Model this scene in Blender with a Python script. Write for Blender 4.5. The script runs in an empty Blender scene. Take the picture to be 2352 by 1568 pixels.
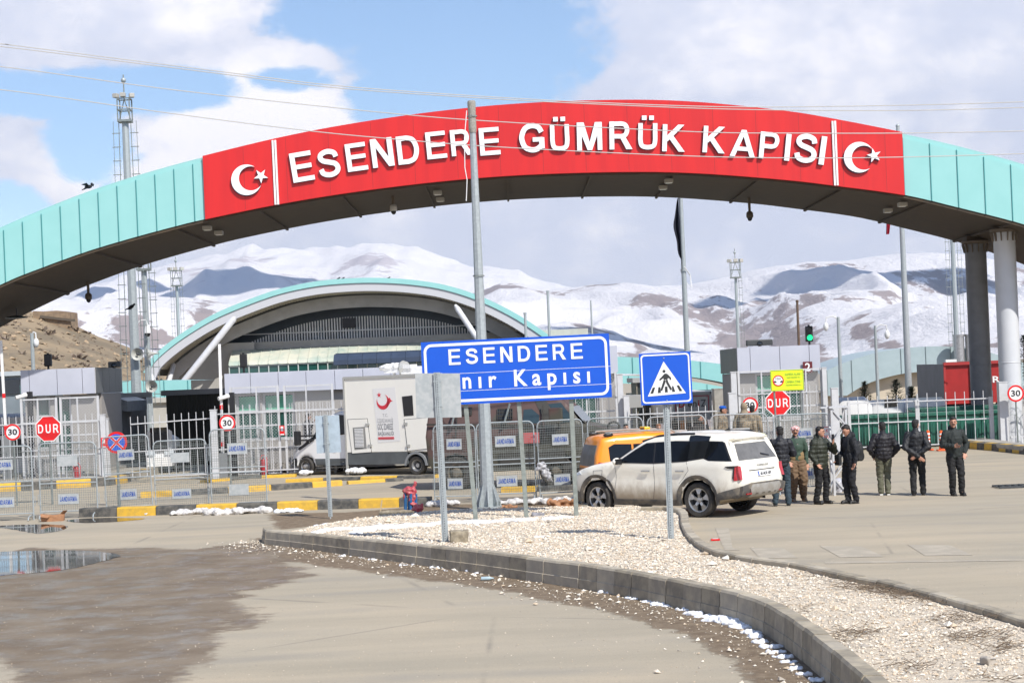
import bpy, bmesh, math, random
from mathutils import Vector, Matrix, noise
random.seed(7)
PI = math.pi
rad = math.radians
scene = bpy.context.scene
COL = scene.collection

# ---------------------------------------------------------------- camera, world, sun, exposure
FPX, CU, CV, EYE, ROLL = 4000.0, 1176.0, 860.0, 3.2, rad(2.4)
cr, sr = math.cos(ROLL), math.sin(ROLL)
cam_data = bpy.data.cameras.new("camera")
cam = bpy.data.objects.new("camera", cam_data)
COL.objects.link(cam)
cam_data.sensor_width = 36.0
cam_data.lens = 36.0 * FPX / 2352.0
cam_data.shift_y = (CV - 784.0) / 2352.0
cam_data.clip_start = 0.2
cam_data.clip_end = 30000
cam.matrix_world = Matrix(((cr, sr, 0, 0), (0, 0, -1, 0), (-sr, cr, 0, EYE), (0, 0, 0, 1)))
scene.camera = cam

SUN = Vector((0.55, -0.80, 1.0)).normalized()
SUN_EL = math.asin(SUN.z)
SUN_AZ = math.atan2(SUN.x, SUN.y)
sun_data = bpy.data.lights.new("sun", 'SUN')
sun_data.energy = 4.6
sun_data.angle = rad(0.53)
sun_data.color = (1.0, 0.955, 0.88)
sun = bpy.data.objects.new("sun", sun_data)
sun.rotation_euler = SUN.to_track_quat('Z', 'Y').to_euler()
sun.location = (60, -60, 120)
COL.objects.link(sun)

scene.view_settings.view_transform = 'Standard'
scene.view_settings.look = 'None'
scene.view_settings.gamma = 1.0
scene.view_settings.exposure = 0.26
scene.cycles.max_bounces = 6
scene.cycles.transparent_max_bounces = 12
scene.cycles.caustics_reflective = False
scene.cycles.caustics_refractive = False

world = bpy.data.worlds.new("World")
scene.world = world
world.use_nodes = True
def build_world():
    nt = world.node_tree
    N, L = nt.nodes, nt.links
    N.clear()
    out = N.new('ShaderNodeOutputWorld')
    sky = N.new('ShaderNodeTexSky')
    sky.sky_type = 'NISHITA'; sky.sun_disc = False
    sky.sun_elevation = SUN_EL; sky.sun_rotation = SUN_AZ
    sky.altitude = 1700; sky.air_density = 1.0; sky.dust_density = 1.0; sky.ozone_density = 1.6
    bg = N.new('ShaderNodeBackground'); bg.inputs[1].default_value = 0.15
    L.new(sky.outputs[0], bg.inputs[0])
    tc = N.new('ShaderNodeTexCoord')
    sep = N.new('ShaderNodeSeparateXYZ'); L.new(tc.outputs['Generated'], sep.inputs[0])
    def M(op, a, b=None, c=None):
        n = N.new('ShaderNodeMath'); n.operation = op
        for i, x in enumerate((a, b, c)):
            if x is None: continue
            if isinstance(x, (int, float)): n.inputs[i].default_value = x
            else: L.new(x, n.inputs[i])
        return n.outputs[0]
    az = M('ARCTAN2', sep.outputs[0], sep.outputs[1])
    el = M('ARCSINE', sep.outputs[2])
    comb = N.new('ShaderNodeCombineXYZ'); L.new(az, comb.inputs[0]); L.new(M('MULTIPLY', el, 1.5), comb.inputs[1])
    no = N.new('ShaderNodeTexNoise'); no.inputs['Scale'].default_value = 9.0; no.inputs['Detail'].default_value = 9; no.inputs['Roughness'].default_value = 0.56
    L.new(comb.outputs[0], no.inputs['Vector'])
    nz = M('SUBTRACT', no.outputs[0], 0.5)
    no2 = N.new('ShaderNodeTexNoise'); no2.inputs['Scale'].default_value = 26.0; no2.inputs['Detail'].default_value = 7; no2.inputs['Roughness'].default_value = 0.6
    L.new(comb.outputs[0], no2.inputs['Vector'])
    nz2 = M('SUBTRACT', no2.outputs[0], 0.5)
    nzz = M('ADD', nz, M('MULTIPLY', nz2, 0.75))
    # clear blue openings between the clouds, as (azimuth, elevation, half width, half height, strength)
    def blobs(lst):
        acc = None
        for (a, e, wa, we, st) in lst:
            da = M('DIVIDE', M('SUBTRACT', az, a), wa); de = M('DIVIDE', M('SUBTRACT', el, e), we)
            d2 = M('ADD', M('MULTIPLY', da, da), M('MULTIPLY', de, de))
            g = M('MULTIPLY', M('POWER', 2.718, M('MULTIPLY', d2, -1.0)), st)
            acc = g if acc is None else M('MAXIMUM', acc, g)
        return acc
    blue = blobs([(-0.02, 0.185, 0.075, 0.032, 1.1), (-0.075, 0.205, 0.07, 0.022, 1.0), (-0.05, 0.160, 0.045, 0.022, 1.0), (0.02, 0.208, 0.05, 0.02, 0.8), (0.0, 0.16, 0.05, 0.016, 0.75),
                  (-0.25, 0.165, 0.07, 0.016, 1.0), (-0.19, 0.168, 0.06, 0.014, 0.9), (-0.235, 0.135, 0.03, 0.03, 0.95), (-0.28, 0.105, 0.04, 0.02, 0.8), (-0.225, 0.11, 0.02, 0.02, 0.65), (-0.12, 0.172, 0.04, 0.012, 0.75),
                  (1.2, 0.5, 0.5, 0.3, 1.0), (-1.2, 0.6, 0.5, 0.3, 1.0), (2.6, 0.6, 0.6, 0.4, 1.1), (-2.6, 0.7, 0.6, 0.4, 1.1), (0.1, 0.9, 0.6, 0.25, 1.0)])
    hi = N.new('ShaderNodeMapRange'); hi.inputs['From Min'].default_value = 0.24; hi.inputs['From Max'].default_value = 0.5; hi.inputs['To Max'].default_value = 0.62; L.new(el, hi.inputs['Value'])   # mostly clear overhead
    m = M('SUBTRACT', M('ADD', M('SUBTRACT', 0.5, blue), M('MULTIPLY', nzz, 1.1)), hi.outputs[0])
    ramp = N.new('ShaderNodeMapRange'); ramp.interpolation_type = 'SMOOTHSTEP'
    ramp.inputs['From Min'].default_value = -0.06; ramp.inputs['From Max'].default_value = 0.18
    L.new(m, ramp.inputs['Value'])
    bright = blobs([(-0.15, 0.150, 0.045, 0.026, 1.25), (-0.185, 0.145, 0.02, 0.014, 0.9), (-0.105, 0.145, 0.022, 0.02, 0.95), (-0.19, 0.12, 0.05, 0.03, 0.75), (-0.13, 0.12, 0.06, 0.03, 0.5), (0.2, 0.17, 0.1, 0.03, 0.35), (-0.2, 0.21, 0.06, 0.02, 0.35)])
    bb = M('ADD', bright, M('MULTIPLY', nzz, 1.5))
    br = N.new('ShaderNodeMapRange'); br.interpolation_type = 'SMOOTHSTEP'
    br.inputs['From Min'].default_value = -0.1; br.inputs['From Max'].default_value = 0.7
    L.new(bb, br.inputs['Value'])
    cc = N.new('ShaderNodeMix'); cc.data_type = 'RGBA'
    cc.inputs['A'].default_value = (0.72, 0.75, 0.88, 1); cc.inputs['B'].default_value = (1.15, 1.10, 1.10, 1)
    L.new(br.outputs[0], cc.inputs['Factor'])
    bg2 = N.new('ShaderNodeBackground'); bg2.inputs[1].default_value = 1.0
    L.new(cc.outputs['Result'], bg2.inputs[0])
    mix = N.new('ShaderNodeMixShader')
    L.new(ramp.outputs[0], mix.inputs[0]); L.new(bg.outputs[0], mix.inputs[1]); L.new(bg2.outputs[0], mix.inputs[2])
    L.new(mix.outputs[0], out.inputs[0])
build_world()

# ---------------------------------------------------------------- survey helpers (photo measurement -> place)
def at(u, v, Y):
    dx, dy = u - CU, v - CV
    return Vector(((dx * cr - dy * sr) * Y / FPX, Y, EYE + (-dx * sr - dy * cr) * Y / FPX))
def gnd(u, v, z=0.0):
    dx, dy = u - CU, v - CV
    k = (-dx * sr - dy * cr) / FPX
    return at(u, v, (z - EYE) / k)
def hx(u, v, Y): return at(u, v, Y).x

# ---------------------------------------------------------------- materials
def lin(c):
    def f(x):
        x /= 255.0
        return x / 12.92 if x <= 0.04045 else ((x + 0.055) / 1.055) ** 2.4
    return (f(c[0]), f(c[1]), f(c[2]), 1)
MATS = {}
def mat(name, col, rough=0.6, metal=0.0, var=0.0, vscale=3.0, bump=0.0, bscale=40.0, col2=None, detail=6, spec=0.5, stretch=None, lo=0.4, hi=0.6, alpha=1.0, emit=None, coat=0.0, vrough=0.0):
    """procedural principled material; col = linear rgb; var mixes in a darker/other tone with noise"""
    if name in MATS: return MATS[name]
    m = bpy.data.materials.new(name); m.use_nodes = True
    nt = m.node_tree; N, L = nt.nodes, nt.links
    p = N['Principled BSDF']
    c = (col[0], col[1], col[2], 1)
    p.inputs['Base Color'].default_value = c
    p.inputs['Roughness'].default_value = rough
    p.inputs['Metallic'].default_value = metal
    p.inputs['Specular IOR Level'].default_value = spec
    p.inputs['Coat Weight'].default_value = coat
    p.inputs['Coat Roughness'].default_value = 0.05
    if alpha < 1: p.inputs['Alpha'].default_value = alpha
    if emit:
        p.inputs['Emission Color'].default_value = (*emit[:3], 1); p.inputs['Emission Strength'].default_value = emit[3]
    tc = N.new('ShaderNodeTexCoord'); vec = tc.outputs['Object']
    if stretch:
        mp = N.new('ShaderNodeMapping'); mp.inputs['Scale'].default_value = stretch
        L.new(vec, mp.inputs[0]); vec = mp.outputs[0]
    if var > 0:
        n = N.new('ShaderNodeTexNoise'); n.inputs['Scale'].default_value = vscale; n.inputs['Detail'].default_value = detail; n.inputs['Roughness'].default_value = 0.6
        L.new(vec, n.inputs['Vector'])
        mr = N.new('ShaderNodeMapRange'); mr.inputs['From Min'].default_value = lo; mr.inputs['From Max'].default_value = hi; mr.inputs['To Max'].default_value = var
        L.new(n.outputs[0], mr.inputs['Value'])
        mx = N.new('ShaderNodeMix'); mx.data_type = 'RGBA'
        mx.inputs['A'].default_value = c
        c2 = col2 if col2 else (col[0] * 0.5, col[1] * 0.5, col[2] * 0.5)
        mx.inputs['B'].default_value = (c2[0], c2[1], c2[2], 1)
        L.new(mr.outputs[0], mx.inputs['Factor']); L.new(mx.outputs['Result'], p.inputs['Base Color'])
        if vrough:
            mr2 = N.new('ShaderNodeMapRange'); mr2.inputs['From Min'].default_value = lo; mr2.inputs['From Max'].default_value = hi
            mr2.inputs['To Min'].default_value = rough; mr2.inputs['To Max'].default_value = min(1, rough + vrough)
            L.new(n.outputs[0], mr2.inputs['Value']); L.new(mr2.outputs[0], p.inputs['Roughness'])
    if bump > 0:
        n = N.new('ShaderNodeTexNoise'); n.inputs['Scale'].default_value = bscale; n.inputs['Detail'].default_value = 8; n.inputs['Roughness'].default_value = 0.65
        L.new(vec, n.inputs['Vector'])
        b = N.new('ShaderNodeBump'); b.inputs['Strength'].default_value = bump; b.inputs['Distance'].default_value = 0.02
        L.new(n.outputs[0], b.inputs['Height']); L.new(b.outputs[0], p.inputs['Normal'])
    MATS[name] = m
    return m
def slots(mesh, mats):
    for m in (mats if isinstance(mats, (list, tuple)) else [mats]): mesh.materials.append(m)

# ---------------------------------------------------------------- object helpers
def tag(o, label=None, cat=None, group=None, kind=None):
    if label: o["label"] = label
    if cat: o["category"] = cat
    if group: o["group"] = group
    if kind: o["kind"] = kind
    return o
def thing(name, label, cat, loc=(0, 0, 0), rz=0.0, group=None):
    o = bpy.data.objects.new(name, None); COL.objects.link(o)
    o.location = loc; o.rotation_euler = (0, 0, rz); o.empty_display_size = 0.2
    return tag(o, label, cat, group)
def link(name, mesh, parent=None, loc=None, rot=None):
    o = bpy.data.objects.new(name, mesh); COL.objects.link(o)
    if parent: o.parent = parent
    if loc is not None: o.location = loc
    if rot is not None: o.rotation_euler = rot
    return o
def kids(o): return [c for c in bpy.data.objects if c.parent == o]
def dup(root, loc, rz, label, group=None, scale=None):
    r = root.copy(); COL.objects.link(r); r.location = loc; r.rotation_euler = (0, 0, rz)
    if scale: r.scale = (scale, scale, scale)
    r["label"] = label
    if group: r["group"] = group
    for ch in kids(root):
        c = ch.copy(); COL.objects.link(c); c.parent = r
        for g in kids(ch):
            d = g.copy(); COL.objects.link(d); d.parent = c
    return r

class MB:
    def __init__(s): s.v = []; s.f = []; s.m = []
    def add(s, vs, fs, mi=0):
        o = len(s.v); s.v.extend([tuple(x) for x in vs]); s.f.extend([tuple(i + o for i in f) for f in fs]); s.m.extend([mi] * len(fs)); return s
    def box(s, c, d, rz=0, mi=0, M=None):
        hx_, hy, hz = d[0] / 2, d[1] / 2, d[2] / 2
        vs = [Vector((x, y, z)) for x in (-hx_, hx_) for y in (-hy, hy) for z in (-hz, hz)]
        if rz: 
            R = Matrix.Rotation(rz, 3, 'Z'); vs = [R @ v for v in vs]
        if M is not None: vs = [M @ v for v in vs]
        c = Vector(c); vs = [v + c for v in vs]
        return s.add(vs, [(0, 1, 3, 2), (4, 6, 7, 5), (0, 4, 5, 1), (2, 3, 7, 6), (0, 2, 6, 4), (1, 5, 7, 3)], mi)
    def beam(s, p, q, w, d=None, mi=0, up=(0, 0, 1)):
        p, q = Vector(p), Vector(q); d = d or w
        t = q - p; L = t.length
        if L < 1e-6: return s
        t.normalize(); up = Vector(up)
        if abs(t.dot(up)) > 0.99: up = Vector((0, 1, 0))
        a = t.cross(up).normalized(); b = a.cross(t).normalized()
        vs = []
        for e in (p, q):
            for x, y in ((-1, -1), (1, -1), (1, 1), (-1, 1)): vs.append(e + a * (x * w / 2) + b * (y * d / 2))
        return s.add(vs, [(0, 1, 2, 3), (7, 6, 5, 4), (0, 4, 5, 1), (1, 5, 6, 2), (2, 6, 7, 3), (3, 7, 4, 0)], mi)
    def tube(s, pts, r, n=8, closed=False, mi=0):
        pts = [Vector(p) for p in pts]; k = len(pts); vs = []; fs = []
        rr = r if isinstance(r, (list, tuple)) else [r] * k
        pa = None
        for i, p in enumerate(pts):
            if closed: t = pts[(i + 1) % k] - pts[i - 1]
            else: t = pts[min(i + 1, k - 1)] - pts[max(i - 1, 0)]
            t.normalize()
            if pa is None:
                up = Vector((0, 0, 1)) if abs(t.z) < 0.9 else Vector((0, 1, 0))
                a = t.cross(up).normalized()
            else:
                a = (pa - t * pa.dot(t)).normalized()
            pa = a; b = t.cross(a)
            for j in range(n):
                w = 2 * PI * j / n + PI / n; vs.append(p + (a * math.cos(w) + b * math.sin(w)) * rr[i])
        K = k if closed else k - 1
        for i in range(K):
            i2 = (i + 1) % k
            for j in range(n): fs.append((i * n + j, i2 * n + j, i2 * n + (j + 1) % n, i * n + (j + 1) % n))
        if not closed:
            fs.append(tuple(range(n))); fs.append(tuple((k - 1) * n + j for j in reversed(range(n))))
        return s.add(vs, [f[::-1] for f in fs], mi)
    def cyl(s, p, q, r1, r2=None, n=16, mi=0): return s.tube([p, q], [r1, r1 if r2 is None else r2], n, mi=mi)
    def lathe(s, prof, c=(0, 0, 0), axis='Z', n=24, mi=0):
        vs = []; fs = []; k = len(prof)
        for j in range(n):
            w = 2 * PI * j / n; co, si = math.cos(w), math.sin(w)
            for (r, h) in prof:
                if axis == 'Z': vs.append((c[0] + r * co, c[1] + r * si, c[2] + h))
                elif axis == 'Y': vs.append((c[0] + r * co, c[1] + h, c[2] + r * si))
                else: vs.append((c[0] + h, c[1] + r * co, c[2] + r * si))
        for j in range(n):
            j2 = (j + 1) % n
            for i in range(k - 1): fs.append((j * k + i, j2 * k + i, j2 * k + i + 1, j * k + i + 1))
        return s.add(vs, fs, mi)
    def ball(s, c, r, n=12, m=8, mi=0):
        r = r if isinstance(r, (tuple, list)) else (r, r, r)
        prof = [(math.sin(PI * i / m), -math.cos(PI * i / m)) for i in range(m + 1)]
        vs = []; fs = []
        for j in range(n):
            w = 2 * PI * j / n
            for (a, h) in prof: vs.append((c[0] + r[0] * a * math.cos(w), c[1] + r[1] * a * math.sin(w), c[2] + r[2] * h))
        k = m + 1
        for j in range(n):
            j2 = (j + 1) % n
            for i in range(m): fs.append((j * k + i, j2 * k + i, j2 * k + i + 1, j * k + i + 1))
        return s.add(vs, fs, mi)
    def prism(s, pts, a, b, plane='XZ', mi=0):
        """closed 2-D outline extruded from a to b along the missing axis"""
        n = len(pts)
        def P(p, h): return {'XZ': (p[0], h, p[1]), 'XY': (p[0], p[1], h), 'YZ': (h, p[0], p[1])}[plane]
        vs = [P(p, a) for p in pts] + [P(p, b) for p in pts]
        fs = [tuple(range(n)), tuple(reversed(range(n, 2 * n)))] + [(i, i + n, (i + 1) % n + n, (i + 1) % n) for i in range(n)]
        return s.add(vs, fs, mi)
    def build(s, name, mats, parent=None, smooth=False, loc=None, rot=None, fix=True, bevel=0, angle=40):
        me = bpy.data.meshes.new(name)
        me.from_pydata(s.v, [], s.f)
        slots(me, mats)
        if any(s.m): me.polygons.foreach_set('material_index', s.m)
        if fix or bevel:
            bm = bmesh.new(); bm.from_mesh(me)
            bmesh.ops.recalc_face_normals(bm, faces=bm.faces)
            if bevel:
                ed = [e for e in bm.edges if len(e.link_faces) == 2 and e.calc_face_angle(0) > 0.6]
                bmesh.ops.bevel(bm, geom=ed, offset=bevel, segments=2, affect='EDGES', profile=0.5)
            bm.to_mesh(me); bm.free()
        if smooth: shade(me, angle)
        me.update()
        return link(name, me, parent, loc, rot)
def shade(me, angle=40):
    me.polygons.foreach_set('use_smooth', [True] * len(me.polygons))
    try: me.set_sharp_from_angle(angle=rad(angle))
    except Exception: pass

def evaluated(o):
    dg = bpy.context.evaluated_depsgraph_get()
    return bpy.data.meshes.new_from_object(o.evaluated_get(dg), preserve_all_data_layers=False, depsgraph=dg)

# ---------------------------------------------------------------- lettering
TXT = {}
def prep_texts(items):
    tmp = []
    for key in items:
        s, bold = key
        cu = bpy.data.curves.new("t", 'FONT'); cu.body = s; cu.size = 1.0; cu.offset = bold; cu.extrude = 0.5; cu.resolution_u = 3
        cu.align_x = 'CENTER'; cu.align_y = 'BOTTOM_BASELINE'
        o = bpy.data.objects.new("t", cu); COL.objects.link(o); tmp.append((key, o))
    bpy.context.view_layer.update()
    dg = bpy.context.evaluated_depsgraph_get()
    for key, o in tmp:
        me = bpy.data.meshes.new_from_object(o.evaluated_get(dg), depsgraph=dg)
        TXT[key] = ([tuple(v.co) for v in me.vertices], [tuple(p.vertices) for p in me.polygons])
        bpy.data.meshes.remove(me)
    for key, o in tmp:
        cu = o.data; bpy.data.objects.remove(o); bpy.data.curves.remove(cu)
def text(name, s, cx, cz, y, H, m, parent=None, bold=0.0, width=None, depth=0.01, ang=0.0, cap=0.682, M=None):
    """lettering standing in the XZ plane, front toward -Y, cap height H, baseline cz, centred on cx"""
    if (s, bold) not in TXT: prep_texts([(s, bold)])
    vs, fs = TXT[(s, bold)]
    xs = [v[0] for v in vs]; x0, x1 = min(xs), max(xs); k = H / cap; kx = k
    if width: kx = width / max(1e-6, x1 - x0)
    xm = (x0 + x1) / 2
    ca, sa = math.cos(ang), math.sin(ang)
    out = []
    for v in vs:
        a, b = (v[0] - xm) * kx, v[1] * k
        out.append(Vector((cx + a * ca - b * sa, y - v[2] * depth, cz + a * sa + b * ca)))
    if M is not None: out = [M @ v for v in out]
    me = bpy.data.meshes.new(name); me.from_pydata([tuple(v) for v in out], [], fs); slots(me, m); me.update()
    bm = bmesh.new(); bm.from_mesh(me); bmesh.ops.remove_doubles(bm, verts=bm.verts, dist=1e-5); bmesh.ops.recalc_face_normals(bm, faces=bm.faces); bm.to_mesh(me); bm.free()
    return link(name, me, parent)

# ---------------------------------------------------------------- organic (voxel) shapes
def cap_bm(bm, p, q, r1, r2, seg=10):
    p, q = Vector(p), Vector(q)
    for c, r in ((p, r1), (q, r2)):
        bmesh.ops.create_uvsphere(bm, u_segments=seg, v_segments=max(6, seg // 2 + 1), radius=r, matrix=Matrix.Translation(c))
    t = q - p
    if t.length > 1e-5:
        Mx = Matrix.Translation((p + q) / 2) @ t.to_track_quat('Z', 'Y').to_matrix().to_4x4()
        bmesh.ops.create_cone(bm, cap_ends=True, segments=seg, radius1=r1, radius2=r2, depth=t.length, matrix=Mx)
def ell_bm(bm, c, r, seg=14, rot=None):
    Mx = Matrix.Translation(c)
    if rot is not None: Mx = Mx @ rot
    Mx = Mx @ Matrix.Diagonal((r[0], r[1], r[2], 1))
    bmesh.ops.create_uvsphere(bm, u_segments=seg, v_segments=seg // 2 + 2, radius=1, matrix=Mx)
def organic(name, shapes, voxel, m, parent=None, smooth=3, post=None, loc=None, sf=0.6):
    bm = bmesh.new()
    for sh in shapes:
        if sh[0] == 'c': cap_bm(bm, *sh[1:])
        elif sh[0] == 'e': ell_bm(bm, *sh[1:])
        elif sh[0] == 'b':
            c, d = sh[1], sh[2]; R = sh[3] if len(sh) > 3 else Matrix.Identity(4)
            bmesh.ops.create_cube(bm, size=1, matrix=Matrix.Translation(c) @ R @ Matrix.Diagonal((d[0], d[1], d[2], 1)))
    me = bpy.data.meshes.new("tmp"); bm.to_mesh(me); bm.free()
    o = bpy.data.objects.new("tmp", me); COL.objects.link(o)
    r = o.modifiers.new("r", 'REMESH'); r.mode = 'VOXEL'; r.voxel_size = voxel
    if smooth:
        s_ = o.modifiers.new("s", 'SMOOTH'); s_.iterations = smooth; s_.factor = sf
    out = evaluated(o)
    bpy.data.objects.remove(o); bpy.data.meshes.remove(me)
    out.name = name; out.materials.clear(); slots(out, m)
    if post:
        nrm = [v.normal.copy() for v in out.vertices]
        for v, n in zip(out.vertices, nrm): v.co = post(v.co, n)
    out.polygons.foreach_set('use_smooth', [True] * len(out.polygons)); out.update()
    return link(name, out, parent, loc)
# ---------------------------------------------------------------- shared materials
G_STEEL = mat('galvanised_steel', (0.40, 0.44, 0.45), 0.45, 0.2, 0.5, 14, 0.05, 60, col2=(0.27, 0.30, 0.32))
G_DARK = mat('dull_zinc', (0.27, 0.30, 0.29), 0.5, 0.4, 0.5, 10)
TEAL = mat('teal_cladding', lin((146, 200, 198)), 0.38, 0.0, 0.25, 1.2, 0.02, 3, col2=lin((130, 188, 186)), coat=0.1)
TEAL_SEAM = mat('teal_seam', lin((60, 135, 138)), 0.5)
GREYTEAL = mat('grey_teal_cladding', lin((160, 176, 180)), 0.45, 0, 0.3, 1.5, col2=lin((140, 158, 162)))
RED = mat('red_cladding', lin((208, 34, 34)), 0.42, 0, 0.6, 1.3, 0.02, 1.5, col2=lin((192, 30, 34)), stretch=(1.6, 1, 0.16), coat=0.05)
WHITE = mat('white_paint', (0.80, 0.80, 0.80), 0.4, 0, 0.25, 5, col2=(0.62, 0.62, 0.60))
LWHITE = mat('white_letter_face', (0.86, 0.86, 0.88), 0.35, 0, 0.15, 2, col2=(0.7, 0.7, 0.7))
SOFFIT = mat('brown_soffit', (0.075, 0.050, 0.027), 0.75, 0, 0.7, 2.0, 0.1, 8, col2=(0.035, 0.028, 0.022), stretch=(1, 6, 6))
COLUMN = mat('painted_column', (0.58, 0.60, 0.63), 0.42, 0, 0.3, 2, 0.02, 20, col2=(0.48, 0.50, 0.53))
PANEL = mat('lavender_grey_panel', (0.50, 0.52, 0.60), 0.38, 0.05, 0.3, 0.8, col2=(0.38, 0.40, 0.47))
PANELDK = mat('grey_side_panel', (0.16, 0.165, 0.17), 0.4, 0.4, 0.3, 1.0)
GRANITE = mat('granite_slab', (0.40, 0.38, 0.36), 0.6, 0, 0.8, 60, 0.1, 90, col2=(0.22, 0.21, 0.20))
CONC = mat('concrete', (0.36, 0.34, 0.31), 0.85, 0, 0.6, 2.5, 0.25, 30, col2=(0.24, 0.23, 0.21))
CONCW = mat('pale_concrete_wall', (0.50, 0.48, 0.43), 0.8, 0, 0.5, 1.2, 0.1, 12, col2=(0.38, 0.36, 0.32))
KERBC = mat('kerb_concrete', (0.42, 0.36, 0.265), 0.9, 0, 0.65, 5, 0.3, 45, col2=(0.24, 0.215, 0.18))
YEL = mat('kerb_yellow', (0.66, 0.40, 0.04), 0.6, 0, 0.55, 7, 0.1, 40, col2=(0.42, 0.27, 0.06))
BLK = mat('kerb_black', (0.055, 0.055, 0.052), 0.65, 0, 0.7, 6, 0.1, 40, col2=(0.17, 0.155, 0.13))
GREENG = mat('green_tinted_glass', (0.012, 0.075, 0.06), 0.06, 0, 0.3, 1.5, spec=0.9)
DGLASS = mat('dark_glass', (0.012, 0.016, 0.02), 0.05, 0, 0, spec=0.8)
GREENB = mat('green_blind', (0.15, 0.50, 0.33), 0.6, 0, 0.3, 4)
BLACK = mat('black_plastic', (0.015, 0.015, 0.017), 0.45)
DGREY = mat('dark_grey_paint', (0.06, 0.065, 0.07), 0.5, 0, 0.4, 3)
RUBBER = mat('tyre_rubber', (0.028, 0.027, 0.026), 0.85, 0, 0.6, 8, 0.2, 60, col2=(0.075, 0.065, 0.055))
ALU = mat('alloy', (0.50, 0.50, 0.50), 0.3, 0.7, 0.4, 10)
FENCEW = mat('white_fence_paint', (0.54, 0.55, 0.57), 0.5, 0, 0.5, 4, col2=(0.45, 0.45, 0.45))
REDSIGN = mat('red_sign_face', lin((214, 22, 26)), 0.35, coat=0.2)
WSIGN = mat('white_sign_face', (0.80, 0.80, 0.80), 0.4, 0, 0.25, 12, col2=(0.65, 0.65, 0.64))
BSIGN = mat('blue_sign_face', lin((4, 84, 200)), 0.35, 0, 0.25, 3, col2=lin((4, 76, 188)), coat=0.2)
BLUETXT = mat('blue_lettering', lin((8, 70, 160)), 0.5)
PLATE = mat('grey_plate', (0.47, 0.49, 0.49), 0.5, 0.2, 0.4, 9, col2=(0.26, 0.31, 0.33))
SNOW = mat('old_snow', (0.80, 0.82, 0.86), 0.8, 0, 0.6, 14, 0.4, 40, col2=(0.50, 0.48, 0.46), lo=0.5, hi=0.75)
SACK = mat('white_sack', (0.68, 0.66, 0.64), 0.7, 0, 0.7, 7, 0.35, 25, col2=(0.38, 0.36, 0.34))
CARD = mat('cardboard', (0.40, 0.20, 0.10), 0.8, 0, 0.4, 6, 0.2, 20)
SKIN = mat('skin', (0.46, 0.235, 0.155), 0.55, 0, 0.25, 30, col2=(0.36, 0.17, 0.11))
HAIR = mat('black_hair', (0.012, 0.010, 0.009), 0.6, 0, 0, bump=0.5, bscale=120)
EYEW = mat('eye_dark', (0.02, 0.015, 0.012), 0.3)
prep_texts([(s, 0.018) for s in ("30", "2")] + [(s, 0.0) for s in ("KAMERA ALANI !", "CAMERA ZONE !")])

# ---------------------------------------------------------------- small shared builders
def flat_poly(name, pts, m, parent=None, y=0.0, t=0.004, plane='XZ', mi=0):
    return MB().prism(pts, y, y - t, plane).build(name, m, parent)
def rrect(x0, z0, x1, z1, r, n=5):
    out = []
    for cx, cz, a0 in ((x1 - r, z0 + r, -90), (x1 - r, z1 - r, 0), (x0 + r, z1 - r, 90), (x0 + r, z0 + r, 180)):
        for i in range(n + 1):
            a = rad(a0 + 90 * i / n); out.append((cx + r * math.cos(a), cz + r * math.sin(a)))
    return out
def ring_mb(mb, outer, inner, y0, y1):
    n = len(outer)
    vs = [(p[0], y0, p[1]) for p in outer] + [(p[0], y0, p[1]) for p in inner] + [(p[0], y1, p[1]) for p in outer] + [(p[0], y1, p[1]) for p in inner]
    fs = []
    for i in range(n):
        j = (i + 1) % n
        fs += [(i, j, n + j, n + i), (2 * n + i, 3 * n + i, 3 * n + j, 2 * n + j), (i, 2 * n + i, 2 * n + j, j), (n + i, n + j, 3 * n + j, 3 * n + i)]
    return mb.add(vs, fs)
def circ(cx, cz, r, n=36, a0=0, a1=360):
    k = n if a1 - a0 >= 360 else n + 1
    return [(cx + r * math.cos(rad(a0 + (a1 - a0) * i / n)), cz + r * math.sin(rad(a0 + (a1 - a0) * i / n))) for i in range(k)]
def star(cx, cz, r, rot=0.0, r2=0.382):
    return [(cx + (r if i % 2 == 0 else r * r2) * math.cos(rot + PI * i / 5), cz + (r if i % 2 == 0 else r * r2) * math.sin(rot + PI * i / 5)) for i in range(10)]
def crescent(cx, cz, R, R2, off, rot=0.0, n=40):
    """outer arc of circle R minus circle R2 whose centre is shifted by off"""
    d = off; a = (R * R - R2 * R2 + d * d) / (2 * d); th = math.acos(max(-1, min(1, a / R))); th2 = math.acos(max(-1, min(1, (a - d) / R2)))
    out = [(R * math.cos(th + (2 * PI - 2 * th) * i / n), R * math.sin(th + (2 * PI - 2 * th) * i / n)) for i in range(n + 1)]
    inn = [(d + R2 * math.cos(th2 + (2 * PI - 2 * th2) * i / n), R2 * math.sin(th2 + (2 * PI - 2 * th2) * i / n)) for i in range(n, -1, -1)]
    c, s = math.cos(rot), math.sin(rot)
    return [(cx + x * c - z * s, cz + x * s + z * c) for x, z in out + inn[1:-1]]
def interp(pts, x):
    if x <= pts[0][0]: 
        a, b = pts[0], pts[1]
    elif x >= pts[-1][0]: a, b = pts[-2], pts[-1]
    else:
        for i in range(len(pts) - 1):
            if pts[i][0] <= x <= pts[i + 1][0]: a, b = pts[i], pts[i + 1]; break
    return a[1] + (b[1] - a[1]) * (x - a[0]) / (b[0] - a[0] + 1e-12)
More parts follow.
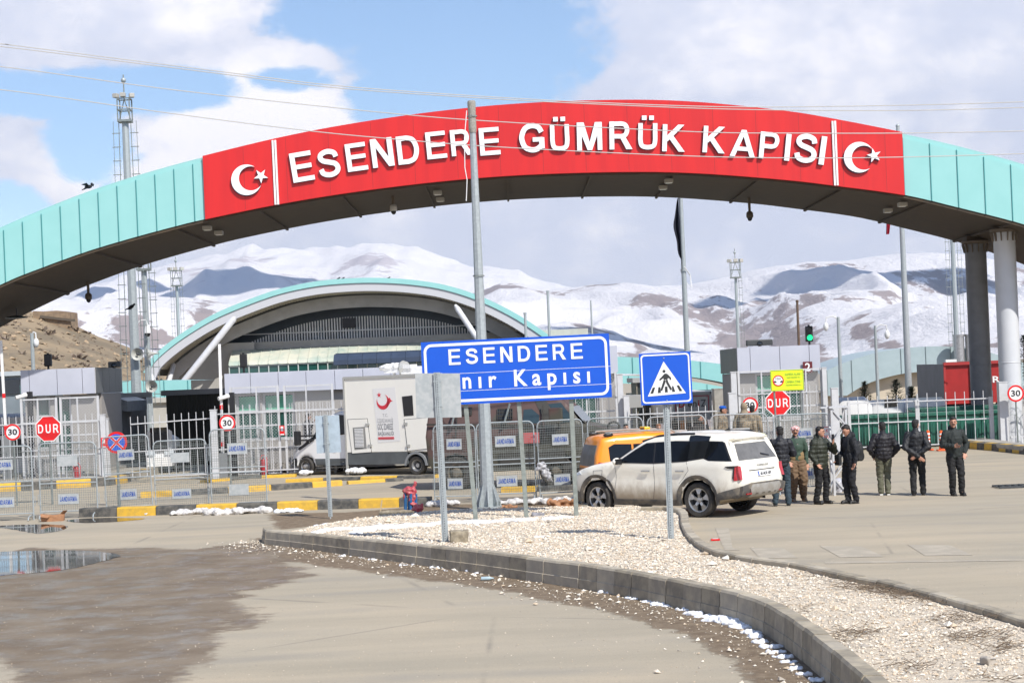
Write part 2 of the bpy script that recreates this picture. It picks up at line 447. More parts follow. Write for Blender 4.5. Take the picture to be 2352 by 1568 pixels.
def smooth_curve(pts, n):
    """Catmull-Rom through 2-D/3-D points"""
    P = [Vector(p) for p in pts]; out = []
    P = [2 * P[0] - P[1]] + P + [2 * P[-1] - P[-2]]
    for i in range(1, len(P) - 2):
        for k in range(n):
            t = k / n; a, b, c, d = P[i - 1], P[i], P[i + 1], P[i + 2]
            out.append(0.5 * ((2 * b) + (c - a) * t + (2 * a - 5 * b + 4 * c - d) * t * t + (3 * b - a - 3 * c + d) * t ** 3))
    out.append(P[-2].copy()); return out

# ---------------------------------------------------------------- bold block capitals drawn as strokes
def strip(pts, s, n=5):
    P = smooth_curve([Vector((*p, 0)) for p in pts], n); out = []
    for i, p in enumerate(P):
        t = (P[min(i + 1, len(P) - 1)] - P[max(i - 1, 0)]).normalized(); out.append((p, Vector((-t.y, t.x, 0)) * s / 2))
    return [[tuple((a + da).xy), tuple((a - da).xy), tuple((b - db).xy), tuple((b + db).xy)] for (a, da), (b, db) in zip(out, out[1:])]
def bx_(x0, z0, x1, z1): return [(x0, z0), (x1, z0), (x1, z1), (x0, z1)]
ST = bx_(0, 0, .17, 1); BOWL = [(.1, .915), (.28, .915), (.45, .915), (.58, .86), (.635, .70), (.58, .53), (.45, .47), (.28, .47), (.1, .47)]; UP = [(.09, 1), (.09, .62), (.09, .35), (.15, .14), (.37, .08), (.59, .14), (.65, .35), (.65, .62), (.65, 1)]
GL = {"E": (.74, [[ST], [bx_(.17, 0, .74, .155)], [bx_(.17, .435, .70, .585)], [bx_(.17, .845, .73, 1)]]), "N": (.76, [[ST], [bx_(.58, 0, .76, 1)], [[(0, 1), (.2, 1), (.76, 0), (.56, 0)]]]),
      "M": (.90, [[bx_(0, 0, .17, 1)], [bx_(.73, 0, .9, 1)], [[(0, 1), (.25, 1), (.53, 0), (.37, 0)]], [[(.9, 1), (.65, 1), (.37, 0), (.53, 0)]]]), "K": (.84, [[ST], [[(.18, .36), (.27, .45), (.61, 0), (.84, 0), (.40, .58), (.80, 1), (.57, 1), (.18, .60)]]]),
      "A": (.94, [[[(0, 0), (.19, 0), (.56, 1), (.38, 1)]], [[(.94, 0), (.75, 0), (.38, 1), (.56, 1)]], [bx_(.24, .22, .70, .37)]]), "I": (.19, [[bx_(0, 0, .19, 1)]]), "P": (.72, [[ST], strip(BOWL, .16)]), "R": (.80, [[ST], strip(BOWL, .16), [[(.36, .46), (.56, .46), (.82, 0), (.60, 0)]]]),
      "D": (.78, [[ST], strip([(.1, .915), (.25, .915), (.40, .91), (.60, .81), (.69, .5), (.60, .19), (.40, .09), (.25, .085), (.1, .085)], .17)]), "U": (.74, [strip(UP, .17)]), "Ü": (.74, [strip(UP, .17), [bx_(.14, 1.12, .32, 1.29)], [bx_(.42, 1.12, .60, 1.29)]]),
      "S": (.76, [strip([(.655, .69), (.60, .84), (.38, .91), (.16, .84), (.11, .71), (.20, .60), (.40, .53), (.60, .45), (.675, .30), (.60, .155), (.38, .088), (.15, .16), (.085, .315)], .175)]), "J": (.54, [strip([(.45, 1), (.45, .6), (.45, .28), (.40, .12), (.25, .085), (.11, .15), (.08, .32)], .175)]),
      "G": (.86, [strip([(.77, .68), (.67, .85), (.45, .915), (.22, .83), (.10, .60), (.10, .40), (.20, .18), (.42, .085), (.60, .11), (.74, .21)], .175), [bx_(.68, .12, .86, .50)], [bx_(.46, .36, .80, .51)]])}
def block_text(name, s, cx, cz, y, H, m, parent, width=None, depth=.01, ang=0.0, gap=.16, M=None):
    tot = sum(GL[c][0] if c != " " else .3 for c in s) + gap * (len(s) - 1); kx = (width / tot) if width else H; x = -tot / 2; mb = MB(); ca, sa = math.cos(ang), math.sin(ang)
    for c in s:
        if c != " ":
            for q, polys in enumerate(GL[c][1]):
                for pl in polys: mb.prism([(cx + (x + a) * kx * ca - b * H * sa, cz + (x + a) * kx * sa + b * H * ca) for a, b in pl], y, y - depth - q * min(.002, depth * .2))
        x += (GL[c][0] if c != " " else .3) + gap
    if M is not None: mb.v = [tuple(M @ Vector(v)) for v in mb.v]
    return mb.build(name, m, parent)
# ---------------------------------------------------------------- ground
def poly_sd(poly, x, y):
    """signed distance, positive inside"""
    ins = False; dm = 1e9; n = len(poly)
    for i in range(n):
        x1, y1 = poly[i]; x2, y2 = poly[(i + 1) % n]
        if (y1 > y) != (y2 > y) and x < (x2 - x1) * (y - y1) / (y2 - y1) + x1: ins = not ins
        dx, dy = x2 - x1, y2 - y1
        t = max(0, min(1, ((x - x1) * dx + (y - y1) * dy) / (dx * dx + dy * dy + 1e-12)))
        d = math.hypot(x - x1 - t * dx, y - y1 - t * dy)
        if d < dm: dm = d
    return dm if ins else -dm
def gp(pts, z=0.0): return [tuple(gnd(u, v, z)[:2]) for u, v in pts]
WET = gp([(-160, 1250), (0, 1257), (86, 1260), (257, 1258), (458, 1260), (529, 1249), (572, 1245), (620, 1252), (640, 1268), (655, 1288), (712, 1329), (634, 1343), (560, 1360), (548, 1388), (600, 1425), (556, 1442),
          (517, 1428), (509, 1465), (486, 1500), (446, 1549), (420, 1600), (60, 1640), (37, 1568), (20, 1531), (0, 1517), (-160, 1500)])
MUD = gp([(590, 1235), (712, 1255), (900, 1282), (1181, 1322), (1435, 1365), (1665, 1415), (1825, 1495), (1960, 1600), (1850, 1640), (1747, 1568), (1708, 1519), (1630, 1476), (1552, 1444), (1435, 1408), (1259, 1372),
          (1102, 1344), (907, 1319), (790, 1303), (653, 1285)])
MUD2 = gp([(620, 1180), (800, 1176), (1000, 1160), (1330, 1150), (1340, 1172), (1200, 1176), (1000, 1182), (830, 1196), (640, 1216)])
def build_ground():
    def axis(a, b, st, far):
        xs = []; x = a
        while x <= b: xs.append(x); x += st
        k = st; x = b
        while x < far: k *= 1.5; x += k; xs.append(x)
        k = st; x = a
        while x > -far: k *= 1.5; x -= k; xs.insert(0, x)
        return xs
    xs = axis(-10, 10, 0.2, 14000); ys = axis(15, 44, 0.2, 14000)
    ys = [y for y in ys if y > -300]
    nx, ny = len(xs), len(ys)
    vs = []; wet = []; mud = []
    for y in ys:
        for x in xs:
            vs.append((x, y, 0.0))
            if -10.5 < x < 10.5 and 14 < y < 45:
                wet.append(max(-1.5, min(1.5, poly_sd(WET, x, y)))); mud.append(max(-1.5, min(1.5, max(poly_sd(MUD, x, y), poly_sd(MUD2, x, y) - 0.1))))
            else: wet.append(-1.5 if y > 16 or x > -1 else 1.0); mud.append(-1.5)
    fs = [(j * nx + i, j * nx + i + 1, (j + 1) * nx + i + 1, (j + 1) * nx + i) for j in range(ny - 1) for i in range(nx - 1)]
    me = bpy.data.meshes.new("ground"); me.from_pydata(vs, [], fs)
    for nm, arr in (("wet", wet), ("mud", mud)):
        a = me.attributes.new(nm, 'FLOAT', 'POINT'); a.data.foreach_set('value', arr)
    m = bpy.data.materials.new("dusty_asphalt"); m.use_nodes = True
    N, L = m.node_tree.nodes, m.node_tree.links; p = N['Principled BSDF']
    tc = N.new('ShaderNodeTexCoord').outputs['Object']
    def noise_(scale, det=8, rough=0.6, st=None):
        v = tc
        if st:
            mp = N.new('ShaderNodeMapping'); mp.inputs['Scale'].default_value = st; L.new(tc, mp.inputs[0]); v = mp.outputs[0]
        n = N.new('ShaderNodeTexNoise'); n.inputs['Scale'].default_value = scale; n.inputs['Detail'].default_value = det; n.inputs['Roughness'].default_value = rough
        L.new(v, n.inputs['Vector']); return n.outputs[0]
    def mr(x, a, b, c=0.0, d=1.0, sm=False):
        n = N.new('ShaderNodeMapRange'); n.inputs['From Min'].default_value = a; n.inputs['From Max'].default_value = b; n.inputs['To Min'].default_value = c; n.inputs['To Max'].default_value = d
        if sm: n.interpolation_type = 'SMOOTHSTEP'
        L.new(x, n.inputs['Value']); return n.outputs[0]
    def mth(op, a, b):
        n = N.new('ShaderNodeMath'); n.operation = op
        for i, x in enumerate((a, b)):
            if isinstance(x, (int, float)): n.inputs[i].default_value = x
            else: L.new(x, n.inputs[i])
        return n.outputs[0]
    def mix(f, a, b):
        n = N.new('ShaderNodeMix'); n.data_type = 'RGBA'
        if isinstance(f, float): n.inputs['Factor'].default_value = f
        else: L.new(f, n.inputs['Factor'])
        for k, x in (('A', a), ('B', b)):
            if isinstance(x, tuple): n.inputs[k].default_value = (*x, 1)
            else: L.new(x, n.inputs[k])
        return n.outputs['Result']
    big = mr(noise_(0.12, 5), 0.35, 0.65)
    streak = mr(noise_(0.5, 9, 0.62, (0.35, 1.6, 1)), 0.38, 0.66)
    col = mix(big, (0.45, 0.375, 0.27), (0.375, 0.33, 0.255))
    col = mix(mth('MULTIPLY', streak, 0.6), col, (0.30, 0.265, 0.20))
    fine = noise_(45, 6, 0.7)
    col = mix(mr(fine, 0.54, 0.74, 0, 0.7), col, (0.17, 0.155, 0.135))
    col = mix(mr(noise_(90, 4, 0.6), 0.60, 0.76, 0, 0.6), col, (0.56, 0.52, 0.44))
    col = mix(mr(noise_(19, 5, 0.75), 0.56, 0.72, 0, 0.5), col, (0.23, 0.205, 0.17))
    tr = N.new('ShaderNodeTexWave'); tr.wave_type = 'RINGS'; tr.rings_direction = 'SPHERICAL'; tr.inputs['Scale'].default_value = 0.16; tr.inputs['Distortion'].default_value = 1.2; tr.inputs['Detail'].default_value = 2; L.new(tc, tr.inputs['Vector'])
    col = mix(mth('MULTIPLY', mr(tr.outputs[0], 0.72, 1.0), mr(noise_(0.25, 4), 0.42, 0.62, 0, 0.45)), col, (0.27, 0.25, 0.215))
    # dark cracks and repair seams
    vo = N.new('ShaderNodeTexVoronoi'); vo.feature = 'DISTANCE_TO_EDGE'; vo.inputs['Scale'].default_value = 0.13; L.new(tc, vo.inputs['Vector'])
    crack = mth('MULTIPLY', mr(vo.outputs[0], 0.0, 0.006, 1, 0), mr(noise_(0.6, 4), 0.45, 0.6))
    col = mix(mth('MULTIPLY', crack, 0.5), col, (0.15, 0.14, 0.12))
    aw = N.new('ShaderNodeAttribute'); aw.attribute_name = 'wet'
    am = N.new('ShaderNodeAttribute'); am.attribute_name = 'mud'
    nz = mth('SUBTRACT', noise_(0.9, 10, 0.65, (0.8, 1.1, 1)), 0.5)
    nf = mth('SUBTRACT', noise_(5, 8, 0.75), 0.5)
    w = mr(mth('ADD', aw.outputs['Fac'], mth('ADD', mth('MULTIPLY', nz, 1.7), mth('MULTIPLY', nf, 0.8))), -0.16, 0.16, sm=True)
    mu = mr(mth('ADD', mth('ADD', am.outputs['Fac'], 0.12), mth('ADD', mth('MULTIPLY', nz, 0.7), mth('MULTIPLY', nf, 0.8))), -0.05, 0.1, sm=True)
    wc = mix(mr(noise_(1.1, 7), 0.4, 0.62), (0.17, 0.125, 0.08), (0.23, 0.18, 0.125))
    wc = mix(mr(noise_(28, 6, 0.75), 0.55, 0.75, 0, 0.7), wc, (0.05, 0.043, 0.036))
    wc = mix(mr(noise_(60, 3, 0.6), 0.64, 0.76, 0, 0.6), wc, (0.42, 0.37, 0.30))
    col = mix(mu, col, mix(mr(noise_(5, 8, 0.7), 0.4, 0.65), (0.15, 0.105, 0.065), (0.25, 0.19, 0.125)))
    col = mix(w, col, wc)
    L.new(col, p.inputs['Base Color'])
    r = mth('SUBTRACT', 0.9, mth('MULTIPLY', w, mr(noise_(1.7, 6), 0.45, 0.62, 0.15, 0.62)))
    L.new(r, p.inputs['Roughness'])
    hgt = mth('ADD', mth('MULTIPLY', fine, 0.4), mth('MULTIPLY', noise_(12, 8, 0.7), mth('ADD', 0.3, mth('MULTIPLY', mu, 2.0))))
    b = N.new('ShaderNodeBump'); b.inputs['Strength'].default_value = 0.6; b.inputs['Distance'].default_value = 0.02
    L.new(hgt, b.inputs['Height']); L.new(b.outputs[0], p.inputs['Normal'])
    slots(me, m)
    tag(link("ground", me), kind='structure')
build_ground()

WATER = mat('puddle_water', (0.04, 0.034, 0.028), 0.015, spec=0.9, bump=0.02, bscale=2)
def sheet(name, px, z, m, n=4, jit=0.03, kind='structure', thick=None):
    pts = smooth_curve([Vector((*p, 0)) for p in gp(px + [px[0]])], n)[:-1]
    P = [(p.x + jit * noise.noise(p * 3.1) * 3, p.y + jit * 4 * noise.noise(p * 2.3 + Vector((5, 5, 5)))) for p in pts]
    me = bpy.data.meshes.new(name); me.from_pydata([(x, y, z) for x, y in P], [], [tuple(range(len(P)))]); slots(me, m)
    return tag(link(name, me), kind=kind)
sheet("puddle", [(-150, 1268), (0, 1267), (100, 1264), (186, 1264), (240, 1268), (277, 1275), (235, 1289), (143, 1309), (57, 1317), (0, 1321), (-150, 1336)], 0.006, WATER)
sheet("puddle", [(-20, 1208), (43, 1205), (100, 1204), (150, 1207), (140, 1218), (90, 1225), (60, 1220), (20, 1214)], 0.006, WATER)
sheet("puddle", [(150, 1195), (200, 1190), (300, 1189), (330, 1192), (250, 1199), (180, 1200)], 0.006, WATER)
FADED = mat('faded_road_paint', (0.44, 0.385, 0.30), 0.85, 0, 0.95, 2.2, 0.1, 60, col2=(0.37, 0.325, 0.255), lo=0.40, hi=0.52)
def quad_marks():
    for q in ([(3280, 2184), (3443, 2184), (3538, 2226), (3362, 2229)], [(3630, 2178), (3800, 2180), (3890, 2220), (3700, 2222)], [(3000, 2190), (3130, 2190), (3190, 2230), (3040, 2232)],
              [(2860, 2110), (2915, 2110), (2930, 2190), (2960, 2200), (2900, 2200), (2885, 2170)], [(3300, 2246), (4096, 2236), (4096, 2242), (3300, 2254)]):
        P = [gnd(x / 1.7415, y / 1.7415) for x, y in q]
        me = bpy.data.meshes.new("road_marking"); me.from_pydata([(p.x, p.y, 0.005) for p in P], [], [tuple(range(len(P)))]); slots(me, FADED)
        tag(link("road_marking", me), kind='structure')
quad_marks()

# ---------------------------------------------------------------- kerbs round the gravel island
KV = [KERBC, mat('kerb_concrete_dark', (0.35, 0.30, 0.22), 0.9, 0, 0.65, 5, 0.3, 45, col2=(0.19, 0.17, 0.14)), mat('kerb_concrete_pale', (0.47, 0.41, 0.31), 0.9, 0, 0.6, 4, 0.3, 45, col2=(0.30, 0.27, 0.23))]
def resample(pts, step):
    out = [pts[0].copy()]; acc = 0
    for a, b in zip(pts, pts[1:]):
        L = (b - a).length; d = step - acc
        while d <= L: out.append(a + (b - a) * (d / L)); d += step
        acc = (acc + L) % step if L > 0 else acc
        acc = L - (d - step)
    return out
def kerb_line(name, pts, w, h, side, step=0.5, gap=0.008, zb=-0.05, two=False):
    P = resample(pts, step); mb = MB(); rnd = random.Random(3)
    for i in range(len(P) - 1):
        a, b = P[i], P[i + 1]; t = (b - a).normalized(); nrm = Vector((-t.y, t.x, 0)) * side
        a2, b2 = a + t * gap, b - t * gap * 0.3
        jz = rnd.uniform(-0.006, 0.006); hh = (h(i / len(P)) if callable(h) else h) + jz; off = rnd.uniform(-0.006, 0.006)
        prof = [(0.0, zb), (0.0, hh * 0.38), (0.012, hh * 0.40), (0.022, hh - 0.03), (0.045, hh), (w, hh), (w, zb)] if two else [(0, zb), (0.01, hh - 0.02), (0.03, hh), (w, hh), (w, zb)]
        vs = []
        for e in (a2, b2):
            for (d, z) in prof: vs.append((e.x + nrm.x * (d + off), e.y + nrm.y * (d + off), z))
        k = len(prof)
        fs = [tuple(range(k)), tuple(reversed(range(k, 2 * k)))] + [(j, j + k, (j + 1) % k + k, (j + 1) % k) for j in range(k)]
        mb.add(vs, fs, rnd.choice([0, 0, 1, 2]))
    return tag(mb.build(name, KV), kind='structure')
foot = smooth_curve([gnd(u, v) for u, v in [(602, 1240), (606, 1249), (650, 1254), (712, 1262), (798, 1274), (900, 1288), (1040, 1308), (1181, 1328), (1337, 1352), (1435, 1370), (1560, 1397), (1708, 1435), (1790, 1478), (1884, 1554), (1985, 1650), (2080, 1760)]], 8)
kerb_line("kerb", foot, 0.20, lambda t: 0.27 + 0.09 * min(1, t * 3), 1, two=True)
rk = smooth_curve([gnd(u, v, 0.30) for u, v in [(1470, 1164), (1520, 1163), (1550, 1168), (1560, 1178), (1564, 1206), (1584, 1235), (1623, 1259), (1685, 1274), (1767, 1286), (1856, 1301), (1942, 1320), (2020, 1334), (2113, 1357), (2254, 1396), (2352, 1427), (2500, 1480), (2700, 1570)]], 8)
for p in rk: p.z = 0
kerb_line("kerb", rk, 0.17, 0.30, 1, two=False)

# ---------------------------------------------------------------- gravel island
inner = []
for i in range(len(foot)):
    t = (foot[min(i + 1, len(foot) - 1)] - foot[max(i - 1, 0)]).normalized(); inner.append(foot[i] + Vector((-t.y, t.x, 0)) * 0.17)
back = [gnd(u, v, 0.12) for u, v in [(1440, 1163), (1330, 1163), (1200, 1166), (1080, 1168), (1000, 1174), (900, 1180), (820, 1186), (740, 1197), (650, 1212), (615, 1222)]]
ISL = [(p.x, p.y) for p in inner] + [(p.x, p.y) for p in reversed(rk)] + [(p.x, p.y) for p in back]
ISLS = ISL[::5]
BACKP = [(p.x, p.y) for p in back]
def dist_line(P, x, y):
    dm = 1e9
    for (x1, y1), (x2, y2) in zip(P, P[1:]):
        dx, dy = x2 - x1, y2 - y1; t = max(0, min(1, ((x - x1) * dx + (y - y1) * dy) / (dx * dx + dy * dy + 1e-12)))
        dm = min(dm, math.hypot(x - x1 - t * dx, y - y1 - t * dy))
    return dm
def grav_z(x, y):
    d = dist_line(BACKP, x, y)
    return 0.02 + 0.20 * min(1, d / 1.3) + 0.025 * noise.noise(Vector((x * 0.9, y * 0.9, 0))) + 0.012 * noise.noise(Vector((x * 4, y * 4, 3)))
GRAV = mat('pale_gravel', (0.64, 0.55, 0.43), 0.95, 0, 0.8, 22, 0.9, 45, col2=(0.40, 0.33, 0.25), lo=0.45, hi=0.7)
def grid_fill(poly, step):
    bm = bmesh.new(); f = bm.faces.new([bm.verts.new((x, y, 0)) for x, y in poly]); bmesh.ops.triangulate(bm, faces=[f])
    xs = [p[0] for p in poly]; ys = [p[1] for p in poly]
    for ax, lo, hi in ((0, min(xs), max(xs)), (1, min(ys), max(ys))):
        q = lo + step
        while q < hi:
            n = (1, 0, 0) if ax == 0 else (0, 1, 0); c = (q, 0, 0) if ax == 0 else (0, q, 0)
            bmesh.ops.bisect_plane(bm, geom=bm.verts[:] + bm.edges[:] + bm.faces[:], plane_co=c, plane_no=n, dist=1e-5)
            q += step
    return bm
bm = grid_fill(ISL, 0.22)
for v in bm.verts: v.co.z = grav_z(v.co.x, v.co.y)
me = bpy.data.meshes.new("gravel_bed"); bm.to_mesh(me); bm.free(); slots(me, GRAV); shade(me, 180); tag(link("gravel_bed", me), kind='structure')
STONES = [mat('stone_cream', (0.70, 0.61, 0.49), 0.9, 0, 0.5, 30, col2=(0.56, 0.47, 0.37)), mat('stone_white', (0.74, 0.68, 0.58), 0.9), mat('stone_tan', (0.54, 0.43, 0.31), 0.9), mat('stone_grey', (0.38, 0.34, 0.29), 0.9)]
def rock(mb, c, s, rnd, mi, flat=0.7):
    base = [(1, 0, 0), (-1, 0, 0), (0, 1, 0), (0, -1, 0), (0, 0, 1), (0.5, 0.5, -0.4)]
    a = rnd.uniform(0, 6.28); ca, sa = math.cos(a), math.sin(a); vs = []
    for b in base:
        x, y, z = [(b[k] + rnd.uniform(-0.35, 0.35)) * s for k in range(3)]
        vs.append((c[0] + x * ca - y * sa, c[1] + x * sa + y * ca, c[2] + z * flat))
    mb.add(vs, [(0, 2, 4), (2, 1, 4), (1, 3, 4), (3, 0, 4), (2, 0, 5), (1, 2, 5), (3, 1, 5), (0, 3, 5)], mi)
def stones():
    rnd = random.Random(11); mb = MB(); n = 0
    xs = [p[0] for p in ISL]; ys = [p[1] for p in ISL]; x0, x1, y0, y1 = min(xs), max(xs), min(ys), max(ys)
    tries = 0
    while n < 46000 and tries < 160000:
        tries += 1
        x, y = rnd.uniform(x0, min(x1, 11)), rnd.uniform(max(y0, 16), y1)
        if poly_sd(ISLS, x, y) < 0.03: continue
        s = rnd.choice([0.009, 0.011, 0.014, 0.018, 0.024]) * rnd.uniform(0.8, 1.3)
        if y < 24: s *= .85
        if rnd.random() < 0.004: s *= 3
        rock(mb, (x, y, grav_z(x, y) + s * 0.25), s, rnd, rnd.choice([0, 0, 0, 1, 1, 2, 2, 3]) if rnd.random() > 0.1 else 3); n += 1
    tag(mb.build("gravel", STONES, fix=False), "cream coloured gravel stones filling the kerbed island", kind='stuff')
stones()
def debris():
    rnd = random.Random(5); mb = MB()
    line = [p for p in foot]
    for k in range(1500):
        i = rnd.randrange(len(line) - 1); p = line[i].lerp(line[i + 1], rnd.random()); t = (line[i + 1] - line[i]).normalized()
        d = abs(rnd.gauss(0, 0.5)) + 0.03; q = p + Vector((t.y, -t.x, 0)) * d
        s = rnd.choice([0.006, 0.009, 0.013, 0.02]) if rnd.random() > 0.04 else 0.04
        rock(mb, (q.x, q.y, s * 0.4), s, rnd, rnd.choice([0, 1, 1, 2, 3]))
    for k in range(2500):
        u, v = rnd.uniform(0, 2352), rnd.uniform(1230, 1568); q = gnd(u, v)
        if poly_sd(ISL, q.x, q.y) > -0.3: continue
        s = rnd.choice([0.004, 0.006, 0.009])
        rock(mb, (q.x, q.y, s * 0.4), s, rnd, rnd.choice([0, 2, 3, 3]))
    tag(mb.build("loose_stones", STONES, fix=False), "loose stones and grit scattered on the road", kind='stuff')
debris()
def twigs():
    rnd = random.Random(8); mb = MB()
    cl = [(3280, 2300, 40), (3440, 2340, 90), (3560, 2360, 160), (3650, 2380, 120), (3760, 2400, 60), (3420, 2540, 50), (3860, 2480, 60), (3300, 2580, 30), (3650, 2670, 30), (3950, 2560, 40), (3720, 2390, 60), (3150, 2440, 14), (4020, 2600, 40), (3830, 2560, 30), (3980, 2720, 20)]
    for (x, y, n) in cl:
        for k in range(n):
            q = gnd((x + rnd.gauss(0, 60)) / 1.7415, (y + rnd.gauss(0, 12)) / 1.7415, 0.22)
            if poly_sd(ISL, q.x, q.y) < 0.02: continue
            z = grav_z(q.x, q.y) + 0.03; a = rnd.uniform(-0.6, 0.6) + (PI if rnd.random() < 0.5 else 0); L = rnd.uniform(0.06, 0.26)
            p1 = Vector((q.x, q.y, z)); p2 = p1 + Vector((math.cos(a) * L * .5, math.sin(a) * L * .5, rnd.uniform(0, 0.04))); p3 = p2 + Vector((math.cos(a + .4) * L * .5, math.sin(a + .4) * L * .5, rnd.uniform(-0.02, 0.03)))
            mb.tube([p1, p2, p3], [0.004, 0.003, 0.0015], 4)
    tag(mb.build("dry_twigs", mat('dry_twig', (0.17, 0.125, 0.085), 0.9, 0, 0.5, 20), fix=False), "dry brown twigs and weed stalks lying on the gravel", kind='stuff')
twigs()

# ---------------------------------------------------------------- snow left on the ground
def snow_piles():
    rnd = random.Random(4)
    sh = []
    def lump(u, v, z, s, n=3, spread=0.15):
        for k in range(n):
            q = gnd(u + rnd.uniform(-1, 1) * spread * 100, v + rnd.uniform(-2, 2), z)
            sh.append(('e', (q.x, q.y, z + s * 0.05), (s * rnd.uniform(0.4, 1.5), s * rnd.uniform(0.4, 1.4), s * rnd.uniform(0.2, 0.75))))
    for (u, v, s) in [(797, 1276, 0.045), (848, 1281, 0.03), (868, 1285, 0.05), (940, 1297, 0.04), (1012, 1303, 0.07), (1038, 1310, 0.03), (1100, 1310, 0.09), (1115, 1314, 0.06), (1215, 1326, 0.07), (1240, 1331, 0.05), (1300, 1338, 0.05), (1320, 1343, 0.07),
                      (1345, 1346, 0.09), (1362, 1349, 0.06), (1400, 1360, 0.07), (1440, 1368, 0.05), (1465, 1374, 0.07), (1490, 1381, 0.06), (1515, 1388, 0.09), (1545, 1392, 0.06), (1575, 1400, 0.07), (1600, 1410, 0.10), (1625, 1416, 0.09), (1650, 1424, 0.14), (1672, 1426, 0.16), (1695, 1432, 0.17),
                      (1708, 1441, 0.10), (1725, 1452, 0.11), (1742, 1462, 0.10), (1758, 1474, 0.09), (1775, 1486, 0.09), (1790, 1498, 0.07), (1803, 1508, 0.07), (1815, 1520, 0.06), (1830, 1535, 0.07), (1848, 1548, 0.06), (1880, 1562, 0.06)]:
        lump(u - 6, v, 0.0, s * 0.62, 9, 0.16)
    organic("snow", sh, 0.014, SNOW, smooth=1, post=lambda c, n: c + n * 0.022 * noise.noise(c * 22))
    tag(bpy.data.objects["snow"], "dirty white lumps of old snow along the kerb foot", kind='stuff')
    sh = []
    for (u, v, s, n) in [(745, 1222, .2, 2), (790, 1219, .3, 3), (850, 1215, .3, 3), (900, 1209, .35, 3), (960, 1205, .3, 3), (1010, 1203, .3, 3), (1060, 1200, .28, 3), (1110, 1199, .28, 3), (1160, 1196, .3, 3), (1210, 1195, .28, 3), (1260, 1193, .25, 2), (1300, 1190, .2, 2), (830, 1222, .15, 2), (1690, 1245, .0, 0), (1240, 1232, .12, 1), (745, 1190, .16, 2), (730, 1195, .12, 2)]:
        for k in range(n):
            q = gnd(u + rnd.uniform(-20, 20), v + rnd.uniform(-3, 3), 0.22)
            sh.append(('e', (q.x, q.y, grav_z(q.x, q.y) - 0.002), (s * rnd.uniform(0.6, 1.5), s * rnd.uniform(0.3, 1.1), 0.04)))
    o = organic("snow", sh, 0.025, SNOW, smooth=2, post=lambda c, n: c + Vector((0, 0, 0.02 * noise.noise(c * 9))))
    tag(o, "thin patch of old snow lying across the gravel island", kind='stuff')
snow_piles()

# ---------------------------------------------------------------- mountains
def snow_mat(name, thr, patch, rockc, sc=0.0016, str_=(1, 1, 1), rocky=0.0, rz=600):
    m = bpy.data.materials.new(name); m.use_nodes = True
    N, L = m.node_tree.nodes, m.node_tree.links; p = N['Principled BSDF']; p.inputs['Roughness'].default_value = 0.85
    tc = N.new('ShaderNodeTexCoord').outputs['Object']
    mp = N.new('ShaderNodeMapping'); mp.inputs['Scale'].default_value = str_; L.new(tc, mp.inputs[0])
    def nz(scale, det, rough, src=None, lac=2.0):
        n = N.new('ShaderNodeTexNoise'); n.inputs['Scale'].default_value = scale; n.inputs['Detail'].default_value = det; n.inputs['Roughness'].default_value = rough
        L.new(src or mp.outputs[0], n.inputs['Vector']); return n.outputs[0]
    def M(op, a, b):
        n = N.new('ShaderNodeMath'); n.operation = op
        for i, x in enumerate((a, b)):
            if isinstance(x, (int, float)): n.inputs[i].default_value = x
            else: L.new(x, n.inputs[i])
        return n.outputs[0]
    def mr(x, a, b, c=0, d=1):
        n = N.new('ShaderNodeMapRange'); n.inputs['From Min'].default_value = a; n.inputs['From Max'].default_value = b; n.inputs['To Min'].default_value = c; n.inputs['To Max'].default_value = d
        L.new(x, n.inputs['Value']); return n.outputs[0]
    at_ = N.new('ShaderNodeAttribute'); at_.attribute_name = 'bare'
    k = M('ADD', M('ADD', nz(sc, 4, 0.5), M('MULTIPLY', M('SUBTRACT', nz(sc * 9, 10, 0.72), 0.5), 0.62)), at_.outputs['Fac'])
    f = M('MULTIPLY', mr(k, thr, thr + 0.03), patch)
    spk = M('MULTIPLY', mr(nz(sc * 40, 6, 0.7), 0.60, 0.70), 0.30)
    f = M('MAXIMUM', f, spk)
    mx = N.new('ShaderNodeMix'); mx.data_type = 'RGBA'; mx.inputs['A'].default_value = (0.76, 0.735, 0.74, 1); mx.inputs['B'].default_value = (*rockc, 1)
    L.new(f, mx.inputs['Factor']); L.new(mx.outputs['Result'], p.inputs['Base Color'])
    b = N.new('ShaderNodeBump'); b.inputs['Strength'].default_value = 0.7; b.inputs['Distance'].default_value = 16
    L.new(nz(sc * 14, 10, 0.68), b.inputs['Height']); L.new(b.outputs[0], p.inputs['Normal'])
    return m
